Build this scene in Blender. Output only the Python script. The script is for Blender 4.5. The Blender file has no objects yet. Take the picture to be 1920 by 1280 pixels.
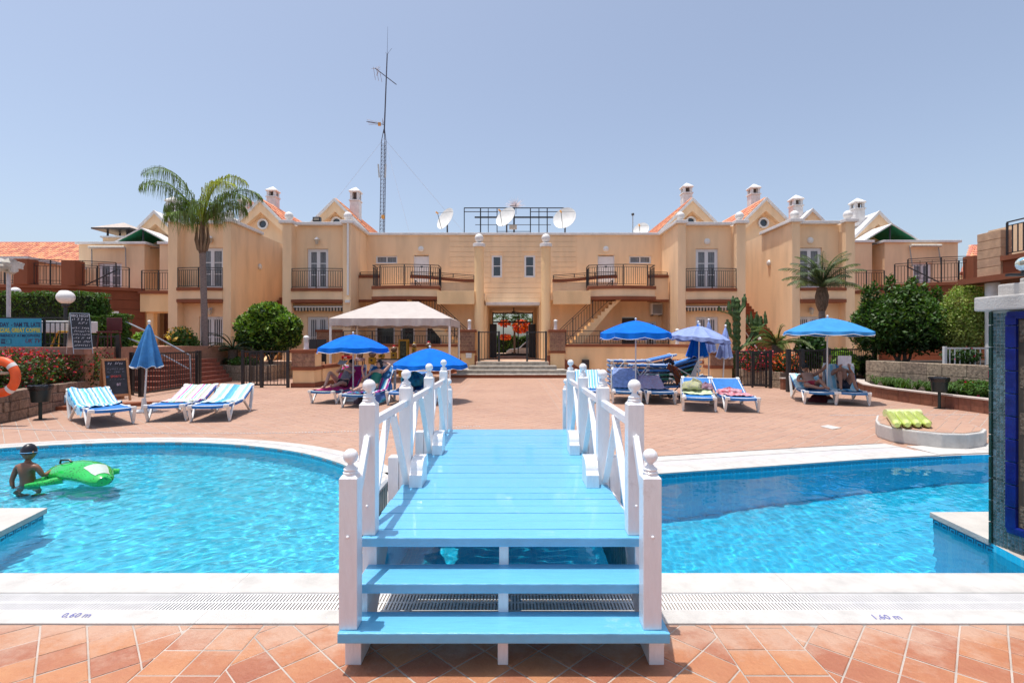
import bpy, bmesh, math, random
import numpy as np
from mathutils import Vector, Matrix, noise
from mathutils.geometry import tessellate_polygon

R = math.radians
PI = math.pi
rnd = random.Random(7)
sc = bpy.context.scene
COL = sc.collection

# ---------------------------------------------------------------- camera, sky, sun, exposure
cam = bpy.data.cameras.new("camera")
cam_o = bpy.data.objects.new("camera", cam)
COL.objects.link(cam_o)
sc.camera = cam_o
cam.sensor_width = 36.0
cam.lens = 18.375
cam.clip_end = 4000
cam_o.location = (0, 0, 1.6)
cam_o.rotation_euler = (R(90), 0, 0)

world = bpy.data.worlds.new("World")
sc.world = world
world.use_nodes = True
wn = world.node_tree
SUN_EL, SUN_AZ = 80.6, -94.0            # sun from the left and a touch behind the pool side
sky = wn.nodes.new("ShaderNodeTexSky")
sky.sky_type = 'NISHITA'
sky.sun_disc = False
sky.sun_elevation = R(SUN_EL)
sky.sun_rotation = R(-86)
sky.altitude = 0
sky.air_density = 1.0
sky.dust_density = 2.5
sky.ozone_density = 3.0
bg = wn.nodes['Background']
hz = wn.nodes.new('ShaderNodeHueSaturation')
hz.inputs['Saturation'].default_value = 0.78
wn.links.new(sky.outputs[0], hz.inputs['Color'])
wn.links.new(hz.outputs[0], bg.inputs[0])
bg.inputs[1].default_value = 0.084

sun = bpy.data.lights.new("sun", 'SUN')
sun.energy = 2.0
sun.angle = R(0.5)
sun.color = (1.0, 0.955, 0.89)
sun_o = bpy.data.objects.new("sun", sun)
COL.objects.link(sun_o)
sun_dir = Vector((0.158, -0.01, -1.0)).normalized()     # direction the light travels
sun_o.rotation_euler = sun_dir.to_track_quat('-Z', 'Y').to_euler()
sun.cycles.is_caustics_light = True

sc.view_settings.view_transform = 'Standard'
sc.view_settings.look = 'None'
sc.view_settings.gamma = 1
sc.view_settings.use_curve_mapping = False
sc.view_settings.exposure = 1.12
sc.render.engine = 'CYCLES'
sc.cycles.max_bounces = 10
sc.cycles.transparent_max_bounces = 12
sc.cycles.caustics_reflective = False
sc.cycles.use_denoising = True

F = 980.0
def P(x, y, Y):
    "point of the place at depth Y seen at pixel (x, y) of the photograph"
    return ((x - 960) * Y / F, Y, 1.6 - (y - 640) * Y / F)
def G(x, y, z=0.0):
    Y = (1.6 - z) * F / (y - 640)
    return ((x - 960) * Y / F, Y, z)

# ---------------------------------------------------------------- materials
MATS = {}
def mat(name, col, rough=0.6, var=0.12, scale=6.0, bump=0.0, bscale=60.0, metal=0.0, spec=0.5,
        col2=None, attr=None, rand=0.0, stretch=(1, 1, 1), coat=0.0, trans=0.0, alpha=None, wear=None):
    if name in MATS:
        return MATS[name]
    m = bpy.data.materials.new(name)
    m.use_nodes = True
    nt = m.node_tree
    N, L = nt.nodes, nt.links
    b = N['Principled BSDF']
    b.inputs['Roughness'].default_value = rough
    b.inputs['Metallic'].default_value = metal
    b.inputs['Specular IOR Level'].default_value = spec
    if coat: b.inputs['Coat Weight'].default_value = coat
    tc = N.new('ShaderNodeTexCoord')
    mp = N.new('ShaderNodeMapping')
    mp.inputs['Scale'].default_value = stretch
    L.new(tc.outputs['Object'], mp.inputs[0])
    vec = mp.outputs[0]
    n1 = N.new('ShaderNodeTexNoise')
    n1.inputs['Scale'].default_value = scale
    n1.inputs['Detail'].default_value = 6
    n1.inputs['Roughness'].default_value = 0.65
    L.new(vec, n1.inputs['Vector'])
    rmp = N.new('ShaderNodeMapRange')
    rmp.inputs['From Min'].default_value = 0.3
    rmp.inputs['From Max'].default_value = 0.7
    L.new(n1.outputs['Fac'], rmp.inputs['Value'])
    mx = N.new('ShaderNodeMix'); mx.data_type = 'RGBA'
    c2 = col2 or tuple(c * (1 - 2 * var) for c in col)
    c1 = col if col2 else tuple(min(1, c * (1 + var)) for c in col)
    mx.inputs['A'].default_value = (*c1, 1)
    mx.inputs['B'].default_value = (*c2, 1)
    L.new(rmp.outputs[0], mx.inputs['Factor'])
    out = mx.outputs['Result']
    if attr or rand:
        hs = N.new('ShaderNodeHueSaturation')
        L.new(out, hs.inputs['Color'])
        if attr:
            a = N.new('ShaderNodeAttribute'); a.attribute_name = attr
            src = a.outputs['Fac']
        else:
            a = N.new('ShaderNodeObjectInfo'); src = a.outputs['Random']
        mr = N.new('ShaderNodeMapRange')
        k = rand or 0.3
        mr.inputs['To Min'].default_value = 1 - k
        mr.inputs['To Max'].default_value = 1 + k
        L.new(src, mr.inputs['Value'])
        L.new(mr.outputs[0], hs.inputs['Value'])
        mh = N.new('ShaderNodeMath'); mh.operation = 'MULTIPLY_ADD'
        mh.inputs[1].default_value = 0.03 * k / 0.3; mh.inputs[2].default_value = 0.5 - 0.015 * k / 0.3
        L.new(src, mh.inputs[0]); L.new(mh.outputs[0], hs.inputs['Hue'])
        out = hs.outputs[0]
    if wear:
        nw = N.new('ShaderNodeTexNoise'); nw.inputs['Scale'].default_value = 3.1; nw.inputs['Detail'].default_value = 12; nw.inputs['Roughness'].default_value = 0.78
        L.new(tc.outputs['Object'], nw.inputs['Vector'])
        wr = N.new('ShaderNodeMapRange'); wr.inputs['From Min'].default_value = 0.60; wr.inputs['From Max'].default_value = 0.70; wr.inputs['To Max'].default_value = 0.55
        L.new(nw.outputs['Fac'], wr.inputs['Value'])
        wm = N.new('ShaderNodeMix'); wm.data_type = 'RGBA'; wm.inputs['B'].default_value = (*wear, 1)
        L.new(wr.outputs[0], wm.inputs['Factor']); L.new(out, wm.inputs['A']); out = wm.outputs['Result']
        ru = N.new('ShaderNodeMapRange'); ru.inputs['To Min'].default_value = rough; ru.inputs['To Max'].default_value = min(1, rough + .4)
        L.new(wr.outputs[0], ru.inputs['Value']); L.new(ru.outputs[0], b.inputs['Roughness'])
    L.new(out, b.inputs['Base Color'])
    if trans:
        b.inputs['Transmission Weight'].default_value = trans
    if bump:
        n2 = N.new('ShaderNodeTexNoise')
        n2.inputs['Scale'].default_value = bscale
        n2.inputs['Detail'].default_value = 4
        L.new(vec, n2.inputs['Vector'])
        bp = N.new('ShaderNodeBump')
        bp.inputs['Strength'].default_value = bump
        bp.inputs['Distance'].default_value = 0.02
        L.new(n2.outputs['Fac'], bp.inputs['Height'])
        L.new(bp.outputs[0], b.inputs['Normal'])
    MATS[name] = m
    return m

def leafmat(name, col, rough=0.5, tr=0.35):
    "foliage: per-leaf tint and some light through the leaf"
    if name in MATS: return MATS[name]
    m = mat(name, col, rough, var=0.25, scale=3, attr='tint', rand=0.45, spec=0.4)
    nt = m.node_tree; N, L = nt.nodes, nt.links
    b = N['Principled BSDF']
    tl = N.new('ShaderNodeBsdfTranslucent')
    src = b.inputs['Base Color'].links[0].from_socket
    g = N.new('ShaderNodeMix'); g.data_type = 'RGBA'; g.blend_type = 'MULTIPLY'; g.inputs['Factor'].default_value = 1
    L.new(src, g.inputs['A']); g.inputs['B'].default_value = (1.2, 1.25, 0.6, 1)
    L.new(g.outputs['Result'], tl.inputs['Color'])
    ms = N.new('ShaderNodeMixShader'); ms.inputs[0].default_value = tr
    L.new(b.outputs[0], ms.inputs[1]); L.new(tl.outputs[0], ms.inputs[2])
    L.new(ms.outputs[0], N['Material Output'].inputs[0])
    return m

def stucco(name, col, stain=0.11):
    "painted render: fine grain, broad weathering"
    if name in MATS: return MATS[name]
    m = mat(name, col, 0.85, var=0.035, scale=90, bump=0.35, bscale=140, spec=0.25)
    nt = m.node_tree; N, L = nt.nodes, nt.links
    b = N['Principled BSDF']
    src = b.inputs['Base Color'].links[0].from_socket
    tc = N['Texture Coordinate']
    mp = N.new('ShaderNodeMapping'); mp.inputs['Scale'].default_value = (1.3, 1.3, 0.35)
    L.new(tc.outputs['Object'], mp.inputs[0])
    n = N.new('ShaderNodeTexNoise'); n.inputs['Scale'].default_value = 1.1; n.inputs['Detail'].default_value = 7
    L.new(mp.outputs[0], n.inputs['Vector'])
    r = N.new('ShaderNodeMapRange'); r.inputs['From Min'].default_value = 0.42; r.inputs['From Max'].default_value = 0.75
    L.new(n.outputs['Fac'], r.inputs['Value'])
    x = N.new('ShaderNodeMix'); x.data_type = 'RGBA'
    L.new(src, x.inputs['A']); x.inputs['B'].default_value = (*[c * (1 - 2 * stain) for c in col], 1)
    L.new(r.outputs[0], x.inputs['Factor'])
    L.new(x.outputs['Result'], b.inputs['Base Color'])
    return m

TAN = stucco('peach_render', (0.93, 0.665, 0.42))
TAN2 = stucco('yellow_peach_render', (0.93, 0.64, 0.35))
BROWN = stucco('brown_paint', (0.27, 0.092, 0.048), 0.12)
DRUM = stucco('russet_paint', (0.22, 0.070, 0.035), 0.10)
WHITE = mat('white_paint_wall', (0.76, 0.74, 0.72), 0.6, var=0.09, scale=4, bump=0.15, bscale=80)
GLOSSW = mat('gloss_white_paint', (0.80, 0.79, 0.80), 0.30, var=0.03, scale=18, bump=0.22, bscale=26, coat=0.3, stretch=(2.5, 2.5, .5), wear=(.55, .50, .46))
BLUEP = mat('sky_blue_deck_paint', (0.145, 0.485, 0.755), 0.30, var=0.06, scale=9, bump=0.22, bscale=34, stretch=(.7, 9, 1), coat=0.35, rand=0.05, wear=(0.42, 0.62, 0.78))
BLACK = mat('black_metal_paint', (0.022, 0.023, 0.027), 0.45, var=0.2, scale=20)
DMETAL = mat('dark_grey_metal', (0.05, 0.05, 0.055), 0.4, var=0.1, metal=0.3)
SILVER = mat('brushed_steel', (0.55, 0.55, 0.56), 0.35, var=0.08, metal=0.8)
PVC = mat('white_plastic', (0.78, 0.77, 0.75), 0.42, var=0.05, scale=12)
UPVC = mat('white_window_frame', (0.78, 0.78, 0.80), 0.35, var=0.03)
GLASS = mat('dark_window_glass', (0.03, 0.036, 0.045), 0.05, var=0.2, scale=1.5, spec=0.9)
CURT = mat('grey_curtain', (0.35, 0.37, 0.40), 0.9, var=0.25, scale=9, stretch=(6, 6, 0.4))
SLING = mat('blue_sling_fabric', (0.012, 0.17, 0.52), 0.6, var=0.12, scale=7, bump=0.2, bscale=200)
SLING2 = mat('faded_blue_sling_fabric', (0.02, 0.16, 0.40), 0.65, var=0.18, scale=6, bump=0.2, bscale=200)
UMB = mat('royal_blue_canvas', (0.002, 0.15, 0.66), 0.9, spec=.2, var=0.12, scale=3, bump=0.15, bscale=250)
UMBL = mat('light_blue_canvas', (0.05, 0.27, 0.62), 0.9, spec=.2, var=0.10, scale=3, bump=0.15, bscale=250)
UMBV = mat('faded_lavender_canvas', (0.25, 0.33, 0.62), 0.75, var=0.12, scale=4, bump=0.15, bscale=250)
UMBC = mat('weathered_blue_canvas', (0.04, 0.20, 0.46), 0.75, var=0.15, scale=5, bump=0.15, bscale=250)
WOOD = mat('orange_pine', (0.45, 0.20, 0.085), 0.55, var=0.25, scale=10, stretch=(8, 8, 1))
BARK = mat('grey_bark', (0.16, 0.12, 0.09), 0.9, var=0.3, scale=14, bump=0.8, bscale=30, stretch=(1, 1, 3))
STONE = mat('pinkish_stone', (0.30, 0.205, 0.15), 0.9, var=0.3, scale=16, bump=0.9, bscale=35, rand=0.12)
STONEG = mat('grey_stone', (0.37, 0.285, 0.205), 0.9, var=0.32, scale=14, bump=0.9, bscale=30, rand=0.12)
SOIL = mat('dark_soil', (0.045, 0.03, 0.02), 0.95, var=0.4, scale=20, bump=0.8)
G_MID = leafmat('leaf_mid_green', (0.075, 0.150, 0.022))
G_DARK = leafmat('leaf_dark_green', (0.036, 0.088, 0.016))
G_BRIGHT = leafmat('leaf_bright_green', (0.19, 0.32, 0.035))
G_PALE = leafmat('leaf_pale_variegated', (0.42, 0.48, 0.13))
G_PALM = leafmat('leaf_palm_green', (0.16, 0.235, 0.055))
G_PALMY = leafmat('leaf_palm_yellowing', (0.40, 0.44, 0.06))
F_RED = leafmat('flower_red', (0.62, 0.02, 0.06), tr=0.2)
F_ORANGE = leafmat('flower_orange', (0.85, 0.12, 0.02), tr=0.2)
F_YEL = leafmat('flower_yellow', (0.80, 0.50, 0.06), tr=0.2)

# ---------------------------------------------------------------- mesh building
WL = {}          # world location of every empty / thing used as parent
def tag(o, label=None, cat=None, group=None, kind=None):
    if label: o['label'] = label
    if cat: o['category'] = cat
    if group: o['group'] = group
    if kind: o['kind'] = kind
    return o
def thing(name, label, cat, loc=(0, 0, 0), rz=0.0, group=None):
    o = bpy.data.objects.new(name, None)
    o.empty_display_size = 0.2
    o.location = loc
    o.rotation_euler = (0, 0, rz)
    COL.objects.link(o)
    WL[o.name] = Vector(loc)
    return tag(o, label, cat, group)

class MB:
    def __init__(s):
        s.v = []; s.f = []
    def add(s, vs, fs):
        n = len(s.v)
        s.v.extend(vs)
        s.f.extend([tuple(i + n for i in f) for f in fs])
        return s
    def box(s, x0, x1, y0, y1, z0, z1):
        v = [(x, y, z) for z in (z0, z1) for y in (y0, y1) for x in (x0, x1)]
        return s.add(v, [(0, 2, 3, 1), (4, 5, 7, 6), (0, 1, 5, 4), (2, 6, 7, 3), (0, 4, 6, 2), (1, 3, 7, 5)])
    def beam(s, p0, p1, w, h, up=(0, 0, 1)):
        "box of section w x h from p0 to p1"
        p0, p1 = Vector(p0), Vector(p1)
        d = (p1 - p0).normalized()
        u = Vector(up)
        if abs(d.dot(u)) > 0.99: u = Vector((0, 1, 0))
        a = d.cross(u).normalized(); b = a.cross(d).normalized()
        v = []
        for p in (p0, p1):
            for sa, sb in ((-1, -1), (1, -1), (1, 1), (-1, 1)):
                v.append(tuple(p + a * sa * w / 2 + b * sb * h / 2))
        return s.add(v, [(0, 1, 2, 3), (7, 6, 5, 4), (0, 4, 5, 1), (1, 5, 6, 2), (2, 6, 7, 3), (3, 7, 4, 0)])
    def tube(s, pts, r, n=8, cap=True):
        pts = [Vector(p) for p in pts]
        rs = r if isinstance(r, (list, tuple)) else [r] * len(pts)
        v = []; ref = None
        for i, p in enumerate(pts):
            d = (pts[min(i + 1, len(pts) - 1)] - pts[max(i - 1, 0)]).normalized()
            if ref is None:
                ref = Vector((0, 0, 1)) if abs(d.z) < 0.9 else Vector((1, 0, 0))
            a = d.cross(ref).normalized(); b = a.cross(d).normalized(); ref = b
            for k in range(n):
                t = 2 * PI * k / n
                v.append(tuple(p + (a * math.cos(t) + b * math.sin(t)) * rs[i]))
        f = []
        for i in range(len(pts) - 1):
            for k in range(n):
                k2 = (k + 1) % n
                f.append((i * n + k, i * n + k2, (i + 1) * n + k2, (i + 1) * n + k))
        if cap:
            f.append(tuple(range(n))[::-1]); f.append(tuple((len(pts) - 1) * n + k for k in range(n)))
        return s.add(v, f)
    def lathe(s, c, prof, n=16):
        "prof: list of (r, z) from bottom to top round the vertical through c"
        v = []; f = []
        for r, z in prof:
            for k in range(n):
                t = 2 * PI * k / n
                v.append((c[0] + r * math.cos(t), c[1] + r * math.sin(t), c[2] + z))
        for i in range(len(prof) - 1):
            for k in range(n):
                k2 = (k + 1) % n
                f.append((i * n + k, i * n + k2, (i + 1) * n + k2, (i + 1) * n + k))
        f.append(tuple(range(n))[::-1]); f.append(tuple((len(prof) - 1) * n + k for k in range(n)))
        return s.add(v, f)
    def ball(s, c, r, n=16, m=10, sz=1.0):
        return s.lathe(c, [(max(1e-4, r * math.sin(PI * i / m)), -r * sz * math.cos(PI * i / m)) for i in range(m + 1)], n)
    def prism(s, poly, z0, z1):
        n = len(poly)
        v = [(x, y, z0) for x, y in poly] + [(x, y, z1) for x, y in poly]
        f = [tuple(range(n))[::-1], tuple(range(n, 2 * n))]
        f += [(i, (i + 1) % n, n + (i + 1) % n, n + i) for i in range(n)]
        return s.add(v, f)
    def prism_x(s, poly, x0, x1):
        "poly in (y, z), extruded along x"
        n = len(poly)
        v = [(x0, y, z) for y, z in poly] + [(x1, y, z) for y, z in poly]
        f = [tuple(range(n))[::-1], tuple(range(n, 2 * n))]
        f += [(i, (i + 1) % n, n + (i + 1) % n, n + i) for i in range(n)]
        return s.add(v, f)
    def prism_y(s, poly, y0, y1):
        "poly in (x, z), extruded along y"
        n = len(poly)
        v = [(x, y0, z) for x, z in poly] + [(x, y1, z) for x, z in poly]
        f = [tuple(range(n))[::-1], tuple(range(n, 2 * n))]
        f += [(i, (i + 1) % n, n + (i + 1) % n, n + i) for i in range(n)]
        return s.add(v, f)
    def strip(s, rows):
        "rows of points (same count) joined with quads"
        n = len(rows[0]); v = [tuple(p) for r in rows for p in r]
        f = []
        for i in range(len(rows) - 1):
            for k in range(n - 1):
                f.append((i * n + k, i * n + k + 1, (i + 1) * n + k + 1, (i + 1) * n + k))
        return s.add(v, f)
    def slab_strip(s, rows, t):
        "a sheet given by rows, with thickness t downwards along the mean normal"
        n = len(rows[0]); m = len(rows)
        top = [[Vector(p) for p in r] for r in rows]
        bot = [[p - Vector((0, 0, t)) for p in r] for r in top]
        s.strip(top); s.strip(bot)
        edge = [(0, k) for k in range(n)] + [(i, n - 1) for i in range(1, m)] + [(m - 1, k) for k in range(n - 2, -1, -1)] + [(i, 0) for i in range(m - 2, 0, -1)]
        a = [top[i][k] for i, k in edge]; b = [bot[i][k] for i, k in edge]
        a.append(a[0]); b.append(b[0])
        return s.strip([a, b])
    def build(s, name, m, parent=None, smooth=False, bevel=0.0, local=False, loc=None, mods=None, tint=None, kind=None, solid=0.0):
        me = bpy.data.meshes.new(name)
        off = Vector((0, 0, 0))
        if not local:
            if parent is not None: off = WL.get(parent.name, Vector((0, 0, 0)))
            elif loc is not None: off = Vector(loc)
            elif s.v:
                a = np.array(s.v); off = Vector(((a[:, 0].min() + a[:, 0].max()) / 2, (a[:, 1].min() + a[:, 1].max()) / 2, a[:, 2].min()))
        vs = [(x - off.x, y - off.y, z - off.z) for x, y, z in s.v]
        me.from_pydata(vs, [], s.f)
        if m is not None: me.materials.append(m)
        if tint is not None:
            at = me.attributes.new('tint', 'FLOAT', 'FACE'); at.data.foreach_set('value', tint)
        if bevel or len(s.f) < 60000:
            bm = bmesh.new(); bm.from_mesh(me)
            if bevel:
                bmesh.ops.remove_doubles(bm, verts=bm.verts, dist=1e-5)
            bmesh.ops.recalc_face_normals(bm, faces=bm.faces)
            if bevel:
                es = [e for e in bm.edges if len(e.link_faces) == 2 and e.calc_face_angle(0) > 0.5]
                bmesh.ops.bevel(bm, geom=es, offset=bevel, segments=2, affect='EDGES', profile=0.6, clamp_overlap=True)
            bm.to_mesh(me); bm.free()
        if smooth:
            me.polygons.foreach_set('use_smooth', [True] * len(me.polygons))
        elif bevel:
            pass
        me.update()
        o = bpy.data.objects.new(name, me)
        COL.objects.link(o)
        if parent is not None:
            o.parent = parent
            WL[o.name] = WL.get(parent.name, Vector((0, 0, 0)))
        else:
            o.location = off
            WL[o.name] = off
        if smooth:
            try:
                me.set_sharp_from_angle(angle=R(40))
            except Exception:
                pass
        if kind: o['kind'] = kind
        return o

def box(name, m, parent, x0, x1, y0, y1, z0, z1, bevel=0.0, **k):
    return MB().box(x0, x1, y0, y1, z0, z1).build(name, m, parent, bevel=bevel, **k)

def copy_tree(o, parent=None):
    c = o.copy()
    COL.objects.link(c)
    c.parent = parent
    for ch in o.children:
        copy_tree(ch, c)
    return c

def inst(o, name, parent, loc=(0, 0, 0), rz=0.0, scale=None):
    "another object with the mesh of o"
    c = bpy.data.objects.new(name, o.data)
    COL.objects.link(c); c.parent = parent
    c.location = loc; c.rotation_euler = (0, 0, rz)
    if scale: c.scale = scale
    return c

def text(name, s, m, parent, mtx, size, thick=0.004, align='LEFT', sx=1.0, bold=0.0, shear=0.0):
    cu = bpy.data.curves.new(name, 'FONT')
    cu.body = s; cu.size = size; cu.extrude = thick; cu.align_x = align; cu.offset = bold; cu.shear = shear
    cu.resolution_u = 2
    tmp = bpy.data.objects.new(name, cu); COL.objects.link(tmp)
    dg = bpy.context.evaluated_depsgraph_get()
    me = bpy.data.meshes.new_from_object(tmp.evaluated_get(dg))
    bpy.data.objects.remove(tmp); bpy.data.curves.remove(cu)
    off = WL.get(parent.name, Vector((0, 0, 0))) if parent is not None else Vector((0, 0, 0))
    me.transform(Matrix.Translation(-off) @ mtx @ Matrix.Diagonal((sx, 1, 1, 1)))
    me.materials.clear(); me.materials.append(m)
    o = bpy.data.objects.new(name, me); COL.objects.link(o); o.parent = parent
    return o

def frame3(o, ux, uy):
    "matrix with origin o, x axis ux, y axis uy"
    ux = Vector(ux).normalized(); uz = ux.cross(Vector(uy)).normalized(); uy = uz.cross(ux)
    M = Matrix((ux, uy, uz)).transposed().to_4x4(); M.translation = Vector(o)
    return M

# ================================================================ SETTING: ground, paving, pools
CX, CY, CR = -5.6, 3.65, 4.62            # the round pool
NEAR = 3.57
def circ(r, a0, a1, n):
    return [(CX + r * math.cos(R(a0 + (a1 - a0) * i / n)), CY + r * math.sin(R(a0 + (a1 - a0) * i / n))) for i in range(n + 1)]

XB = -1.15                                # barrier between the pools
# round pool outline (counter-clockwise): along the near edge, up the arc, then the island at the left
a_start = math.degrees(math.asin((4.84 - CY) / CR))
pool_l = [(-4.05, NEAR), (XB - 0.02, NEAR), (XB - 0.02, 4.83)] + circ(CR, a_start, 163.9, 44) + [(-4.41, 4.92), (-4.27, 4.36)]
# far edge of the deep pool, left to right
def far_y(x): return 5.86 + 0.252 * x if x < 4.8 else 7.07 + 0.12 * (x - 4.8)
far_pts = [(11.0, 7.9), (6.33, 7.36), (4.9, 7.09), (1.8, 6.30), (0.0, 5.86), (XB + 0.02, 5.57)]
pool_r = [(XB + 0.02, NEAR), (3.70, NEAR), (3.81, 4.16), (3.87, 4.80), (11.0, 4.95)] + far_pts

def fill_holes(name, outer, holes, z, m, parent=None, kind='structure'):
    loops = [[Vector((x, y, 0)) for x, y in outer]] + [[Vector((x, y, 0)) for x, y in h] for h in holes]
    tri = tessellate_polygon(loops)
    vs = [p for l in loops for p in l]
    me = bpy.data.meshes.new(name)
    me.from_pydata([(p.x, p.y, 0) for p in vs], [], [tuple(t) for t in tri])
    bm = bmesh.new(); bm.from_mesh(me); bmesh.ops.recalc_face_normals(bm, faces=bm.faces)
    if bm.faces and sum(f.normal.z for f in bm.faces) < 0:
        bmesh.ops.reverse_faces(bm, faces=bm.faces)
    bm.to_mesh(me); bm.free()
    me.materials.append(m)
    o = bpy.data.objects.new(name, me); COL.objects.link(o)
    o.location.z = z
    if parent: o.parent = parent
    if kind: o['kind'] = kind
    WL[o.name] = Vector((0, 0, z))
    return o

GROUT = mat('pale_grout', (0.46, 0.395, 0.345), 0.9, var=0.15, scale=3, bump=0.3)
ground = fill_holes('ground', [(-900, -60), (900, -60), (900, 1800), (-900, 1800)], [[(-26, -12), (26, -12), (26, 30), (-26, 30)]],
                    -0.03, mat('dry_earth', (0.34, 0.24, 0.16), 0.95, var=0.2, scale=0.5, bump=0.4))
patio = fill_holes('patio', [(-26.2, -12.2), (26.2, -12.2), (26.2, 30.2), (-26.2, 30.2)], [pool_l, pool_r], -0.004, GROUT)

# terracotta: fired-clay colour, pale bloom where the splash water dries near the coping
def tile_mat(name, attr, c1=(0.365, 0.140, 0.074), c2=(0.315, 0.105, 0.058)):
    m = mat(name, c1, 0.55, var=0.12, scale=7, bump=0.35, bscale=40, rand=0.15, attr=attr,
            col2=c2)
    nt = m.node_tree; N, L = nt.nodes, nt.links
    b = N['Principled BSDF']
    src = b.inputs['Base Color'].links[0].from_socket
    geo = N.new('ShaderNodeNewGeometry')
    sp = N.new('ShaderNodeSeparateXYZ'); L.new(geo.outputs['Position'], sp.inputs[0])
    mr = N.new('ShaderNodeMapRange'); mr.inputs['From Min'].default_value = 2.50; mr.inputs['From Max'].default_value = 3.0
    L.new(sp.outputs['Y'], mr.inputs['Value'])
    n = N.new('ShaderNodeTexNoise'); n.inputs['Scale'].default_value = 4.5; n.inputs['Detail'].default_value = 8; n.inputs['Roughness'].default_value = 0.7
    L.new(geo.outputs['Position'], n.inputs['Vector'])
    ml = N.new('ShaderNodeMath'); ml.operation = 'MULTIPLY'; L.new(mr.outputs[0], ml.inputs[0]); ml.inputs[1].default_value = 0.42
    ad = N.new('ShaderNodeMath'); ad.operation = 'ADD'; L.new(ml.outputs[0], ad.inputs[0]); L.new(n.outputs['Fac'], ad.inputs[1])
    r2 = N.new('ShaderNodeMapRange'); r2.inputs['From Min'].default_value = 0.60; r2.inputs['From Max'].default_value = 0.86; r2.inputs['To Max'].default_value = 0.75
    L.new(ad.outputs[0], r2.inputs['Value'])
    x = N.new('ShaderNodeMix'); x.data_type = 'RGBA'; L.new(src, x.inputs['A']); x.inputs['B'].default_value = (0.50, 0.33, 0.24, 1)
    L.new(r2.outputs[0], x.inputs['Factor'])
    # broad dirt and traffic stains
    n3 = N.new('ShaderNodeTexNoise'); n3.inputs['Scale'].default_value = 0.55; n3.inputs['Detail'].default_value = 9; n3.inputs['Roughness'].default_value = 0.68
    L.new(geo.outputs['Position'], n3.inputs['Vector'])
    r3 = N.new('ShaderNodeMapRange'); r3.inputs['From Min'].default_value = 0.40; r3.inputs['From Max'].default_value = 0.72; r3.inputs['To Max'].default_value = 0.55
    L.new(n3.outputs['Fac'], r3.inputs['Value'])
    x3 = N.new('ShaderNodeMix'); x3.data_type = 'RGBA'; x3.blend_type = 'MULTIPLY'; L.new(x.outputs['Result'], x3.inputs['A']); x3.inputs['B'].default_value = (0.72, 0.66, 0.66, 1)
    L.new(r3.outputs[0], x3.inputs['Factor']); L.new(x3.outputs['Result'], b.inputs['Base Color'])
    return m
TILE1 = tile_mat('terracotta_tile_single', None, (0.425, 0.182, 0.090), (0.375, 0.138, 0.068))
TILE2 = tile_mat('terracotta_tile_field', 'tint')

def clip(poly, nx, ny, d):
    "keep the side nx*x + ny*y <= d"
    out = []
    for i in range(len(poly)):
        a, b = poly[i], poly[(i + 1) % len(poly)]
        da, db = nx * a[0] + ny * a[1] - d, nx * b[0] + ny * b[1] - d
        if da <= 0: out.append(a)
        if (da < 0 < db) or (db < 0 < da):
            t = da / (da - db); out.append((a[0] + t * (b[0] - a[0]), a[1] + t * (b[1] - a[1])))
    return out
def area(p):
    return 0.5 * abs(sum(p[i][0] * p[(i + 1) % len(p)][1] - p[(i + 1) % len(p)][0] * p[i][1] for i in range(len(p))))
def inset(poly, g):
    cx = sum(p[0] for p in poly) / len(poly); cy = sum(p[1] for p in poly) / len(poly)
    out = []
    for x, y in poly:
        d = math.hypot(x - cx, y - cy) + 1e-6
        k = max(0, 1 - g * 1.35 / d)
        out.append((cx + (x - cx) * k, cy + (y - cy) * k))
    return out
def cells(x0, x1, y0, y1, ang, size=0.2, off=(0, 0)):
    "tiles of a rotated square grid clipped to a rectangle"
    c, s = math.cos(ang), math.sin(ang)
    cx, cy = (x0 + x1) / 2, (y0 + y1) / 2
    rad = math.hypot(x1 - x0, y1 - y0) / 2 + size
    n = int(rad / size) + 2
    res = []
    for i in range(-n, n):
        for j in range(-n, n):
            u, v = (i + off[0]) * size, (j + off[1]) * size
            q = [(cx + (u + a) * c - (v + b) * s, cy + (u + a) * s + (v + b) * c) for a, b in ((0, 0), (size, 0), (size, size), (0, size))]
            mx = sum(p[0] for p in q) / 4; my = sum(p[1] for p in q) / 4
            if mx < x0 - size or mx > x1 + size or my < y0 - size or my > y1 + size: continue
            for nx, ny, d in ((1, 0, x1), (-1, 0, -x0), (0, 1, y1), (0, -1, -y0)):
                if q: q = clip(q, nx, ny, d)
            if len(q) >= 3 and area(q) > 0.0008: res.append(q)
    return res
def tile_geo(mb, q, z, wob=0.0015, g=0.0045):
    o = inset(q, g); i2 = inset(q, g + 0.004)
    n = len(q); b = len(mb.v)
    dz = rnd.uniform(-wob, wob); tx = rnd.uniform(-.006, .006); ty = rnd.uniform(-.006, .006)
    cx = sum(p[0] for p in q) / n; cy = sum(p[1] for p in q) / n
    zz = lambda x, y: z + dz + (x - cx) * tx + (y - cy) * ty
    vs = [(x, y, z - 0.012) for x, y in o] + [(x, y, zz(x, y) - 0.0025) for x, y in o] + [(x, y, zz(x, y)) for x, y in i2]
    fs = [(k, (k + 1) % n, n + (k + 1) % n, n + k) for k in range(n)] + [(n + k, n + (k + 1) % n, 2 * n + (k + 1) % n, 2 * n + k) for k in range(n)] + [tuple(range(2 * n, 3 * n))]
    mb.add(vs, fs)
    return len(fs)

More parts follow.
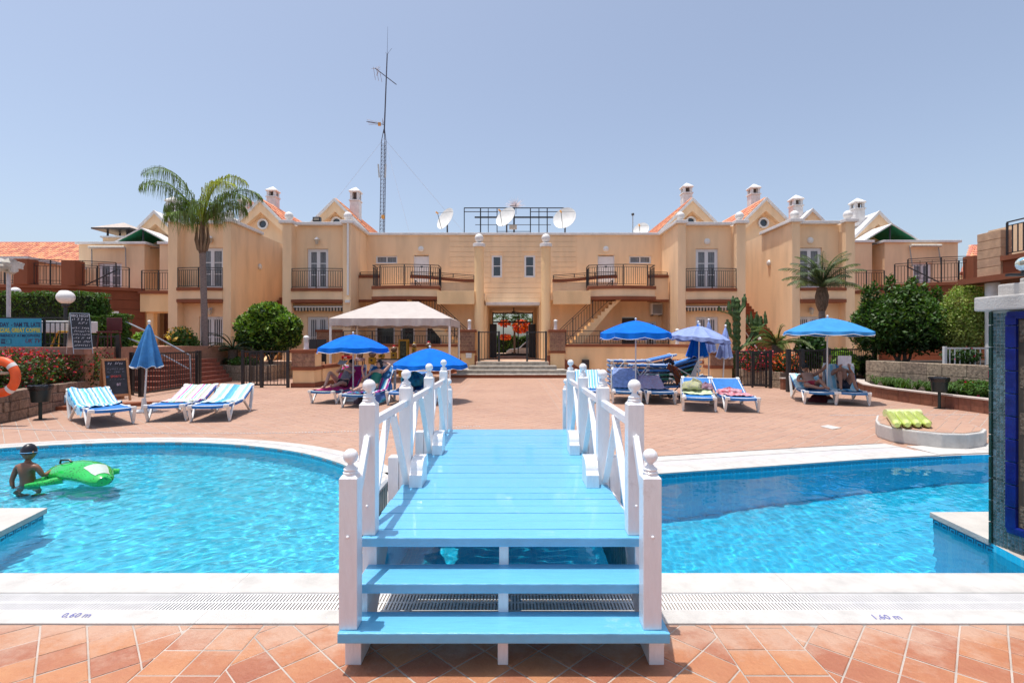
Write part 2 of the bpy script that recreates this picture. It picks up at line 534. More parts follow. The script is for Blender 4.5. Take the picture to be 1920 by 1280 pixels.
XL0, XL1, XR0, XR1 = -1.81, -1.40, 1.115, 1.53
near_cells = []
near_cells += cells(XL1, XR0, 1.9, 2.955, R(45))
near_cells += cells(XL0, XL1, 1.9, 2.955, 0, 0.205, (0, .4))
near_cells += cells(XR0, XR1, 1.9, 2.955, 0, 0.207, (0, .4))
near_cells += cells(-4.2, XL0, 1.9, 2.955, R(40))
near_cells += cells(XR1, 4.2, 1.9, 2.955, R(-42))
near_cells.sort(key=lambda q: (-sum(p[1] for p in q) / len(q) if abs(sum(p[0] for p in q) / len(q)) < 3.4 else 9))
near_single, near_rest = near_cells[:235], near_cells[235:]
for q in near_single:
    mb = MB(); tile_geo(mb, q, 0.0)
    mb.build('tile', TILE1, patio)
far_cells = []
for (x0, x1, a) in ((-14, XL0, R(45)), (XL1, XR0, R(45)), (XR1, 14.0, R(-46))):
    far_cells += cells(x0, x1, 5.5, 25.5, a)
far_cells += cells(XL0, XL1, 5.5, 25.5, 0, 0.205)
far_cells += cells(XR0, XR1, 5.5, 25.5, 0, 0.207)
for (x0, x1, y0, y1) in ((-9, -4.2, .6, 2.955), (4.2, 9, .6, 2.955), (-4.2, 4.2, .6, 1.9)):
    near_rest += cells(x0, x1, y0, y1, R(45))
def in_poly(x, y, poly):
    c = False
    for i in range(len(poly)):
        a, b = poly[i], poly[i - 1]
        if (a[1] > y) != (b[1] > y) and x < (b[0] - a[0]) * (y - a[1]) / (b[1] - a[1]) + a[0]: c = not c
    return c
def wet(x, y):
    if x < XB + .1 and math.hypot(x - CX, y - CY) < CR + 0.16: return True
    if x > XB - .3 and y < far_y(x) + 0.16 + (0.12 if x > 4 else 0): return True
    return False
far_ok = []
for q in far_cells:
    cx = sum(p[0] for p in q) / len(q); cy = sum(p[1] for p in q) / len(q)
    if not wet(cx, cy): far_ok.append((cy, cx, q))
far_ok.sort(key=lambda t: t[0] + (0 if abs(t[1]) < 6 else 3))
for cy, cx, q in far_ok[:60]:
    mb = MB(); tile_geo(mb, q, 0.0); mb.build('tile', TILE1, patio)
mb = MB(); tint = []
for q in near_rest + [t[2] for t in far_ok[60:]]:
    k = tile_geo(mb, q, 0.0, g=.0062); tint += [rnd.random()] * k
me = bpy.data.meshes.new('paving_tiles'); me.from_pydata(mb.v, [], mb.f); me.materials.append(TILE2)
at = me.attributes.new('tint', 'FLOAT', 'FACE'); at.data.foreach_set('value', tint)
o = bpy.data.objects.new('paving_tiles', me); COL.objects.link(o); o.parent = patio; o.location.z = 0.004; o['kind'] = 'stuff'

# ---- copings
COPE = mat('white_pool_coping', (0.54, 0.515, 0.485), 0.75, var=0.10, scale=5, bump=0.25, bscale=70, rand=0.03)
def ring_slabs(name, inner, outer, z0, z1, every, parent, m=COPE, gap=0.002):
    "slabs between two parallel polylines"
    n = len(inner)
    i = 0
    while i < n - 1:
        j = min(i + every, n - 1)
        a = inner[i:j + 1]; b = outer[i:j + 1]
        poly = [Vector(p) for p in a] + [Vector(p) for p in reversed(b)]
        c = sum(poly, Vector((0, 0))) / len(poly)
        poly = [p + (c - p).normalized() * gap for p in poly]
        MB().prism([(p.x, p.y) for p in poly], z0, z1).build(name, m, parent, bevel=0.004)
        i = j
coping = thing('pool_coping', None, None); coping['kind'] = 'structure'
mbx = 0.5
# near coping: inner strip, outer strip, grate between
x = -9.0
while x < 8.9:
    x1 = x + 1.2
    if x < 3.8 and not (x1 < -4.3):
        box('coping_slab', COPE, coping, x + .0005, x1 - .0005, 3.312, min(NEAR, NEAR) + 0.02, -0.03, 0.012, bevel=0.002)
    elif x1 <= -4.3:
        box('coping_slab', COPE, coping, x + .0005, x1 - .0005, 3.312, NEAR + 0.02, -0.03, 0.012, bevel=0.006)
    else:
        box('coping_slab', COPE, coping, x + .0005, x1 - .0005, 3.312, 3.56, -0.03, 0.012, bevel=0.006)
    box('coping_slab', COPE, coping, x + .0005, x1 - .0005, 2.957, 3.104, -0.03, 0.008, bevel=0.002)
    x = x1
GRATE = mat('white_grate_plastic', (0.72, 0.71, 0.70), 0.5, var=0.06)
mb = MB()
for zz, (ya, yb) in enumerate(((3.112, 3.202), (3.214, 3.304))):
    xx = -5.4
    while xx < 5.4:
        mb.box(xx, xx + 0.0115, ya, yb, 0.0005, 0.004); xx += 0.0205
mb.box(-9, 9, 3.2025, 3.2135, -0.014, 0.003)
mb.box(-9, 9, 3.1045, 3.1115, -0.014, 0.005); mb.box(-9, 9, 3.3045, 3.3115, -0.014, 0.005)
mb.build('drain_grate', GRATE, coping, kind='stuff')
box('drain_channel', mat('grey_drain', (0.13, 0.13, 0.135), 0.8), coping, -9, 9, 3.1048, 3.311, -0.06, -0.016)
INK = mat('faded_blue_ink', (0.16, 0.17, 0.42), 0.7)
text('depth_marking', '0,60 m', INK, coping, frame3((-2.612, 3.018, 0.0095), (1, 0, 0), (0, 1, 0)), 0.072, 0.001, sx=0.85, shear=-0.15)
text('depth_marking', '1,60 m', INK, coping, frame3((2.076, 2.998, 0.0095), (1, 0, 0), (0, 1, 0)), 0.072, 0.001, sx=0.85, shear=0.1)

# far coping round the round pool
N1 = 40
a_end = 176
ring_slabs('coping_slab', circ(CR, 15, a_end, N1), circ(CR + 0.17, 15, a_end, N1), -0.03, 0.014, 2, coping)
ring_slabs('coping_slab', circ(CR + 0.24, 15, a_end, N1), circ(CR + 0.42, 15, a_end, N1), -0.03, 0.010, 2, coping)
mb = MB(); inn, out = circ(CR + 0.172, 15, a_end, 520), circ(CR + 0.238, 15, a_end, 520)
for i in range(0, 520):
    a, b = inn[i], out[i]
    a2 = (a[0] + (inn[i + 1][0] - a[0]) * .62, a[1] + (inn[i + 1][1] - a[1]) * .62); b2 = (b[0] + (out[i + 1][0] - b[0]) * .62, b[1] + (out[i + 1][1] - b[1]) * .62)
    mb.prism([a, a2, b2, b], -0.012, 0.006)
mb.build('drain_grate', GRATE, coping, kind='stuff')
def offs(pts, d):
    out = []
    for i, p in enumerate(pts):
        a = Vector(pts[max(0, i - 1)]); b = Vector(pts[min(len(pts) - 1, i + 1)])
        t = (b - a).normalized(); nrm = Vector((-t.y, t.x))
        q = Vector(p) + nrm * d; out.append((q.x, q.y))
    return out
def resample(pts, step):
    out = [pts[0]]
    for a, b in zip(pts, pts[1:]):
        n = max(1, round(math.dist(a, b) / step))
        out += [(a[0] + (b[0] - a[0]) * k / n, a[1] + (b[1] - a[1]) * k / n) for k in range(1, n + 1)]
    return out
FL = [(-1.6, 5.457), (0.0, 5.86), (1.8, 6.30), (4.9, 7.09), (6.0, 7.32)]
fl = resample(FL, 0.5)
ring_slabs('coping_slab', offs(fl, 0.0), offs(fl, 0.34), -0.03, 0.014, 1, coping)
ring_slabs('coping_slab', offs(fl, 0.60), offs(fl, 0.86), -0.03, 0.010, 1, coping)
fl2 = resample(FL, 0.030)
mb = MB(); A, B = offs(fl2, 0.342), offs(fl2, 0.598)
for i in range(len(fl2) - 1):
    a, b = A[i], B[i]
    a2 = (a[0] + (A[i + 1][0] - a[0]) * .6, a[1] + (A[i + 1][1] - a[1]) * .6); b2 = (b[0] + (B[i + 1][0] - b[0]) * .6, b[1] + (B[i + 1][1] - b[1]) * .6)
    mb.prism([a, a2, b2, b], -0.012, 0.005)
mb.build('drain_grate', GRATE, coping, kind='stuff')
# dark slotted strip along the outer side of that coping
mb = MB(); A, B = offs(fl2, 0.865), offs(fl2, 0.905)
for i in range(0, len(fl2) - 1):
    a, b = A[i], B[i]; a2 = tuple(a[k] + (A[i + 1][k] - a[k]) * .5 for k in (0, 1)); b2 = tuple(b[k] + (B[i + 1][k] - b[k]) * .5 for k in (0, 1))
    mb.prism([a, a2, b2, b], -0.01, 0.006)
mb.build('slotted_strip', DMETAL, coping, kind='stuff')
# right end: coping that turns round the corner, and the paving shelf beside it
ring_slabs('coping_slab', [(6.02, 7.36), (6.9, 7.50), (9.5, 7.80)], [(6.0, 7.95), (6.9, 8.1), (9.5, 8.35)], -0.03, 0.012, 1, coping)

# slotted drain lines across the paving
def drain_line(px):
    pts = [G(x, y)[:2] for x, y in px]; pts = resample(pts, 0.055)
    m1 = MB()
    A, B = offs(pts, -0.02), offs(pts, 0.02)
    for i in range(len(pts) - 1):
        a2 = tuple(A[i][k] + (A[i + 1][k] - A[i][k]) * .5 for k in (0, 1)); b2 = tuple(B[i][k] + (B[i + 1][k] - B[i][k]) * .5 for k in (0, 1))
        m1.prism([A[i], a2, b2, B[i]], 0.0, 0.008)
    m1.build('drain_slots', mat('pale_drain', (0.62, 0.6, 0.58), 0.6), patio, kind='stuff')
drain_line([(2, 802.5), (100, 807), (200, 810.5), (330, 812.5), (480, 812.5), (620, 810), (760, 805), (903, 799)])
drain_line([(1557, 778.5), (1700, 778), (1838, 777)])

# ---- pool shells
def mosaic_mat(name, c1, c2, size, grout=(0.55, 0.75, 0.82)):
    m = bpy.data.materials.new(name); m.use_nodes = True
    nt = m.node_tree; N, L = nt.nodes, nt.links; b = N['Principled BSDF']; b.inputs['Roughness'].default_value = 0.3
    geo = N.new('ShaderNodeNewGeometry')
    vor = N.new('ShaderNodeTexWhiteNoise'); vor.noise_dimensions = '3D'
    sn = N.new('ShaderNodeVectorMath'); sn.operation = 'SNAP'; sn.inputs[1].default_value = (size, size, size)
    ofs = N.new('ShaderNodeVectorMath'); ofs.operation = 'ADD'; ofs.inputs[1].default_value = (0.0013, 0.0017, 0.0011)
    L.new(geo.outputs['Position'], ofs.inputs[0]); L.new(ofs.outputs[0], sn.inputs[0]); L.new(sn.outputs[0], vor.inputs['Vector'])
    mx = N.new('ShaderNodeMix'); mx.data_type = 'RGBA'; mx.inputs['A'].default_value = (*c1, 1); mx.inputs['B'].default_value = (*c2, 1)
    L.new(vor.outputs['Value'], mx.inputs['Factor'])
    # joints
    fr = N.new('ShaderNodeVectorMath'); fr.operation = 'MODULO'; fr.inputs[1].default_value = (size, size, size)
    ad = N.new('ShaderNodeVectorMath'); ad.operation = 'ADD'; ad.inputs[1].default_value = (100.0013, 100.0017, 100.0011)
    L.new(geo.outputs['Position'], ad.inputs[0]); L.new(ad.outputs[0], fr.inputs[0])
    sp = N.new('ShaderNodeSeparateXYZ'); L.new(fr.outputs[0], sp.inputs[0])
    mn = N.new('ShaderNodeMath'); mn.operation = 'MINIMUM'
    L.new(sp.outputs[0], mn.inputs[0]); L.new(sp.outputs[1], mn.inputs[1])
    lt = N.new('ShaderNodeMath'); lt.operation = 'LESS_THAN'; lt.inputs[1].default_value = size * 0.10; L.new(mn.outputs[0], lt.inputs[0])
    m2 = N.new('ShaderNodeMix'); m2.data_type = 'RGBA'; L.new(lt.outputs[0], m2.inputs['Factor']); L.new(mx.outputs['Result'], m2.inputs['A']); m2.inputs['B'].default_value = (*grout, 1)
    L.new(m2.outputs['Result'], b.inputs['Base Color'])
    return m
FLOOR_L = mosaic_mat('light_blue_mosaic', (0.06, 0.60, 0.82), (0.11, 0.70, 0.90), 0.05, (0.16, 0.70, 0.86))
FLOOR_R = mosaic_mat('blue_mosaic', (0.008, 0.52, 0.80), (0.03, 0.62, 0.88), 0.05, (0.10, 0.64, 0.86))
def shell(name, poly, zb, mf, water_z=-0.085):
    fl_ = fill_holes(name, poly, [], zb, mf)
    mb = MB(); n = len(poly)
    rows_top = [(x, y, 0.0) for x, y in poly] + [(*poly[0], 0.0)]
    rows_bot = [(x, y, zb) for x, y in poly] + [(*poly[0], zb)]
    mb.strip([rows_top, rows_bot])
    w = mb.build('pool_wall', mf, fl_)
    return fl_, w
ZL, ZR = -0.70, -1.55
shl, wl_ = shell('round_pool_basin', pool_l, ZL, FLOOR_L)
shr, wr_ = shell('deep_pool_basin', pool_r, ZR, FLOOR_R)

# key-pattern band at the waterline: dark blue tesserae, proud of the wall
KEY = mat('navy_tesserae', (0.012, 0.05, 0.16), 0.3)
def key_band(pts, parent, z=-0.014, cell=0.0075):
    "meander along a polyline; interior is on the right-hand side"
    pat = ["########", "#......#", "#.####.#", "#.#..#.#", "#.#.##.#"]
    pat = ["#######.", "#.....#.", "#.###.#.", "#.#...#.", "..#####.", ".......#"]
    L_ = [0]
    for a, b in zip(pts, pts[1:]): L_.append(L_[-1] + math.dist(a, b))
    n = int(L_[-1] / cell)
    m1 = MB(); seg = 0
    for i in range(n):
        s = i * cell
        while seg < len(pts) - 2 and L_[seg + 1] < s: seg += 1
        a, b = Vector(pts[seg]), Vector(pts[seg + 1]); t = (b - a).normalized(); nr = Vector((t.y, -t.x))
        p = a + t * (s - L_[seg])
        for r_ in range(5):
            if pat[r_][i % 8] == '#':
                q = [p + nr * 0.004, p + t * cell * .9 + nr * 0.004]
                z1 = z - r_ * cell; z0 = z1 - cell * .9
                m1.add([(q[0].x, q[0].y, z0), (q[1].x, q[1].y, z0), (q[1].x, q[1].y, z1), (q[0].x, q[0].y, z1)], [(0, 1, 2, 3)])
    return m1.build('key_pattern', KEY, parent, kind='stuff')
key_band(list(reversed(circ(CR, 16, 150, 60))), shl, z=-0.010)
key_band([(-4.05, NEAR), (-4.27, 4.36), (-4.41, 4.92)], shl, z=-0.024, cell=.0125)
key_band([(0.0, 5.86), (1.8, 6.30), (4.9, 7.09), (6.33, 7.36)], shr, z=-0.010)
key_band([(3.87, 4.80), (3.805, 4.16), (3.865, NEAR)], shr, z=-0.024, cell=.0125)

# ---- water: real waves, refracting the sun on to the basin
def water(name, poly, z, amp, label, seed, step=0.019):
    xs = [p[0] for p in poly]; ys = [p[1] for p in poly]
    x0, x1, y0, y1 = max(min(xs), -9.6), min(max(xs), 9.6), min(ys), max(ys)
    nx = int((x1 - x0) / step); ny = int((y1 - y0) / step)
    X, Y = np.meshgrid(np.linspace(x0, x1, nx + 1), np.linspace(y0, y1, ny + 1))
    rs = np.random.RandomState(seed)
    H = np.zeros_like(X)
    wl = 1.15
    # travelling ripples of many directions with warped phase
    wx = 0.25 * np.sin(X * 1.1 + 0.7 * Y + seed) + 0.18 * np.sin(Y * 1.9 - X * 0.6)
    wy = 0.25 * np.sin(Y * 1.3 - 0.5 * X + 2 * seed) + 0.18 * np.sin(X * 2.1 + Y * 0.8)
    for k in range(40):
        wl = 0.085 + 0.55 * rs.rand() ** 2.4
        th = rs.rand() * 2 * PI
        kx, ky = math.cos(th) * 2 * PI / wl, math.sin(th) * 2 * PI / wl
        H += amp * wl * min(1, .22 / wl) ** .6 * np.sin(kx * (X + wx * 0.5) + ky * (Y + wy * 0.5) + rs.rand() * 6.28)
    V = np.stack([X.ravel(), Y.ravel(), H.ravel()], 1)
    cxs = (X[:-1, :-1] + X[1:, 1:]) / 2; cys = (Y[:-1, :-1] + Y[1:, 1:]) / 2
    keep = np.zeros(cxs.shape, bool); inside = np.zeros(cxs.shape, bool)
    px = np.array(poly)
    j = len(px) - 1
    for i in range(len(px)):
        a, b = px[i], px[j]
        c = (a[1] > cys) != (b[1] > cys)
        with np.errstate(divide='ignore', invalid='ignore'):
            xi = (b[0] - a[0]) * (cys - a[1]) / (b[1] - a[1] + 1e-12) + a[0]
        inside ^= c & (cxs < xi)
        j = i
    # one ring of cells more, hidden in the walls
    g = inside.copy(); g[1:] |= inside[:-1]; g[:-1] |= inside[1:]; g[:, 1:] |= inside[:, :-1]; g[:, :-1] |= inside[:, 1:]
    ii, jj = np.nonzero(g)
    q = np.stack([ii * (nx + 1) + jj, ii * (nx + 1) + jj + 1, (ii + 1) * (nx + 1) + jj + 1, (ii + 1) * (nx + 1) + jj], 1)
    used, inv = np.unique(q, return_inverse=True)
    V = V[used]; q = inv.reshape(q.shape)
    me = bpy.data.meshes.new(name)
    me.vertices.add(len(V)); me.vertices.foreach_set('co', V.ravel())
    me.loops.add(q.size); me.loops.foreach_set('vertex_index', q.ravel().astype(np.int32))
    me.polygons.add(len(q)); me.polygons.foreach_set('loop_start', np.arange(0, q.size, 4, dtype=np.int32))
    me.update(calc_edges=True); me.validate()
    me.polygons.foreach_set('use_smooth', [True] * len(me.polygons))
    m = MATS.get('pool_water')
    if not m:
        m = bpy.data.materials.new('pool_water'); m.use_nodes = True; nt = m.node_tree
        nt.nodes.remove(nt.nodes['Principled BSDF'])
        gl = nt.nodes.new('ShaderNodeBsdfGlass'); gl.inputs['IOR'].default_value = 1.333; gl.inputs['Roughness'].default_value = 0.0
        gl.inputs['Color'].default_value = (0.84, 0.97, 0.99, 1)
        nt.links.new(gl.outputs[0], nt.nodes['Material Output'].inputs[0]); MATS['pool_water'] = m
    me.materials.append(m)
    o = bpy.data.objects.new(name, me); COL.objects.link(o); o.location.z = z
    o['kind'] = 'structure'
    o.cycles.is_caustics_caster = True
    return o
water('round_pool_water', pool_l, -0.06, 0.0023, '', 3)
water('deep_pool_water', pool_r, -0.06, 0.00095, '', 11)
RECV = [shl, wl_, shr, wr_]
for o in RECV: o.cycles.is_caustics_receiver = True

# island slabs beside the pools
ISL = mat('island_stone_slab', (0.52, 0.49, 0.45), 0.8, var=0.07, scale=4, bump=0.3)
isl = MB().prism([(-4.10, 3.60), (-4.25, 4.37), (-4.39, 4.94), (-9.5, 4.94), (-9.5, 3.60)], -0.02, 0.03).build('island_paving', ISL, None, bevel=0.006)
isl['kind'] = 'structure'
isr = MB().prism([(3.79, 4.16), (3.85, 4.82), (9.5, 4.96), (9.5, 4.16)], -0.02, 0.03).build('island_paving', ISL, None, bevel=0.006)
isr['kind'] = 'structure'

# barriers between the pools, under and beside the bridge
BAR = mat('teal_grey_slat', (0.10, 0.23, 0.25), 0.35, var=0.15, scale=5)
BARL = mat('grey_rail', (0.36, 0.38, 0.40), 0.4)
def barrier(x, y0, y1, zt, label):
    t = thing('pool_barrier', label, 'barrier', (x, y0, -0.3))
    MB().box(x - .02, x + .02, y0, y1, zt - 0.025, zt).build('top_rail', BARL, t, bevel=0.004)
    y = y0 + 0.02
    first = None
    while y < y1 - 0.05:
        if first is None:
            first = MB().box(x - .012, x + .012, y, y + 0.042, -0.45, zt - 0.026).build('slat', BAR, t)
        else:
            inst(first, 'slat', t, (0, y - y0 - 0.02, 0))
        y += 0.062
barrier(XB, 3.60, 4.84, 0.33, 'upright teal slat barrier between the round pool and the bridge')
barrier(0.80, 3.60, 5.9, 0.30, 'upright slat barrier under the right side of the bridge')

# ================================================================ FOOTBRIDGE
BX = -0.057
def flip(y): return 9.06 - y          # the far half mirrors the near one (bridge from 2.5 to 6.56)
br = thing('footbridge', 'white and sky blue wooden footbridge crossing between the two pools', 'bridge', (BX, 2.5, 0))
# treads
def tread(x0, x1, y0, y1, z):
    MB().box(x0, x1, y0, y1, z - 0.05, z).build('tread', BLUEP, br, bevel=0.006)
tread(-0.837, 0.758, 2.50, 2.705, 0.205)
tread(-0.795, 0.700, 2.655, 2.895, 0.370)
tread(-0.817, 0.720, 2.83, 2.962, 0.538)
yb = 2.966; k = 0
while yb < 6.12:
    w = 0.137
    MB().box(-0.812 + rnd.uniform(-.004, .004), 0.706 + rnd.uniform(-.004, .004), yb, yb + w - 0.003, 0.508 + rnd.uniform(-.0012, .0012), 0.538 + rnd.uniform(-.0015, .0015)).build('plank', BLUEP, br, bevel=0.003)
    yb += w + 0.0035; k += 1
DEND = yb
tread(-0.817, 0.720, DEND + .002, DEND + 0.13, 0.538)
tread(-0.795, 0.700, DEND + 0.09, DEND + 0.30, 0.370)
tread(-0.837, 0.758, DEND + 0.26, DEND + 0.46, 0.205)
# stringers: saw-toothed boards carrying the treads, and beams under the deck
def stringer(x, w):
    P1 = [(2.587, 0.0), (2.587, 0.153), (2.70, 0.153), (2.70, 0.318), (2.885, 0.318), (2.885, 0.486), (3.5, 0.486), (3.5, 0.40), (3.18, 0.40), (2.80, 0.0)]
    MB().prism_x(P1, x - w / 2, x + w / 2).build('stringer', GLOSSW, br, bevel=0.004)
    e = DEND + 0.46
    P2 = [(e - .09, 0.0), (e - .09, 0.153), (e - .2, 0.153), (e - .2, 0.318), (e - .385, 0.318), (e - .385, 0.486), (e - 1.0, 0.486), (e - 1.0, 0.40), (e - .68, 0.40), (e - .30, 0.0)]
    MB().prism_x(P2, x - w / 2, x + w / 2).build('stringer', GLOSSW, br, bevel=0.004)
    box('beam', GLOSSW, br, x - w / 2, x + w / 2, 3.502, e - 1.002, 0.39, 0.486, bevel=0.004)
stringer(-0.787, 0.08); stringer(0.716, 0.075); stringer(BX + 0.012, 0.052)
# posts with turned ball finials
def post(x, y, z0, ztop, name='post'):
    h = 0.0445
    b = ztop - 0.09      # top of the square shaft
    p = MB().box(x - h, x + h, y - h, y + h, z0, b - 0.012)
    p.add([(x - h, y - h, b - .012), (x + h, y - h, b - .012), (x + h, y + h, b - .012), (x - h, y + h, b - .012),
           (x - h * .72, y - h * .72, b + .004), (x + h * .72, y - h * .72, b + .004), (x + h * .72, y + h * .72, b + .004), (x - h * .72, y + h * .72, b + .004)],
          [(4, 5, 6, 7), (0, 1, 5, 4), (1, 2, 6, 5), (2, 3, 7, 6), (3, 0, 4, 7)])
    po = p.build(name, GLOSSW, br, bevel=0.004)
    r = 0.0365
    prof = [(.031, 0.0), (.036, 0.004), (.037, 0.012), (.031, 0.017), (.033, 0.021), (.0345, 0.028), (.028, 0.034), (.018, 0.042), (.0135, 0.051), (.015, 0.056)]
    zc = 0.09
    for i in range(2, 13):
        a = PI * i / 12
        prof.append((max(1e-4, r * math.sin(a)), zc - r * math.cos(a)))
    MB().lathe((x, y, b), prof, 24).build('finial', GLOSSW, po, smooth=True)
    return po
PY = [2.905, 3.92, 5.01, 6.07]
posts = {}
for s, xs in ((-1, BX - 0.737), (1, BX + 0.737)):
    post(xs, 2.572, 0.206, 1.037)
    post(xs, DEND + 0.36, 0.206, 1.10)
    for y in PY:
        post(xs, y, 0.539 if y < 3 else 0.30, 1.354)
    yb_ = [PY[0] + .045, PY[1] - .045, PY[1] + .045, PY[2] - .045, PY[2] + .045, PY[3] - .045]
    for a, b in ((0, 1), (2, 3), (4, 5)):
        ya, ye = yb_[a], yb_[b]
        MB().beam((xs, ya, 1.142), (xs, ye, 1.142), 0.042, 0.046).build('handrail', GLOSSW, br, bevel=0.004)
        ym = (ya + ye) / 2
        MB().beam((xs - .012, ya + .01, 0.565), (xs - .012, ym - .02, 1.118), 0.022, 0.045, up=(1, 0, 0)).build('brace', GLOSSW, br, bevel=0.003)
        MB().beam((xs + .012, ye - .01, 0.565), (xs + .012, ym + .02, 1.118), 0.022, 0.045, up=(1, 0, 0)).build('brace', GLOSSW, br, bevel=0.003)
    # sloping stair rails
    MB().beam((xs + s * -.004, 2.618, 0.745), (xs + s * -.004, 2.862, 1.075), 0.032, 0.045, up=(0, -1, 1)).build('stair_rail', GLOSSW, br, bevel=0.003)
    MB().beam((xs, PY[3] + .043, 1.05), (xs, DEND + 0.317, 0.80), 0.032, 0.045, up=(0, 1, 1)).build('stair_rail', GLOSSW, br, bevel=0.003)
    for (y, z) in ((2.5255, 0.655), (2.859, 1.085), (2.859, 0.70)):
        MB().lathe((0, 0, 0), [(.012, 0), (.011, .004), (.006, .008), (1e-4, .009)], 10)
        m_ = MB(); 
        for i in range(5):
            a = PI / 2 * i / 4
        m_.ball((xs, y, z), 0.0085, 10, 6).build('bolt_head', GLOSSW, br, smooth=True)
    # brackets hugging the second and third posts
    for y in PY[1:3]:
        box('bracket_board', GLOSSW, br, xs + s * 0.047 if s > 0 else xs - 0.047 - 0.078, xs + 0.047 + 0.078 if s > 0 else xs - 0.047, y - 0.05, y + 0.06, 0.40, 0.742, bevel=0.004)
        xi0, xi1 = (xs + 0.047, xs + 0.047 + 0.093) if s < 0 else (xs - 0.047 - 0.093, xs - 0.047)
        poly = [(y + 0.10, 0.5395), (y + 0.10, 0.735), (y + 0.0, 0.735)]
        for i in range(1, 8):
            a = PI / 2 * i / 8
            poly.append((y - 0.10 * math.sin(a), 0.735 - 0.10 * (1 - math.cos(a))))
        poly += [(y - 0.115, 0.632), (y - 0.135, 0.632), (y - 0.135, 0.5395)]
        MB().prism_x(poly, xi0, xi1).build('corbel_block', GLOSSW, br, bevel=0.004)

# ================================================================ BUILDINGS
ROOFT = mat('terracotta_roof_tile', (0.62, 0.22, 0.115), 0.8, var=0.15, scale=5, bump=0.4, attr='tint', rand=0.25, col2=(0.72, 0.33, 0.20))
def wall_grid(mb, mp, u0, u1, w0, w1, t, holes):
    """a wall from u0..u1, w0..w1, thickness t (depth 0 at its face), with rectangular holes; mp(u, w, d) gives the point"""
    us = sorted({u0, u1, *[min(max(h[0], u0), u1) for h in holes], *[min(max(h[1], u0), u1) for h in holes]})
    ws = sorted({w0, w1, *[min(max(h[2], w0), w1) for h in holes], *[min(max(h[3], w0), w1) for h in holes]})
    nu, nw = len(us) - 1, len(ws) - 1
    def solid(i, j):
        if i < 0 or j < 0 or i >= nu or j >= nw: return False
        cu, cw = (us[i] + us[i + 1]) / 2, (ws[j] + ws[j + 1]) / 2
        return not any(h[0] < cu < h[1] and h[2] < cw < h[3] for h in holes)
    def quad(a, b, c, d): mb.add([a, b, c, d], [(0, 1, 2, 3)])
    for i in range(nu):
        for j in range(nw):
            if not solid(i, j): continue
            a, b, c, d = us[i], us[i + 1], ws[j], ws[j + 1]
            for D in (0, t):
                quad(mp(a, c, D), mp(b, c, D), mp(b, d, D), mp(a, d, D))
            if not solid(i - 1, j): quad(mp(a, c, 0), mp(a, d, 0), mp(a, d, t), mp(a, c, t))
            if not solid(i + 1, j): quad(mp(b, c, 0), mp(b, c, t), mp(b, d, t), mp(b, d, 0))
            if not solid(i, j - 1): quad(mp(a, c, 0), mp(a, c, t), mp(b, c, t), mp(b, c, 0))
            if not solid(i, j + 1): quad(mp(a, d, 0), mp(b, d, 0), mp(b, d, t), mp(a, d, t))
    return mb
def front(Y):                      # face looks towards the pools
    return lambda u, w, d: (u, Y + d, w)
def side(X, s):                    # face at X looking to the side s
    return lambda u, w, d: (X - s * d, u, w)

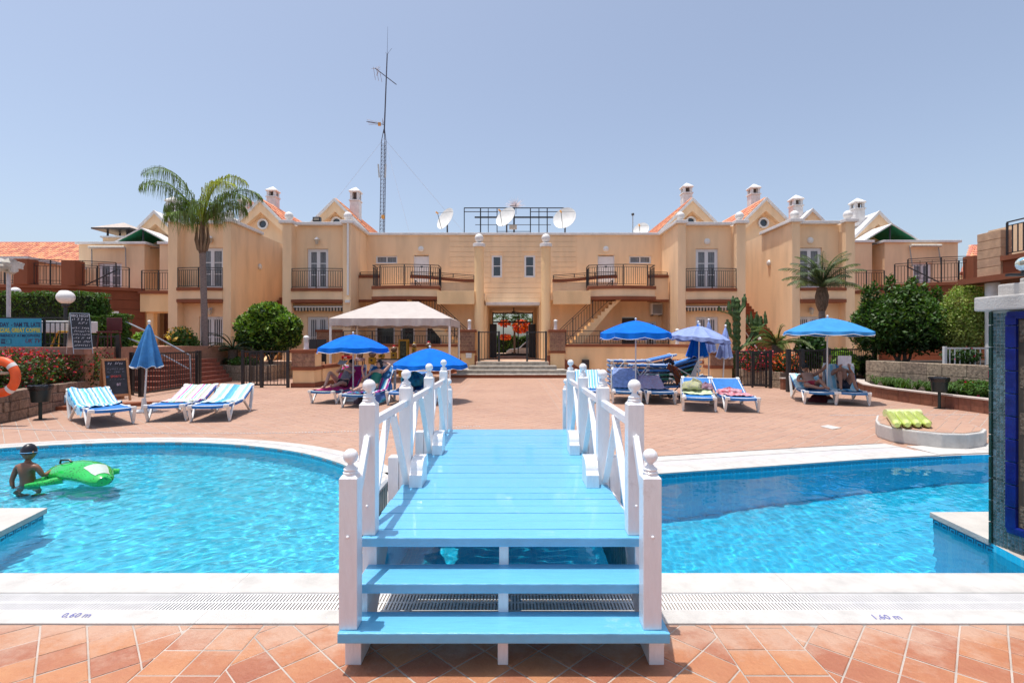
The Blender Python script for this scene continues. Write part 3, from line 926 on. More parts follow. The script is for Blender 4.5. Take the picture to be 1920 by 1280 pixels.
def window(parent, x0, x1, z0, z1, Y, leaves=2, bars=1, curtain=True, grille=False, fr=0.07, split=None):
    "white framed window or glazed door with its panes; set in a reveal whose face is at Y"
    w = MB()
    y0, y1 = Y + 0.10, Y + 0.16
    w.box(x0, x1, y0, y1, z1 - fr, z1).box(x0, x1, y0, y1, z0, z0 + fr)
    w.box(x0, x0 + fr, y0, y1, z0 + fr + .001, z1 - fr - .001).box(x1 - fr, x1, y0, y1, z0 + fr + .001, z1 - fr - .001)
    W = (x1 - x0 - 2 * fr) / leaves
    win = w.build('window', UPVC, parent)
    for i in range(leaves):
        a, b = x0 + fr + i * W + 0.002, x0 + fr + (i + 1) * W - 0.002
        s = (0.085 if z1 - z0 > .8 else .03) if leaves > 1 else 0.04
        l = MB()
        l.box(a, a + s, y0 + .008, y1 - .01, z0 + fr + .002, z1 - fr - .002).box(b - s, b, y0 + .008, y1 - .01, z0 + fr + .002, z1 - fr - .002)
        l.box(a + s + .001, b - s - .001, y0 + .008, y1 - .01, z0 + fr + .002, z0 + fr + s).box(a + s + .001, b - s - .001, y0 + .008, y1 - .01, z1 - fr - s, z1 - fr - .002)
        l.build('sash', UPVC, win)
        zs = [z0 + fr + s]; zt = z1 - fr - s
        n = bars + 1
        for k in range(1, n): zs.append(z0 + fr + s + (zt - zs[0]) * (split if (split and n == 2) else k / n))
        zs.append(zt)
        for k in range(n):
            box('pane', GLASS, win, a + s, b - s, y0 + .034, y0 + .040, zs[k] + (.02 if k else 0), zs[k + 1] - (.02 if k < n - 1 else 0))
            if k: box('glazing_bar', UPVC, win, a + s, b - s, y0 + .014, y0 + .05, zs[k] - .0199, zs[k] + .0199)
        if curtain:
            m_ = MB(); c0, c1 = a + s + .01, b - s - .01
            wv = (c1 - c0)
            rows = []
            for zz in (zs[0] + .01, zt - .01):
                rows.append([(c0 + wv * t / 24, y0 + .031 - 0.002 * math.cos(t * 1.9 + i), zz) for t in range(0, 25)])
            # the net shows in folds close behind the glass
            for t in range(0, 24, 3):
                ww = wv / 24 * (1.1 + 0.7 * rnd.random())
                xx = c0 + wv * t / 24
                m_.box(xx, min(xx + ww, c1), y0 + .0305, y0 + .0335, zs[0] + .01, zt - .01)
            m_.build('curtain', CURT, win, kind='stuff')
        if grille:
            g = MB(); n_ = 5
            for t in range(1, n_):
                xx = a + (b - a) * t / n_
                g.box(xx - .012, xx + .012, Y + 0.03, Y + 0.054, z0 + .05, z1 - .05)
            for zz in (z0 + .12, (z0 + z1) / 2, z1 - .1):
                g.box(a, b, Y + .055, Y + .07, zz - .012, zz + .012)
            g.build('grille', UPVC, win, kind='stuff')
    return win

def railing(name, parent, pts, h, z=0.0, bar=0.11, post=1.0, m=BLACK, second=0.13, low=0.08, r=0.012, joined=True, postr=0.022):
    "rails, posts and bars along a polyline of (x, y, z)"
    q = [Vector((p[0], p[1], (p[2] if len(p) > 2 else z))) for p in pts]
    up = Vector((0, 0, 1))
    rail = MB()
    for a, b in zip(q, q[1:]):
        rail.beam(a + up * (h - .02), b + up * (h - .02), 0.05, 0.03)
        rail.beam(a + up * (h - second), b + up * (h - second), 0.03, 0.022)
        rail.beam(a + up * low, b + up * low, 0.03, 0.022)
    t = rail.build(name, m, parent)
    # posts and bars at equal steps
    L_ = [0]
    for a, b in zip(q, q[1:]): L_.append(L_[-1] + (b - a).length)
    def at(s):
        for i in range(len(q) - 1):
            if s <= L_[i + 1] + 1e-6:
                return q[i].lerp(q[i + 1], (s - L_[i]) / max(1e-6, L_[i + 1] - L_[i]))
        return q[-1]
    n = max(1, round(L_[-1] / post)); pm = MB()
    for i in range(n + 1):
        p = at(L_[-1] * i / n); pm.box(p.x - postr, p.x + postr, p.y - postr, p.y + postr, p.z, p.z + h - .036)
    pm.build('posts', m, t, kind='stuff') if joined else None
    nb = max(2, round(L_[-1] / bar)); bm_ = MB()
    for i in range(1, nb):
        p = at(L_[-1] * i / nb)
        bm_.tube([p + up * low, p + up * (h - second)], r, 5, cap=False)
    bm_.build('bars', m, t, kind='stuff')
    return t

def tile_slope(name, parent, o, u, v, L_, W, pitch=0.22, course=0.36, m=ROOFT):
    """barrel tiles over a slope: o top corner, u along the ridge, v down the slope"""
    o, u, v = Vector(o), Vector(u).normalized(), Vector(v).normalized()
    nrm = u.cross(v).normalized()
    if nrm.z < 0: nrm = -nrm
    mb = MB(); tint = []
    nu, nv = int(L_ / pitch), int(math.ceil(W / course))
    for i in range(nu):
        for j in range(nv):
            a0 = i * pitch + rnd.uniform(-.008, .008); b0 = j * course - .03; b1 = min((j + 1) * course + 0.03, W + .03)
            rows = []
            for (b, lift, rr) in ((b0, 0.045, pitch * .42), (b1, 0.075, pitch * .50)):
                rows.append([o + u * (a0 + pitch / 2 - rr * math.cos(PI * k / 5)) + v * b + nrm * (lift + rr * 0.55 * math.sin(PI * k / 5)) for k in range(6)])
            mb.strip(rows); mb.add([tuple(p) for p in rows[1]], [tuple(range(6))])
            tint += [rnd.random()] * 6
    t = mb.build(name, m, parent, tint=tint, kind='stuff')
    return t

def gable(label, Xc, Y0, hw, zp, length, tiled=True, hood=None, rw=True, slope=1.0, grp=None, wallm=TAN):
    "gabled roof house seen over the front parapets: gable wall, fascia, slopes, round window"
    b = thing('gable_house', label, 'house', (Xc, Y0, 4.0), group=grp)
    ze = zp - hw * slope
    fw = 0.16
    MB().prism_y([(Xc - hw + .25, ze - 1.5), (Xc + hw - .25, ze - 1.5), (Xc + hw - .25, ze + .1), (Xc, zp - 0.15), (Xc - hw + .25, ze + .1)], Y0 + 0.45, Y0 + length).build('wall', wallm, b)
    # proud surround: recessed pediment behind it
    g = 0.62 * hw
    for s in (-1, 1):
        MB().prism_y([(Xc, zp - 0.12), (Xc + s * (hw - .03), ze - 0.02 * s * 0 + .0), (Xc + s * (hw - .03), ze - 0.55), (Xc, zp - 0.12 - 0.72)], Y0 + 0.02, Y0 + 0.449).build('pediment_band', wallm, b)
        MB().prism_y([(Xc, zp), (Xc + s * (hw + .08), ze - 0.08), (Xc + s * (hw + .08), ze - 0.08 - fw * 1.35), (Xc, zp - fw * 1.35)], Y0 - 0.10, Y0 + 0.018).build('fascia', WHITE, b, bevel=0.01)
        # roof slope slab
        e = 0.10
        MB().prism_y([(Xc, zp - .03), (Xc + s * (hw + .1), ze - 0.13), (Xc + s * (hw + .1), ze - .25), (Xc, zp - .16)], Y0 + 0.02, Y0 + length + .2).build('roof', WHITE if not tiled else BROWN, b)
        if tiled:
            k = 1 / math.hypot(1, slope)
            tile_slope('roof_tiles', b, (Xc, Y0 + 0.05, zp - 0.06), (0, 1, 0), (s * k, 0, -slope * k), length, (hw + .1) / k)
    if rw:
        zc = zp - 1.42 * (hw / 2.3)
        ring = MB(); n = 24
        r0, r1 = 0.235, 0.34
        rows = []
        for rr, yy in ((r1, Y0 + .45), (r1, Y0 + .30), (r0, Y0 + .30), (r0, Y0 + .43)):
            rows.append([(Xc + rr * math.cos(2 * PI * i / n), yy, zc + rr * math.sin(2 * PI * i / n)) for i in range(n + 1)])
        ring.strip(rows)
        w = ring.build('window', WHITE, b, smooth=True)
        MB().add([(Xc + r0 * math.cos(2 * PI * i / n), Y0 + .42, zc + r0 * math.sin(2 * PI * i / n)) for i in range(n)], [tuple(range(n))]).build('pane', GLASS, w)
    return b

def chimney(label, x, y, z, w=0.62, h=1.35, grp='white chimneys on the roofs', thin=False):
    c = thing('chimney', label, 'chimney', (x, y, z), group=None)
    MB().box(x - w / 2, x + w / 2, y - w / 2, y + w / 2, z - .6, z + h * .45).build('shaft', WHITE, c, bevel=0.02)
    box('collar', WHITE, c, x - w * .58, x + w * .58, y - w * .58, y + w * .58, z + h * .45 + .002, z + h * .45 + .09, bevel=0.01)
    zz = z + h * .45 + .092; hh = h * .30
    for sx in (-1, 1):
        for sy in (-1, 1):
            MB().box(x + sx * w * .36 - w * .12, x + sx * w * .36 + w * .12, y + sy * w * .36 - w * .12, y + sy * w * .36 + w * .12, zz, zz + hh).build('corner_pier', WHITE, c)
    box('flue', mat('dark_flue', (0.12, 0.09, 0.08), 0.9), c, x - w * .2, x + w * .2, y - w * .2, y + w * .2, zz, zz + hh)  # dark brown block filling the middle between the corner piers
    z2 = zz + hh + .001
    cap = MB().lathe((x, y, z2), [(w * .80, 0), (w * .86, .05), (w * .80, .12), (w * .55, .20), (w * .30, .30), (w * .06, .38)], 4)
    M_ = Matrix.Translation((x, y, 0)) @ Matrix.Rotation(R(45), 4, 'Z') @ Matrix.Translation((-x, -y, 0))
    cap.v = [tuple(M_ @ Vector(p)) for p in cap.v]
    cap.build('cap', WHITE, c, bevel=0.015)
    return c

ZP = 0.64      # terrace level
ZT = 7.60      # parapet top
def ball_on(label, x, y, z, r=0.21):
    t = thing('stone_ball', label, 'ball', (x, y, z))
    MB().lathe((x, y, z), [(.11, 0), (.10, .03), (.07, .06)], 16).build('neck', WHITE, t, smooth=True)
    MB().ball((x, y, z + .05 + r), r, 24, 16).build('sphere', WHITE, t, smooth=True)
    return t
def wall_lamp(parent, x, y, z, rnd_=True):
    if rnd_:
        m_ = MB()
        M_ = [(0.155, 0), (0.16, .03), (.14, .06), (.09, .09), (1e-4, .10)]
        n = 20; rows = []
        for rr, d in M_: rows.append([(x + rr * math.cos(2 * PI * i / n), y - d, z + rr * math.sin(2 * PI * i / n)) for i in range(n + 1)])
        m_.strip(rows); m_.build('wall_lamp', PVC, parent, smooth=True)
    else:
        t = MB().box(x - .04, x + .04, y - .02, y, z - .1, z + .2).build('wall_lamp', UPVC, parent)
        MB().lathe((x, y - .14, z - .16), [(.06, 0), (.12, .22), (.12, .24)], 6).build('lamp_glass', mat('amber_glass', (.55, .5, .4), .3), t)
        MB().lathe((x, y - .14, z + .082), [(.15, 0), (.02, .12)], 6).build('lamp_hood', UPVC, t)
        MB().beam((x, y - .02, z + .15), (x, y - .14, z + .19), .02, .02).build('bracket', UPVC, t)

# ---- central block
cb = thing('apartment_block', 'two storey peach apartment block with the open gateway in its middle', 'building', (0, 29, ZP))
YF = 29.0
PX0, PX1 = -1.33, 1.42
win_c = [(-1.13, -0.55, 5.15, 6.38), (0.68, 1.28, 5.15, 6.38)]
holes = [(PX0, PX1, ZP - .2, 3.58)] + win_c
holes += [(-7.56, -6.36, 5.92, 6.36), (6.50, 7.72, 5.92, 6.36), (-5.46, -4.60, 4.1, 6.40), (4.76, 5.70, 4.1, 6.40)]
low = [(-7.6, -6.5, ZP, 2.9), (-6.2, -5.4, ZP, 2.9), (-4.8, -3.9, ZP, 3.0), (3.0 + 3.1, 3.0 + 3.95, ZP, 2.95), (7.4, 8.02, 1.3, 2.7)]
MB_ = wall_grid(MB(), front(YF), -8.12, 8.35, 0.0, ZT - .12, 0.35, holes + low)
MB_.build('wall', TAN, cb)
box('parapet_cap', WHITE, cb, -8.30, 8.50, YF - 0.10, YF + 0.45, ZT - .119, ZT + .02, bevel=0.02)
box('roof_slab', WHITE, cb, -8.1, 8.3, YF + .351, YF + 6.9, ZT - .75, ZT - .6)
box('ceiling_slab', TAN, cb, -8.1, 8.3, YF + .351, YF + 6.9, 3.59, 3.95)
# grooved cladding of the middle: each course a panel with a joint round it
def course_panels():
    ph = 0.285
    z = 3.72; k = 0
    while z < ZT - .25:
        z1 = min(z + ph - .012, ZT - .14)
        cuts = [(-3.46, 3.55)]
        for (a, b, c, d) in win_c:
            if z1 > c - .06 and z < d + .06:
                nc = []
                for (p, q) in cuts:
                    if a - .08 > p and b + .08 < q: nc += [(p, a - .08), (b + .08, q)]
                    else: nc.append((p, q))
                cuts = nc
        for p, q in cuts:
            box('cladding_panel', TAN, cb, p, q, YF - 0.03, YF - .001, z, z1, bevel=0.006)
        z += ph; k += 1
course_panels()
for (a, b, c, d) in win_c:
    window(cb, a + .0, b - .0, c, d, YF - .06, leaves=1, bars=1, curtain=False, fr=0.06, split=0.52)
for (a, b, c, d) in ((-7.56, -6.36, 5.92, 6.36), (6.50, 7.72, 5.92, 6.36)):
    window(cb, a, b, c, d, YF - .03, leaves=2, bars=0, curtain=True, fr=.05)
for (a, b) in ((-5.46, -4.60), (4.76, 5.70)):
    dd = box('door', UPVC, cb, a + .05, b - .05, YF + .12, YF + .17, 4.1, 6.34, bevel=0.01)
    box('door_frame', UPVC, cb, a, a + .048, YF + .08, YF + .19, 4.1, 6.40); box('door_frame', UPVC, cb, b - .048, b, YF + .08, YF + .19, 4.1, 6.40)
    box('number_plate', DMETAL, dd, (a + b) / 2 - .06, (a + b) / 2 + .06, YF + .108, YF + .119, 5.72, 5.80)
    wall_lamp(cb, (a + b) / 2 - .02, YF - .0, 6.72)
# lower windows and doors of the ground floor
for (a, b, c, d) in low[:3]:
    window(cb, a, b, c + .02, d, YF, leaves=1, bars=0, curtain=False, fr=.05)
box('door', mat('dark_brown_door', (0.035, 0.022, 0.018), .5), cb, 6.12, 6.93, YF + .15, YF + .2, ZP, 2.93)
window(cb, 7.4, 8.02, 1.3, 2.7, YF, leaves=1, bars=0, curtain=False, grille=True)
# passage through the block
box('passage_wall', TAN2, cb, PX0 - .2, PX0, YF + .351, YF + 6.6, ZP, 3.58)
box('passage_wall', TAN2, cb, PX1, PX1 + .2, YF + .351, YF + 6.6, ZP, 3.58)
box('lintel', WHITE, cb, PX0 - .08, PX1 + .08, YF - .75, YF - .032, 3.56, 3.72, bevel=0.01)
for xx in (PX0 - .30, PX1 + .04): box('gateway_pier', TAN2, cb, xx, xx + .26, YF - .74, YF - .034, ZP, 3.555, bevel=0.01)
gl = MB(); y_ = YF + 6.2
for xx in (PX0, -.62, .38, PX1 - .06): gl.box(xx, xx + .07, y_, y_ + .08, ZP, 3.57)
for zz in (3.45, 2.85): gl.box(PX0 + .07, PX1 - .06, y_ + .005, y_ + .075, zz, zz + .10)
gl.box(PX0 + .07, PX1 - .06, y_ + .005, y_ + .075, ZP, ZP + .15)
gl.build('glazed_screen', DMETAL, cb)
for xx in (PX0 + .002, PX1 - .42): box('passage_locker', BLACK, cb, xx, xx + .4, YF + 2.2, YF + 3.0, ZP, 2.65, bevel=.01)
fan = MB().tube([(0.1, YF + 1.6, 3.57), (0.1, YF + 1.6, 3.36)], .03, 8)
fan.lathe((0.1, YF + 1.6, 3.28), [(.10, 0), (.13, .04), (.10, .09)], 12)
for k in range(4):
    a = PI / 2 * k + .4; fan.beam((0.1 + .12 * math.cos(a), YF + 1.6 + .12 * math.sin(a), 3.31), (0.1 + .6 * math.cos(a), YF + 1.6 + .6 * math.sin(a), 3.31), .12, .012)
fan.build('ceiling_fan', DMETAL, cb)
# walkway (gallery) in front of the upper floor, with parapets capped in brown
YG = 27.45
def parapet(x0, x1, y=YG, zc=5.05, zb=3.68, cap0=None):
    box('parapet', TAN, cb, x0, x1, y, y + .16, zb + .12, zc - .115)
    box('parapet_band', BROWN, cb, x0, x1, y - .07, y + .17, zc - .113, zc + .03, bevel=0.012)
    box('parapet_band', BROWN, cb, x0, x1, y - .05, y + .165, zb, zb + .118, bevel=0.012)
for s, o_ in ((-1, 0.0), (1, 0.18)):
    X = lambda a: s * a + o_
    xs = sorted((X(8.04), X(6.95)));
    parapet(xs[0], xs[1])
    xs = sorted((X(5.35), X(1.95))); 
    # this run dips gently towards the columns
    n = 26
    for i in range(n):
        xa, xb2 = X(5.35 - 3.4 * i / n), X(5.35 - 3.4 * (i + 1) / n)
        dz = -0.22 * (1 - math.cos(PI * (i + .5) / n)) / 2
        a_, b_ = sorted((xa, xb2))
        box('parapet_band', BROWN, cb, a_, b_, YG - .07, YG + .17, 4.935 + dz, 5.08 + dz)
    box('parapet', TAN, cb, xs[0], xs[1], YG, YG + .16, 4.0, 4.714)
    xs = sorted((X(8.04), X(3.75)))
    box('walkway_slab', TAN, cb, xs[0], xs[1], YG + .161, YF - .001, 3.80, 4.15)
    xs = sorted((X(3.749), X(1.45)))
    box('walkway_slab', TAN, cb, xs[0], xs[1], YG + .161, YF - .001, 3.80, 4.15)
    # plain beam from the balcony to the column
    xs = sorted((X(3.72), X(1.86)))
    box('beam', TAN2, cb, xs[0], xs[1], 25.95, 26.2, 3.45, 4.10, bevel=0.01)
    # bowed balcony
    bx0, bx1 = 3.72, 7.05
    n = 14; rows = []
    out = []
    for i in range(n + 1):
        t = i / n; out.append((X(bx0 + (bx1 - bx0) * t), 26.42 - 0.34 * math.sin(PI * t)))
    def bow(off, z0, z1, m, nm):
        poly = [(x, y - off) for x, y in out] + [(out[-1][0], YG - .08), (out[0][0], YG - .08)]
        if off:
            poly[0] = (out[0][0] - (out[-1][0] - out[0][0]) / abs(out[-1][0] - out[0][0]) * off * .6, poly[0][1])
            poly[n] = (out[-1][0] + (out[-1][0] - out[0][0]) / abs(out[-1][0] - out[0][0]) * off * .6, poly[n][1])
        return MB().prism(poly, z0, z1).build(nm, m, cb)
    bow(0.07, 4.24, 4.39, BROWN, 'balcony_band'); bow(0.0, 3.862, 4.238, TAN, 'balcony'); bow(0.06, 3.70, 3.86, BROWN, 'balcony_band')
    rp = [(x, y + .06, 4.39) for x, y in out]
    rp = [(rp[0][0], YG - .1, 4.39)] + rp + [(rp[-1][0], YG - .1, 4.39)]
    railing('balcony_railing', cb, rp, 1.08, bar=.115, post=1.2)
    railing('gallery_railing', cb, [(X(8.0), YG + .08, 5.08), (X(6.95), YG + .08, 5.08)], 0.18, second=.10, low=.03, bar=2, post=1.0)
    railing('gallery_railing', cb, [(X(5.3), YG + .08, 5.08), (X(4.3), YG + .08, 5.04), (X(2.0), YG + .08, 4.88)], 0.22, second=.10, low=.03, bar=2, post=1.2)
    # ground floor recess wall
    # exterior stair from the gallery down to the gateway
    st = thing('outside_stair', ('left' if s < 0 else 'right') + ' hand peach stair sweeping down from the gallery to the gateway', 'stairs', (X(3.2), 27.2, ZP))
    ns = 20
    prof = [(X(5.45), 4.16)]
    xt, zt_ = 5.45, 4.16; dx, dz = (5.45 - 1.75) / ns, (4.16 - ZP) / ns
    poly = []
    for k in range(ns):
        poly.append((X(xt - dx * k), zt_ - dz * k)); poly.append((X(xt - dx * k), zt_ - dz * (k + 1)))
    poly.append((X(xt - dx * ns), ZP)); 
    under = [(X(2.25), ZP + .0), (X(3.1), 1.15), (X(4.0), 2.2), (X(4.9), 3.3), (X(5.45), 3.79)]
    poly += under
    MB().prism_y(poly, 26.45, 27.35).build('flight', TAN2, st)
    railing('stair_railing', st, [(X(4.9), 26.5, 3.72), (X(3.3), 26.5, 2.2), (X(1.9), 26.5, 0.9)], 1.0, bar=.2, second=.15, low=.12, post=1.5)

# columns carrying balls either side of the gateway
for s, x, lab in ((-1, -1.65, 'tall peach column with a white ball left of the gateway'), (1, 1.70, 'tall peach column with a white ball right of the gateway')):
    c = thing('column', lab, 'column', (x, 26.2, ZP))
    MB().lathe((x, 26.2, ZP), [(.26, 0), (.245, .4), (.235, 5.60), (.235, 5.67)], 24).build('shaft', TAN2, c, smooth=True)
    MB().lathe((x, 26.2, ZP + 5.672), [(.27, 0), (.31, .02), (.31, .17), (.27, .19)], 24).build('capital', WHITE, c, smooth=True)
    MB().lathe((x, 26.2, ZP + 5.864), [(.10, 0), (.07, .05)], 16).build('neck', DMETAL, c)
    MB().ball((x, 26.2, ZP + 5.91 + .22), .22, 24, 16).build('ball', WHITE, c, smooth=True)

# ---- wings either side
def wing(s, x_in, x_out, Yp, label, awn=True, pipe=False, lampround=True, fd=None, hero=True, blank=None):
    "projecting wing with two pilasters, a balcony with railing, a glazed door above and another below"
    X = lambda a: s * a
    w = thing('wing_building', label, 'building', (X((x_in + x_out) / 2), Yp, ZP))
    pw_i, pw_o = 0.40, 0.46
    Yw = Yp + 0.55
    def bx(nm, m, a, b, *r, **k):
        a, b = sorted((X(a), X(b))); return box(nm, m, w, a, b, *r, **k)
    z0, zcap = 0.0, ZT - .13
    di = fd or ((x_in + x_out) / 2 - .62, (x_in + x_out) / 2 + .62)
    a, b = sorted((X(di[0]), X(di[1])))
    u0, u1 = sorted((X(x_in + pw_i), X(x_out - pw_o)))
    wall_grid(MB(), front(Yw), u0, u1, z0, zcap, .3, [(a, b, 4.26, 6.32), (a, b, ZP + .1, 2.86)]).build('wall', TAN, w)
    bx('pilaster', TAN, x_in, x_in + pw_i - .001, Yp, Yp + .9, z0, zcap, bevel=0.02)
    bx('pilaster', TAN, x_out - pw_o + .001, x_out, Yp, Yp + .9, z0, zcap, bevel=0.02)
    # return wall that faces the middle, and the outer one
    xi = X(x_in + .01); wall_grid(MB(), side(xi, -s), Yp + .901, YF + 3.2 if hero else YF + 4, z0, zcap, .3, []).build('side_wall', TAN, w)
    xo = X(x_out - .01); wall_grid(MB(), side(xo, s), Yp + .901, YF + 3.2, z0, zcap, .3, []).build('side_wall', TAN, w)
    bx('cornice', WHITE, x_in - .14, x_in + pw_i + .08, Yp - .12, Yp + .349, ZT - .129, ZT + .04, bevel=0.025)
    bx('cornice', WHITE, x_out - pw_o - .08, x_out + .14, Yp - .12, Yp + .349, ZT - .129, ZT + .04, bevel=0.025)
    bx('cornice', WHITE, x_in + pw_i + .081, x_out - pw_o - .081, Yp + .30, Yp + .90, ZT - .129, ZT + .03, bevel=0.025)
    bx('cornice', WHITE, x_in - .14, x_in + .30, Yp + .351, YF - .11, ZT - .129, ZT + .03, bevel=0.02)
    bx('cornice', WHITE, x_out - .30, x_out + .14, Yp + .351, YF + 3.2, ZT - .129, ZT + .03, bevel=0.02)
    bx('roof_slab', WHITE, x_in + .31, x_out - .31, Yp + .95, YF + 3, ZT - .6, ZT - .5)
    # balcony slab with two brown bands
    n = 12; xa, xb2 = x_in + .06 + pw_i * .0, x_out - pw_o * .0 - .06
    out = [(X(xa + (xb2 - xa) * i / n), Yp - 0.10 - 0.13 * math.sin(PI * i / n)) for i in range(n + 1)]
    xi0 = x_in + pw_i + .002; xo0 = x_out - pw_o - .002
    out = [(X(xi0 + (xo0 - xi0) * i / n), Yp - 0.02 - 0.16 * math.sin(PI * i / n)) for i in range(n + 1)]
    def bow(off, z_0, z_1, m, nm):
        poly = [(x, y - off) for x, y in out] + [(out[-1][0], Yw - .001), (out[0][0], Yw - .001)]
        return MB().prism(poly, z_0, z_1).build(nm, m, w)
    bow(.07, 4.10, 4.24, BROWN, 'balcony_band'); bow(0, 3.682, 4.098, TAN, 'balcony'); bow(.06, 3.52, 3.68, BROWN, 'balcony_band')
    railing('balcony_railing', w, [(x, y + .05, 4.24) for x, y in out], 1.0, bar=.115, post=1.1)
    window(w, a, b, 4.26, 6.32, Yw, leaves=2, bars=2)
    window(w, a, b, ZP + .12, 2.86, Yw, leaves=2, bars=1, grille=True)
    wall_lamp(w, X((di[0] + di[1]) / 2), Yw, 6.68, lampround)
    wall_lamp(w, X((di[0] + di[1]) / 2), Yw, 3.1, False) if not awn else None
    if awn:
        aw = MB(); xx = x_in + pw_i + .06
        while xx < x_out - pw_o - .1:
            c0, c1 = sorted((X(xx), X(xx + .075)))
            aw.box(c0, c1, Yp + .14, Yp + .17, 3.13 + rnd.uniform(-.03, .02), 3.30); xx += .155
        c0, c1 = sorted((X(x_in + pw_i + .05), X(x_out - pw_o - .05)))
        t = MB().box(c0, c1, Yp + .18, Yp + .34, 3.28, 3.40).build('awning_roller', mat('striped_awning_cloth', (.55, .5, .42), .8), w)
        MB().box(c0, c1, Yp + .10, Yp + .18, 3.302, 3.35).build('awning_bar', UPVC, t)
        aw.build('awning_fringe', mat('dark_awning_stripe', (.06, .055, .05), .8), t, kind='stuff')
        a2 = MB(); xx = x_in + pw_i + .135
        while xx < x_out - pw_o - .1:
            c0, c1 = sorted((X(xx), X(xx + .075))); a2.box(c0, c1, Yp + .141, Yp + .169, 3.15 + rnd.uniform(-.03, .02), 3.30); xx += .155
        a2.build('awning_fringe', mat('pale_awning_stripe', (.6, .52, .42), .8), t, kind='stuff')
    if pipe:
        MB().tube([(X(x_in + .12), Yp - .05, 3.9), (X(x_in + .12), Yp - .05, ZT - .1)], .055, 10).build('downpipe', PVC, w, smooth=True)
        bx('foot_box', PVC, x_in + .02, x_in + .24, Yp - .14, Yp - .001, 3.52, 3.66)
    return w
wing(-1, 8.04, 11.45, 26.05, 'projecting wing left of the gateway with a white downpipe on its corner', pipe=True, lampround=False, fd=(9.35, 10.42))
wing(1, 8.27, 11.65, 26.05, 'projecting wing right of the gateway above the pale umbrella', fd=(9.35, 10.50))
wing(-1, 13.85, 16.95, 25.75, 'outer wing behind the tall palm at the left', awn=False, lampround=False, fd=(14.5, 15.75), blank=1)
wing(1, 13.80, 16.90, 25.75, 'outer wing behind the small palm at the right', awn=False, fd=(14.4, 15.60), blank=1)
for s in (-1, 1):
    side_ = 'left' if s < 0 else 'right'
    for (x, y, lab) in ((8.24 if s < 0 else 8.45, 26.25, 'inner white ball on the %s wing beside the gateway block' % side_), (11.2 if s < 0 else 11.42, 26.25, 'outer white ball on the %s wing beside the gateway block' % side_),
                        (14.05, 26.0, 'inner white ball on the outer %s wing' % side_), (16.7, 26.0, 'outer white ball on the outer %s wing' % side_)):
        ball_on(lab, s * x, y, ZT + .03)

# low back wall, external red stair and door in the gaps between the wings
for s in (-1, 1):
    side_ = 'left' if s < 0 else 'right'
    g = thing('link_building', 'peach wall closing the gap between the %s wings' % side_, 'building', (s * 12.7, 31.5, 0))
    a, b = sorted((s * 11.68, s * 13.83)); wall_grid(MB(), front(31.5), a, b, 0, 7.2, .3, []).build('wall', TAN, g)
    box('door', UPVC, g, s * 11.9 - .0 if s > 0 else -12.5, s * 11.9 + .6 if s > 0 else -11.9, 31.44, 31.499, 4.2, 6.2)
    st = thing('outdoor_staircase', 'red brown staircase climbing between the %s wings' % side_, 'stairs', (s * 13, 27, 0))
    ns = 19
    for k in range(ns):
        z1 = ZP + (4.2 - ZP) * (k + 1) / ns
        y0 = 25.6 + k * .30
        box('step', BROWN, st, min(s * 12.35, s * 13.80), max(s * 12.35, s * 13.80), y0, y0 + .34, z1 - .17, z1, bevel=.01)
        if k % 1 == 0:
            pass
    MB().prism_x([(25.75, ZP), (25.75, ZP + .02), (31.2, 4.02), (31.2, 3.5), (26.6, ZP)], min(s * 12.3, s * 12.1), max(s * 12.3, s * 12.1)).build('string_wall', TAN2, st)
    MB().beam((s * 12.2, 25.6, ZP + 1.0), (s * 12.2, 31.2, 5.2), .09, .12).build('handrail', mat('pale_handrail', (.62, .60, .58), .5), st)
    MB().beam((s * 12.2, 25.6, ZP + .35), (s * 12.2, 31.2, 4.5), .05, .05).build('lower_rail', mat('pale_handrail', (.62, .60, .58), .5), st)

# gabled houses behind
gable('left gabled house with orange tiles and a round window behind the tall palm', -15.9, 33.0, 2.5, 10.62, 7.2)
gable('gabled house with orange tiles and a round window behind the inner left wing', -11.2, 33.0, 2.35, 10.65, 9.5)
gable('gabled house with orange tiles and a round window behind the inner right wing', 11.40, 33.0, 2.35, 10.68, 9.5)
gable('right gabled house with orange tiles and a round window behind the outer right wing', 16.05, 33.0, 2.5, 10.70, 7.2)
gable('white roofed gable behind the green canopy at the left', -22.55, 33.0, 2.45, 9.88, 6, tiled=False, rw=False)
gable('white roofed gable behind the green canopy at the right', 23.15, 33.0, 2.5, 9.85, 6, tiled=False, rw=False)
gable('small white roofed gable seen above the outer right wing', 18.95, 33.0, 1.5, 10.0, 4, tiled=False, rw=False)
gable('small white roofed gable behind the palm fronds', -18.75, 33.0, 1.5, 9.95, 4, tiled=False, rw=False)
for (px, y1, y0, Y, lab) in ((512, 353, 385, 35.5, 'white chimney right of the left round window'), (667, 352, 400, 35.0, 'tall white chimney on the inner left gabled roof'),
                            (1287, 351, 378, 35.5, 'white chimney behind the peak of the inner right gable'), (1413, 350, 380, 35.5, 'white chimney behind the peak of the outer right gable'),
                            (1492, 377, 402, 34, 'white chimney beside the small right gable'), (1607, 378, 408, 34, 'white chimney left of the right white gable'),
                            (325, 380, 405, 34, 'white chimney left of the palm crown'), (461, 380, 405, 34, 'white chimney right of the palm crown')):
    x, _, zt = P(px, y1, Y); z0 = P(px, y0, Y)[2]
    h = (zt - z0) / 1.0
    chimney(lab, x, Y, z0, w=.62, h=max(.9, h - .0) * .98 if h > 1.4 else 1.05)

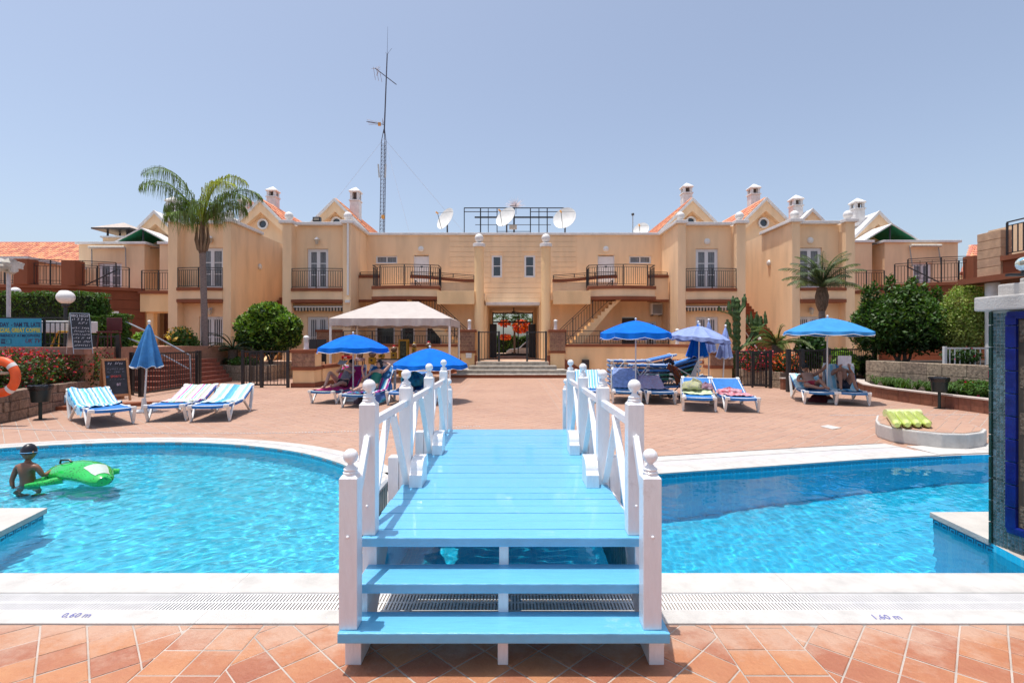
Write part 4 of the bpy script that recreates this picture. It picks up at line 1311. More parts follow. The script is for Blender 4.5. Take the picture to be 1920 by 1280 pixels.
# side blocks with folded awnings, green canopies between
def side_block(s):
    X = lambda a: s * a
    side_ = 'left' if s < 0 else 'right'
    b = thing('side_building', 'plain peach block with a folded awning and glazed door at the far %s' % side_, 'building', (X(24.2), 31, 0))
    off = 0 if s > 0 else 0.9
    xa, xb = (22.1, 26.45) if s > 0 else (21.8, 25.7)
    dx = (23.15, 24.55) if s < 0 else (23.8, 24.9)
    u0, u1 = sorted((X(xa), X(xb))); a, c = sorted((X(dx[0]), X(dx[1])))
    zt = 7.55 if s > 0 else 7.45
    wall_grid(MB(), front(31), u0, u1, 0, zt - .1, .3, [(a, c, 4.2, 6.25)]).build('wall', TAN, b)
    wall_grid(MB(), side(X(xa), -s), 31.301, 35.5, 0, zt - .1, .3, []).build('side_wall', TAN, b)
    wall_grid(MB(), side(X(xb), s), 31.301, 35.5, 0, zt - .1, .3, []).build('side_wall', TAN, b)
    box('cornice', WHITE, b, u0 - .15, u1 + .15, 30.88, 31.4, zt - .099, zt + .05, bevel=.02)
    xi = X(xa); p, q = sorted((xi - s * .14, xi + s * .3)); box('cornice', WHITE, b, p, q, 31.401, 35.5, zt - .099, zt + .05, bevel=.02)
    window(b, a, c, 4.22, 6.25, 31, leaves=2, bars=2)
    # folded awning on two arms
    aw = MB().tube([(a - .35, 30.75, zt - .32), (c + .35, 30.75, zt - .32)], .09, 10).build('awning_roller', mat('cream_awning', (.62, .58, .5), .8), b, smooth=True)
    for xx in (a - .3, c + .3):
        MB().tube([(xx, 30.9, zt - .30), (xx + .1 * (1 if xx < (a + c) / 2 else 1), 30.8, 6.0)], .03, 6).build('awning_arm', mat('grey_arm', (.3, .3, .3), .5), aw)
    lb = thing('link_block', 'narrow lower peach wall beside the %s green canopy' % side_, 'building', (X(20.8), 31, 0))
    e0, e1 = (20.2, 21.35) if s > 0 else (19.9, 20.9)
    p, q = sorted((X(e0), X(e1))); wall_grid(MB(), front(31), p, q, 0, zt - .1, 1.5, []).build('wall', TAN, lb)
    box('cornice', WHITE, lb, p - .1, q + .1, 30.9, 31.6, zt - .099, zt + .05, bevel=.02)
    bk = MB(); p, q = sorted((X(e1 + .01), X(xa - .01))); bk.box(p, q, 34.5, 34.7, 0, 6.9); bk.build('back_wall', TAN, lb)
    # canopy with a green underside
    gc = thing('canopy', 'pitched canopy, white above and green beneath, at the %s roof terrace' % side_, 'canopy', (X(22.1), 31.5, 7))
    cx = -22.15 if s < 0 else 22.7
    zt2 = 8.4 if s < 0 else 8.65; w_ = 2.0 if s < 0 else 1.75
    for d in (-1, 1):
        A_ = [(cx, zt2), (cx + d * w_, zt2 - 1.05), (cx + d * w_, zt2 - 1.13), (cx, zt2 - .08)]
        MB().prism_y(A_, 31.2, 34.4).build('roof_panel', WHITE, gc)
        B_ = [(cx, zt2 - .085), (cx + d * (w_ - .03), zt2 - 1.135), (cx + d * (w_ - .03), zt2 - 1.16), (cx, zt2 - .11)]
        MB().prism_y(B_, 31.25, 34.35).build('green_lining', mat('green_canvas', (0.006, 0.22, 0.11), .7), gc)
    for yy in (31.4, 34.2): MB().tube([(cx, yy, 6.6), (cx, yy, zt2 - .11)], .05, 8).build('post', DMETAL, gc)
    for k in range(4): MB().beam((cx - w_ + .1, 31.5 + k * .9, zt2 - 1.18), (cx + w_ - .1, 31.5 + k * .9, zt2 - 1.18), .04, .04).build('strut', DMETAL, gc)
    # round russet terrace
    dr = thing('round_terrace', 'curved russet terrace wall with a black railing at the far %s' % side_, 'terrace', (X(23.6), 32, 0))
    ccx, ccy, rr = X(24.0), 32.5, 8.0
    aa0, aa1 = (-150, -48)
    def arc(r_, n=40, a0=aa0, a1=aa1):
        pts = []
        for i in range(n + 1):
            t = R(a0 + (a1 - a0) * i / n)
            x = r_ * math.cos(t); pts.append((ccx - s * x if s < 0 else ccx + x * 1, ccy + r_ * math.sin(t)))
        return pts
    if s > 0:
        arcp = lambda r_, n=40: [(ccx + r_ * math.cos(R(t)), ccy + r_ * math.sin(R(t))) for t in np.linspace(-132, -40, n + 1)]
    else:
        arcp = lambda r_, n=40: [(ccx + r_ * math.cos(R(t)), ccy + r_ * math.sin(R(t))) for t in np.linspace(-48, -140, n + 1)]
    zc = 4.12 if s < 0 else 4.3; nco = 9; hh = zc / nco
    for k in range(nco):
        a_, b_ = arcp(rr), arcp(rr - .35)
        mb_ = MB(); mb_.strip([[(x, y, k * hh + .012) for x, y in a_], [(x, y, (k + 1) * hh - .012) for x, y in a_]])
        mb_.strip([[(x, y, (k + 1) * hh - .012) for x, y in a_], [(x, y, (k + 1) * hh - .012) for x, y in b_]])
        mb_.strip([[(x, y, k * hh + .012) for x, y in a_], [(x, y, k * hh + .012) for x, y in b_]])
        mb_.build('wall_course', DRUM, dr)
    a_ = arcp(rr - .03); mb_ = MB().strip([[(x, y, 0) for x, y in a_], [(x, y, zc) for x, y in a_]]); mb_.build('wall_core', DRUM, dr)
    a_, b_ = arcp(rr + .10), arcp(rr - .45)
    mb_ = MB(); mb_.strip([[(x, y, zc) for x, y in a_], [(x, y, zc + .15) for x, y in a_], [(x, y, zc + .15) for x, y in b_], [(x, y, zc) for x, y in b_], [(x, y, zc) for x, y in a_]])
    mb_.build('cap_band', BROWN, dr)
    mb_ = MB(); c_ = arcp(rr - .44); mb_.add([(x, y, zc + .10) for x, y in c_] + [(c_[-1][0], 31, zc + .1), (c_[0][0], 31, zc + .1)], [tuple(range(len(c_) + 2))]); mb_.build('deck', BROWN, dr)
    ap = arcp(rr - .15)
    railing('terrace_railing', dr, [(x, y, zc + .15) for x, y in ap[2:27]], 1.05, bar=.13, post=1.3)
    ip = arcp(rr - 1.5)
    railing('terrace_railing', dr, [(x, y, zc + .12) for x, y in ip[4:26]], 1.45, bar=.5, post=1.5, low=.4)
    q = ap[9 if s < 0 else 12]
    box('brown_pier', BROWN, dr, q[0] - .33, q[0] + .33, q[1] - .3, q[1] + .3, zc + .15, zc + 1.35, bevel=.02)
    q = ap[15 if s < 0 else 34]
    box('brown_pier', BROWN, dr, q[0] - .33, q[0] + .33, q[1] - .3, q[1] + .3, zc + .15, zc + 1.35, bevel=.02)
    railing('terrace_railing', dr, [(x, y, zc + .15) for x, y in ap[28:31]], 1.05, bar=.13, post=1.3)
    MB().beam((X(22.9), 27.5, zc + .2), (X(21.6), 28.6, zc + 1.4), .05, .06).build('stair_rail', BLACK, dr)
side_block(-1); side_block(1)
# low yellow linking wall with dark opening under the left terrace
lk = thing('passage_wall', 'yellow peach wall with a dark doorway beside the russet terrace at the left', 'wall', (-18, 26.5, 0))
wall_grid(MB(), front(26.6), -18.6, -16.96, 0, 3.35, .3, [(-18.25, -17.4, 0, 3.05)]).build('wall', TAN2, lk)
box('slab', TAN2, lk, -18.75, -16.955, 26.35, 26.599, 3.1, 4.0); box('slab_band', BROWN, lk, -18.8, -16.955, 26.25, 26.59, 4.001, 4.15)
wall_grid(MB(), front(28.4), -18.9, -16.96, 0, 3.3, .2, []).build('back_wall', mat('dark_brown_back_wall', (.16, .06, .035), .7), lk)  # plain dark brown wall standing behind the doorway
railing('landing_railing', lk, [(-18.7, 26.4, 4.15), (-17.0, 26.4, 4.15)], 1.05, bar=.13)
lk = thing('passage_wall', 'yellow peach wall beside the russet terrace behind the shrub at the right', 'wall', (18, 26.5, 0))
wall_grid(MB(), front(26.6), 16.96, 18.7, 0, 3.4, .3, []).build('wall', TAN2, lk)
box('slab', TAN2, lk, 16.955, 18.9, 26.35, 26.599, 3.1, 4.0); box('slab_band', BROWN, lk, 16.955, 18.95, 26.25, 26.59, 4.001, 4.15)
railing('landing_railing', lk, [(17.0, 26.4, 4.15), (18.8, 26.4, 4.15)], 1.05, bar=.13)
# roof pavilion at the left
pv = thing('roof_vent', 'small roof vent with a dark pyramid hat above the left block', 'vent', (-24.1, 32.3, 7.4))
box('base', TAN, pv, -24.9, -23.4, 31.8, 33.2, 7.0, 7.9); box('curb', WHITE, pv, -25.0, -23.3, 31.7, 33.3, 7.901, 8.0)
for xx in (-24.75, -23.55):
    for yy in (32.0, 33.0): box('post', DMETAL, pv, xx - .04, xx + .04, yy - .04, yy + .04, 8.0, 8.45)
hat = MB(); hat.add([(-25.3, 31.4, 8.45), (-22.95, 31.4, 8.45), (-22.95, 33.6, 8.45), (-25.3, 33.6, 8.45), (-24.12, 32.5, 8.98)], [(0, 1, 2, 3), (0, 1, 4), (1, 2, 4), (2, 3, 4), (3, 0, 4)])
hat.build('hat', mat('beige_hat', (.5, .43, .38), .8), pv); box('hat_rim', DMETAL, pv, -25.3, -22.95, 31.4, 33.6, 8.36, 8.445)

# far-left and far-right tiled houses
def hip_house(label, x0, x1, y0, ze, ridge, s, tan_h=None):
    h = thing('tiled_house', label, 'house', ((x0 + x1) / 2, y0, 0))
    box('wall', TAN, h, x0, x1, y0, y0 + 8, 0, ze, )
    box('cornice', WHITE, h, x0 - .2, x1 + .2, y0 - .25, y0 + .2, ze, ze + .18)
    dz = ridge - ze
    xm = x1 - 3.5 if s < 0 else x0 + 3.5
    k = math.hypot(dz, 3.5)
    # front slope as rows that shorten towards the hip
    rows = 12
    for r_ in range(rows):
        t0, t1 = r_ / rows, (r_ + 1) / rows
        zt = ridge - dz * t0; yt = y0 + 3.5 * (1 - t0)
        xe0, xe1 = (x0, xm + 3.5 * (t1)) if s < 0 else (xm - 3.5 * t1, x1)
        tile_slope('roof_tiles', h, (xe0, yt, zt), (1, 0, 0), (0, -3.5 / k, -dz / k), xe1 - xe0, k / rows, pitch=.24, course=k / rows)
    rp = [(x0, y0 + 3.5, ridge), (xm, y0 + 3.5, ridge), (x1 + .2, y0 - .0, ze)] if s < 0 else [(x1, y0 + 3.5, ridge), (xm, y0 + 3.5, ridge), (x0 - .2, y0, ze)]
    MB().tube(rp, .14, 8).build('ridge_tiles', ROOFT, h)
    MB().add([(x0, y0, ze + .1), (x1, y0, ze + .1), (xm if s < 0 else x1, y0 + 3.5, ridge - .05), (x0 if s < 0 else xm, y0 + 3.5, ridge - .05)], [(0, 1, 2, 3)]).build('roof', BROWN, h)
    return h
hip_house('orange tiled house at the far left edge beyond the russet terrace', -40, -27.0, 34, 6.35, 8.6, -1)
hip_house('orange tiled roof at the far right beyond the russet terrace', 29.5, 38, 34, 6.0, 8.4, 1)
lf = thing('low_house', 'low peach house with white cornice at the far left', 'house', (-30, 27, 0))
box('wall', TAN, lf, -34, -25.4, 27.5, 33, 0, 5.85); box('cornice', WHITE, lf, -34.2, -25.2, 27.2, 33.1, 5.851, 6.03)
for a in (-25.7, -23.95):
    pass

# ---- near right building: blockwork pier, balcony, white column
rb = thing('corner_building', 'near right building with a blockwork pier and a black balcony railing', 'building', (15.5, 16, 0))
# seen at an angle: its long side runs towards the camera
PIERM = mat('sand_block', (0.52, 0.33, 0.21), .85, var=.12, scale=5, bump=.5, bscale=60, rand=.06)
for k in range(5):
    z0 = 3.56 + k * .265
    box('block', PIERM, rb, 14.28, 14.62, 15.28, 16.05, z0, z0 + .252, bevel=.012)
box('pier_core', PIERM, rb, 14.30, 14.60, 15.30, 16.03, 3.5, 4.86)
MB().prism([(14.15, 16.6), (14.15, 14.1), (19, 14.1), (19, 16.6)], 3.38, 3.555).build('brown_ledge', BROWN, rb)
MB().prism([(14.34, 15.27), (14.34, 10.2), (19, 10.2), (19, 15.27)], 3.558, 3.95).build('balcony_front', DRUM, rb)
MB().prism([(14.26, 15.275), (14.26, 10.0), (19, 10.0), (19, 15.275)], 3.951, 4.08).build('balcony_ledge', BROWN, rb)
railing('balcony_railing', rb, [(14.40, 15.2, 4.08), (14.40, 10.2, 4.08)], 1.0, bar=.16, post=.9, r=.018)
box('wall', TAN, rb, 16.4, 22, 10, 18, 0, 5.4)
MB().lathe((14.62, 15.9, 0), [(.19, 0), (.18, .1), (.18, 3.37)], 24).build('column', WHITE, rb, smooth=True)

# ================================================================ PLANT BUILDERS
def quads_mesh(name, C, U, V_, m, parent, tint, off):
    "one folded leaf per row: centre C, half-length vector U, half-width vector V"
    n = len(C)
    N_ = np.cross(U, V_); N_ /= (np.linalg.norm(N_, axis=1, keepdims=True) + 1e-9)
    w = np.linalg.norm(V_, axis=1, keepdims=True)
    P0 = C - U; P1 = C + V_ + N_ * w * .25 - U * .1; P2 = C + U; P3 = C - V_ + N_ * w * .25 - U * .1
    co = np.stack([P0, P1, P2, P3], 1).reshape(-1, 3) - np.array(off)
    me = bpy.data.meshes.new(name)
    me.vertices.add(4 * n); me.vertices.foreach_set('co', co.ravel())
    idx = np.arange(4 * n).reshape(n, 4)
    tri = np.concatenate([idx[:, [0, 1, 2]], idx[:, [0, 2, 3]]], 1).reshape(-1)
    me.loops.add(6 * n); me.loops.foreach_set('vertex_index', tri.astype(np.int32))
    me.polygons.add(2 * n); me.polygons.foreach_set('loop_start', np.arange(0, 6 * n, 3, dtype=np.int32))
    me.update(calc_edges=True)
    at = me.attributes.new('tint', 'FLOAT', 'FACE'); at.data.foreach_set('value', np.repeat(tint, 2).astype(np.float32))
    me.materials.append(m)
    o = bpy.data.objects.new(name, me); COL.objects.link(o); o.parent = parent; o['kind'] = 'stuff'
    return o
RS = np.random.RandomState(5)
def leaves(name, blobs, n, size, m, parent, inner=0.55, up=0.5, aspect=0.45, top_only=False, clump=0.0, box_=None):
    """n leaves through blobs [(x,y,z,rx,ry,rz)...]; or inside box_ (x0,x1,y0,y1,z0,z1)"""
    if box_:
        x0, x1, y0, y1, z0, z1 = box_
        C = np.stack([RS.uniform(x0, x1, n), RS.uniform(y0, y1, n), RS.uniform(z0, z1, n)], 1)
        # push towards the surface of the box
        k = RS.randint(0, 3, n); d = RS.rand(n) ** 2 * .18
        top = k == 0; C[top, 2] = z1 - d[top]; fr = k == 1; C[fr, 1] = y0 + d[fr]
        C += 0.05 * np.sin(C[:, [1, 2, 0]] * 5.3 + 1)
        D = np.tile(np.array([[0, -.5, .8]]), (n, 1)) + RS.normal(size=(n, 3)) * .3
    else:
        B = np.array(blobs, float)
        vol = B[:, 3] * B[:, 4] * B[:, 5]; p = vol ** .8; p /= p.sum()
        bi = RS.choice(len(B), n, p=p)
        D = RS.normal(size=(n, 3)); D /= np.linalg.norm(D, axis=1, keepdims=True)
        if top_only: D[:, 2] = np.abs(D[:, 2])
        r = inner + (1 - inner) * RS.rand(n) ** .6
        if clump:
            cl = RS.normal(size=(90, 3)); cl /= np.linalg.norm(cl, axis=1, keepdims=True)
            ci = RS.randint(0, 90, n)
            D = D * (1 - clump) + cl[(ci + bi * 17) % 90] * clump; D /= np.linalg.norm(D, axis=1, keepdims=True)
            r *= 1 + .14 * np.sin(ci * 2.4)
        C = B[bi, :3] + D * r[:, None] * B[bi, 3:6]
    A = RS.normal(size=(n, 3)) * .75 + D * .5 + np.array([0, 0, .1])
    A /= np.linalg.norm(A, axis=1, keepdims=True)
    Nn = D * (1 - up) + np.array([0, 0, up]) + RS.normal(size=(n, 3)) * .45
    V_ = np.cross(A, Nn); V_ /= (np.linalg.norm(V_, axis=1, keepdims=True) + 1e-6)
    s = size * RS.uniform(.6, 1.25, n)[:, None]
    return quads_mesh(name, C, A * s, V_ * s * aspect, m, parent, RS.rand(n), WL[parent.name])

def limb(mb, a, b, r0, r1, wig=.06, n=5):
    a, b = Vector(a), Vector(b); pts = []
    for i in range(n + 1):
        t = i / n; p = a.lerp(b, t)
        if 0 < i < n: p += Vector((rnd.uniform(-wig, wig), rnd.uniform(-wig, wig), 0))
        pts.append(p)
    mb.tube(pts, [r0 + (r1 - r0) * i / n for i in range(n + 1)], 8)
    return pts[-1]

def tree(name, label, x, y, z0, blobs, n, size, m, trunks, cat='tree', inner=.5, clump=.35, extra=None, up=.5, aspect=.45):
    t = thing(name, label, cat, (x, y, z0))
    mb = MB()
    for (a, b, r0, r1) in trunks: limb(mb, a, b, r0, r1)
    mb.build('trunk', BARK, t, smooth=True)
    leaves('crown', blobs, n, size, m, t, inner=inner, clump=clump, up=up, aspect=aspect)
    if extra: leaves('upper_leaves', blobs, extra[0], size * extra[2], extra[1], t, inner=.85, clump=clump, top_only=True, up=.7, aspect=aspect)  # second leaf colour over the upper outer crown
    return t

def frond(name, parent, base, az, el0, length, droop, m, nl=46, leaf=0.42, lw=0.018, hang=0.5, vee=0.35, tot=None, tp=1.9):
    "a palm leaf: arching midrib with leaflets either side"
    base = Vector(base); h = Vector((math.cos(az), math.sin(az), 0)); sd = Vector((-h.y, h.x, 0))
    pts = []; p = base.copy(); el = el0; st = length / 16
    for i in range(17):
        pts.append(p.copy()); d = h * math.cos(el) + Vector((0, 0, math.sin(el)))
        p += d * st; el = (el - droop * st * (0.5 + i / 12)) if tot is None else el0 - tot * ((i + 1) / 16) ** tp
    mb = MB().tube(pts, [0.022 * (1 - i / 20) + .003 for i in range(17)], 5)
    tint = [0.5] * len(mb.f)
    for i in range(nl):
        t = 0.13 + 0.87 * i / nl
        f_ = t * 16; k = min(15, int(f_)); q = pts[k].lerp(pts[k + 1], f_ - k)
        d = (pts[min(16, k + 1)] - pts[max(0, k - 1)]).normalized(); upv = sd.cross(d).normalized()
        ll = leaf * (math.sin(PI * min(1, .18 + .8 * t)) ** .7) * rnd.uniform(.85, 1.1)
        for s in (-1, 1):
            o = (sd * s * .9 + d * .55 + upv * vee * rnd.uniform(.3, 1.2)).normalized()
            a = q; b = q + o * ll * .45; c = b + (o * (1 - hang) + Vector((0, 0, -1)) * hang * rnd.uniform(.6, 1.4) + Vector((rnd.uniform(-.15, .15), rnd.uniform(-.15, .15), 0))).normalized() * ll * .6
            wv = o.cross(Vector((0, 0, 1)) if abs(o.z) < .9 else d).normalized() * lw
            mb.add([a - wv * .5, a + wv * .5, b - wv, b + wv, c], [(0, 1, 3, 2), (2, 3, 4)])
            tn = rnd.random(); tint += [tn, tn]
    return mb.build(name, m, parent, tint=tint)

# ================================================================ TERRACE IN FRONT OF THE BUILDINGS
PAVE2 = mat('worn_grey_stone_step', (0.46, 0.41, 0.35), 0.85, var=0.22, scale=5, bump=0.5, bscale=50, rand=.05)
ter = MB().prism([(-8.75, 25.86), (-1.7, 25.86), (-1.7, 24.6), (1.75, 24.6), (1.75, 25.86), (8.2, 25.86), (8.25, 22.0), (12.2, 21.5), (13.0, 25.0), (28, 25.0), (28, 44), (-28, 44), (-28, 25.0), (-16.5, 24.6), (-10.4, 25.3)], -.02, ZP).build('upper_terrace', mat('terrace_paving', (.58, .38, .27), .8, var=.15, scale=3, bump=.3), None)
ter['kind'] = 'structure'
ste = thing('entrance_steps', 'four worn grey stone steps up to the gateway', 'steps', (0, 24, 0))
for k, (yf, xa, xb, z) in enumerate(((22.9, -2.75, 2.80, .16), (23.4, -2.48, 2.50, .32), (23.95, -1.98, 2.05, .48), (24.55, -1.62, 1.68, .645))):
    box('step_riser', BROWN if k == 0 else PAVE2, ste, xa, xb, yf + .02, 25.4, z - .16, z - .036)
    n = 7 if k < 2 else 5
    for i in range(n):
        a = xa + (xb - xa) * i / n; b = xa + (xb - xa) * (i + 1) / n
        box('step_slab', PAVE2, ste, a + .003, b - .003, yf - .01, yf + .62, z - .034, z + rnd.uniform(-.002, .002), bevel=.006)

SPLIT = mat('split_face_brick', (0.36, 0.20, 0.13), .9, var=.25, scale=20, bump=.9, bscale=50, rand=.14)
def garden_pier(label, x0, x1, y, zt, z0=0.0, d=.75, bands=True):
    p = thing('garden_pier', label, 'pier', ((x0 + x1) / 2, y + d / 2, z0))
    box('shaft', TAN2, p, x0 + .03, x1 - .03, y + .03, y + d - .03, z0, zt - .12)
    box('plinth', BROWN, p, x0 - .02, x1 + .02, y - .02, y + d, z0, z0 + .16, bevel=.01)
    zb = z0 + (zt - z0) * .50
    box('band', BROWN, p, x0 - .01, x1 + .01, y - .01, y + d, zb - .06, zb + .06, bevel=.01)
    box('cap', BROWN, p, x0 - .05, x1 + .05, y - .05, y + d + .02, zt - .12, zt, bevel=.015)
    rows = max(2, int((zt - .125 - zb - .065) / .15)); hh = (zt - .125 - zb - .065) / rows
    for r_ in range(rows):
        w_ = .19; x = x0 - (.09 if r_ % 2 else 0)
        while x < x1 - .02:
            a, b = max(x, x0), min(x + w_, x1)
            if b - a > .03: box('brick', SPLIT, p, a + .003, b - .003, y + rnd.uniform(-.004, .006), y + .029, zb + .065 + r_ * hh + .003, zb + .065 + (r_ + 1) * hh - .003)
            x += w_
    return p
def bollard(label, x, y, z, h=.46):
    b = thing('bollard_lamp', label, 'lamp', (x, y, z))
    MB().lathe((x, y, z), [(.10, 0), (.10, .03), (.085, .035), (.085, h * .55)], 16).build('body', PVC, b, smooth=True)
    f = MB()
    for k in range(4): f.lathe((x, y, z + h * .56 + k * .04), [(.07, 0), (.10, .006), (.10, .014), (.07, .02)], 16)
    f.lathe((x, y, z + h * .55), [(.062, 0), (.062, .17)], 12)
    f.build('louvres', PVC, b)
    MB().lathe((x, y, z + h * .56 + .165), [(.10, 0), (.095, .03), (.06, .07), (1e-4, .085)], 16).build('hood', PVC, b, smooth=True)
def garden_wall(label, pts, zt, z0=0.0, th=.25, cap=True, plinth=True, name='garden_wall'):
    w = thing(name, label, 'wall', (pts[0][0], pts[0][1], z0))
    for a, b in zip(pts, pts[1:]):
        zz = zt - (.13 if cap else 0)
        MB().beam((*a, (z0 + zz) / 2), (*b, (z0 + zz) / 2), th, zz - z0).build('wall_face', TAN2, w)
        if cap: MB().beam((*a, zt - .064), (*b, zt - .064), th + .10, .128).build('cap', BROWN, w, bevel=.012)
        if plinth: MB().beam((*a, z0 + .08), (*b, z0 + .08), th + .03, .16).build('plinth', BROWN, w)
    return w
garden_wall('terrace wall right of the entrance steps behind the stacked loungers', [(2.55, 25.72), (7.85, 25.72), (8.18, 22.1)], 1.47)
garden_wall('terrace wall left of the entrance steps behind the white gazebo', [(-2.5, 25.72), (-8.6, 25.72), (-7.35, 20.7)], 1.47)
for s in (-1, 1):      # sloping brown cheek beside the steps
    ck = thing('step_cheek', 'sloping brown cheek wall beside the %s end of the steps' % ('left' if s < 0 else 'right'), 'wall', (s * 2.2, 25.5, 0))
    MB().prism_y([(s * 1.72, 0), (s * 1.72, .92), (s * 2.3, .92), (s * 3.4, .25), (s * 4.4, .12), (s * 4.4, 0)], 25.50, 25.59).build('cheek', BROWN, ck)
garden_pier('brick faced pier left of the gateway carrying a white lamp', -2.52, -1.80, 25.45, 2.18)
garden_pier('brick faced pier right of the gateway carrying a white lamp', 1.84, 2.60, 25.45, 2.18)
bollard('white louvred lamp on the pier left of the gateway', -2.1, 25.8, 2.18)
bollard('white louvred lamp on the pier right of the gateway', 2.15, 25.8, 2.18)
garden_pier('brick faced pier at the front left corner by the reading sunbather', -7.66, -6.85, 18.15, 1.32)
bollard('white louvred lamp on the front left corner pier', -7.32, 18.6, 1.32, .44)
garden_pier('brick faced pier right of the closed umbrellas', 7.55, 8.42, 19.9, 1.25)
garden_pier('rear brown capped pier behind the gazebo at the left', -9.9, -8.35, 26.5, 2.20, ZP)
garden_wall('low wall joining the front left pier', [(-6.95, 18.9), (-6.85, 20.6)], .75)
garden_wall('low wall joining the right pier behind the closed umbrellas', [(7.9, 20.6), (6.9, 21.6), (6.85, 22.4)], .85)
bollard('white louvred lamp at the bend of the right terrace wall', 8.0, 25.3, 1.47, .9)
bollard('tall white louvred lamp on the terrace before the right wing', 9.05, 25.95, 1.3, 1.1)
for (a, b, lab) in (((-2.6, 25.72), (-8.3, 25.72), 'black railing on the terrace wall above the gazebo counter'), ((2.65, 25.72), (7.7, 25.72), 'black railing on the terrace wall right of the gateway')):
    t = thing('railing', lab, 'railing', (a[0], a[1], 1.47))
    railing('rail', t, [(a[0], a[1], 1.47), (b[0], b[1], 1.47)], .66, bar=.13, post=1.5, second=.24, low=.05)

def gate(name, label, a, b, z0, h, bars, posts=(0, 1), m=BLACK, cat='gate', pr=.045, br_=.011):
    "posts, rails and single bars between two ground points"
    g = thing(name, label, cat, (a[0], a[1], z0))
    A, B = Vector((a[0], a[1], z0)), Vector((b[0], b[1], z0)); up = Vector((0, 0, 1))
    for t in posts:
        p = A.lerp(B, t); MB().box(p.x - pr, p.x + pr, p.y - pr, p.y + pr, z0, z0 + h + .02).build('post', m, g, bevel=.006)
    for hh in (.10, h - .03):
        MB().beam(A + up * hh, B + up * hh, .035, .05).build('rail', m, g)
    first = None
    for i in range(1, bars):
        p = A.lerp(B, i / bars)
        if first is None:
            first = MB().tube([p + up * .12, p + up * (h - .05)], br_, 6).build('bar', m, g); p_first = p
        else:
            inst(first, 'bar', g, (p - p_first))
    return g
gate('gate', 'left leaf of the black gate at the top of the entrance steps', (-1.58, 24.9), (-.62, 24.95), .65, 1.42, 7)
gate('gate', 'right leaf of the black gate at the top of the entrance steps', (1.62, 24.9), (.72, 24.95), .65, 1.42, 7)
gate('gate', 'black side gate before the low stone planter left of the pier', (-9.32, 18.1), (-7.76, 18.1), 0, 1.28, 13, (0, .42, 1))
gate('gate', 'inner leaf of the black side gate folded against its post at the left', (-9.2, 18.35), (-8.75, 18.2), 0, 1.2, 7, (0, 1), pr=.025)
gate('gate', 'black gate before the red flower bed at the right', (7.72, 17.9), (8.85, 17.9), 0, 1.28, 10, (0, 1))
gate('gate', 'inner leaf of the black gate at the right flower bed', (8.35, 18.15), (8.8, 18.1), 0, 1.2, 6, (0, 1), pr=.03)
gate('fence', 'black railing fence in front of the brown steps behind the closed blue umbrella', (-10.72, 15.1), (-11.0, 18.4), 0, 1.26, 24, (0, .95, 1), cat='fence', pr=.05)
gate('fence', 'short black fence at the foot of the brown steps left of the closed umbrella', (-11.35, 15.6), (-10.75, 15.15), 0, 1.26, 6, (0, 1), cat='fence')
gate('fence', 'raised black fence above the brown steps by the chalkboard', (-12.95, 16.2), (-12.2, 16.2), .8, .98, 7, (0, 1), cat='fence', pr=.05)
gate('fence', 'black fence behind the two sunbathers under the light blue umbrella', (8.78, 16.6), (10.2, 17.0), 0, 1.34, 16, (0, .35, 1), cat='fence', pr=.06)
gate('fence', 'black fence in front of the leafy shrub at the right', (10.3, 17.03), (12.9, 18.6), 0, 1.36, 24, (0, 1), cat='fence', pr=.06)
gate('fence', 'white railing beside the white column at the far right', (12.75, 15.4), (14.2, 15.35), .75, .68, 10, (0, 1), m=PVC, cat='fence', pr=.04, br_=.018)

# ================================================================ LEFT SIDE: planter, bar terrace, brown steps
def stone_wall(label, pts, zt, m, z0=0.0, th=.28, bw=.42, rows=3, cap=None, name='stone_wall'):
    w = thing(name, label, 'wall', (pts[0][0], pts[0][1], z0))
    core = MB()
    for a, b in zip(pts, pts[1:]):
        core.beam((*a, (z0 + zt - .02) / 2), (*b, (z0 + zt - .02) / 2), th - .05, zt - .02 - z0)
    core.build('core', mat('mortar', (.22, .17, .13), .9, var=.2), w)
    hh = (zt - z0) / rows
    for a, b in zip(pts, pts[1:]):
        A, B = Vector(a), Vector(b); L_ = (B - A).length; d = (B - A) / L_; nr = Vector((d.y, -d.x))
        for r_ in range(rows):
            s = -rnd.uniform(0, bw * .8)
            while s < L_:
                w_ = bw * rnd.uniform(.7, 1.5); s0, s1 = max(0, s), min(L_, s + w_)
                if s1 - s0 > .05:
                    p0 = A + d * (s0 + .006); p1 = A + d * (s1 - .006); q = rnd.uniform(-.012, .02)
                    z_0, z_1 = z0 + r_ * hh + .006, z0 + (r_ + 1) * hh - .004
                    c = MB()
                    o_ = nr * (th / 2 + q); i_ = -nr * (th / 2)
                    c.prism([tuple(p0 + o_), tuple(p1 + o_), tuple(p1 + i_), tuple(p0 + i_)], z_0, z_1)
                    c.build('stone', m, w, bevel=.012)
                s += w_
    return w
stone_wall('pinkish stone planter wall behind the litter bin and life ring', [(-10.1, 8.6), (-10.15, 10.4), (-10.72, 12.0), (-11.25, 14.6)], .60, STONE)
soil = MB().prism([(-10.2, 8.6), (-10.25, 10.4), (-10.8, 12.0), (-11.3, 14.6), (-12.2, 14.8), (-14.5, 13.4), (-14.5, 8.6)], 0, .52).build('flower_bed_soil', SOIL, None); soil['kind'] = 'structure'
deck = MB().prism([(-18, 13.35), (-10.9, 13.35), (-10.9, 13.6), (-12.4, 15.6), (-12.4, 24.0), (-24, 24.0), (-24, 13.35)], 0, 1.42).build('bar_terrace', mat('bar_terrace_paving', (.42, .22, .14), .85, var=.15), None); deck['kind'] = 'structure'
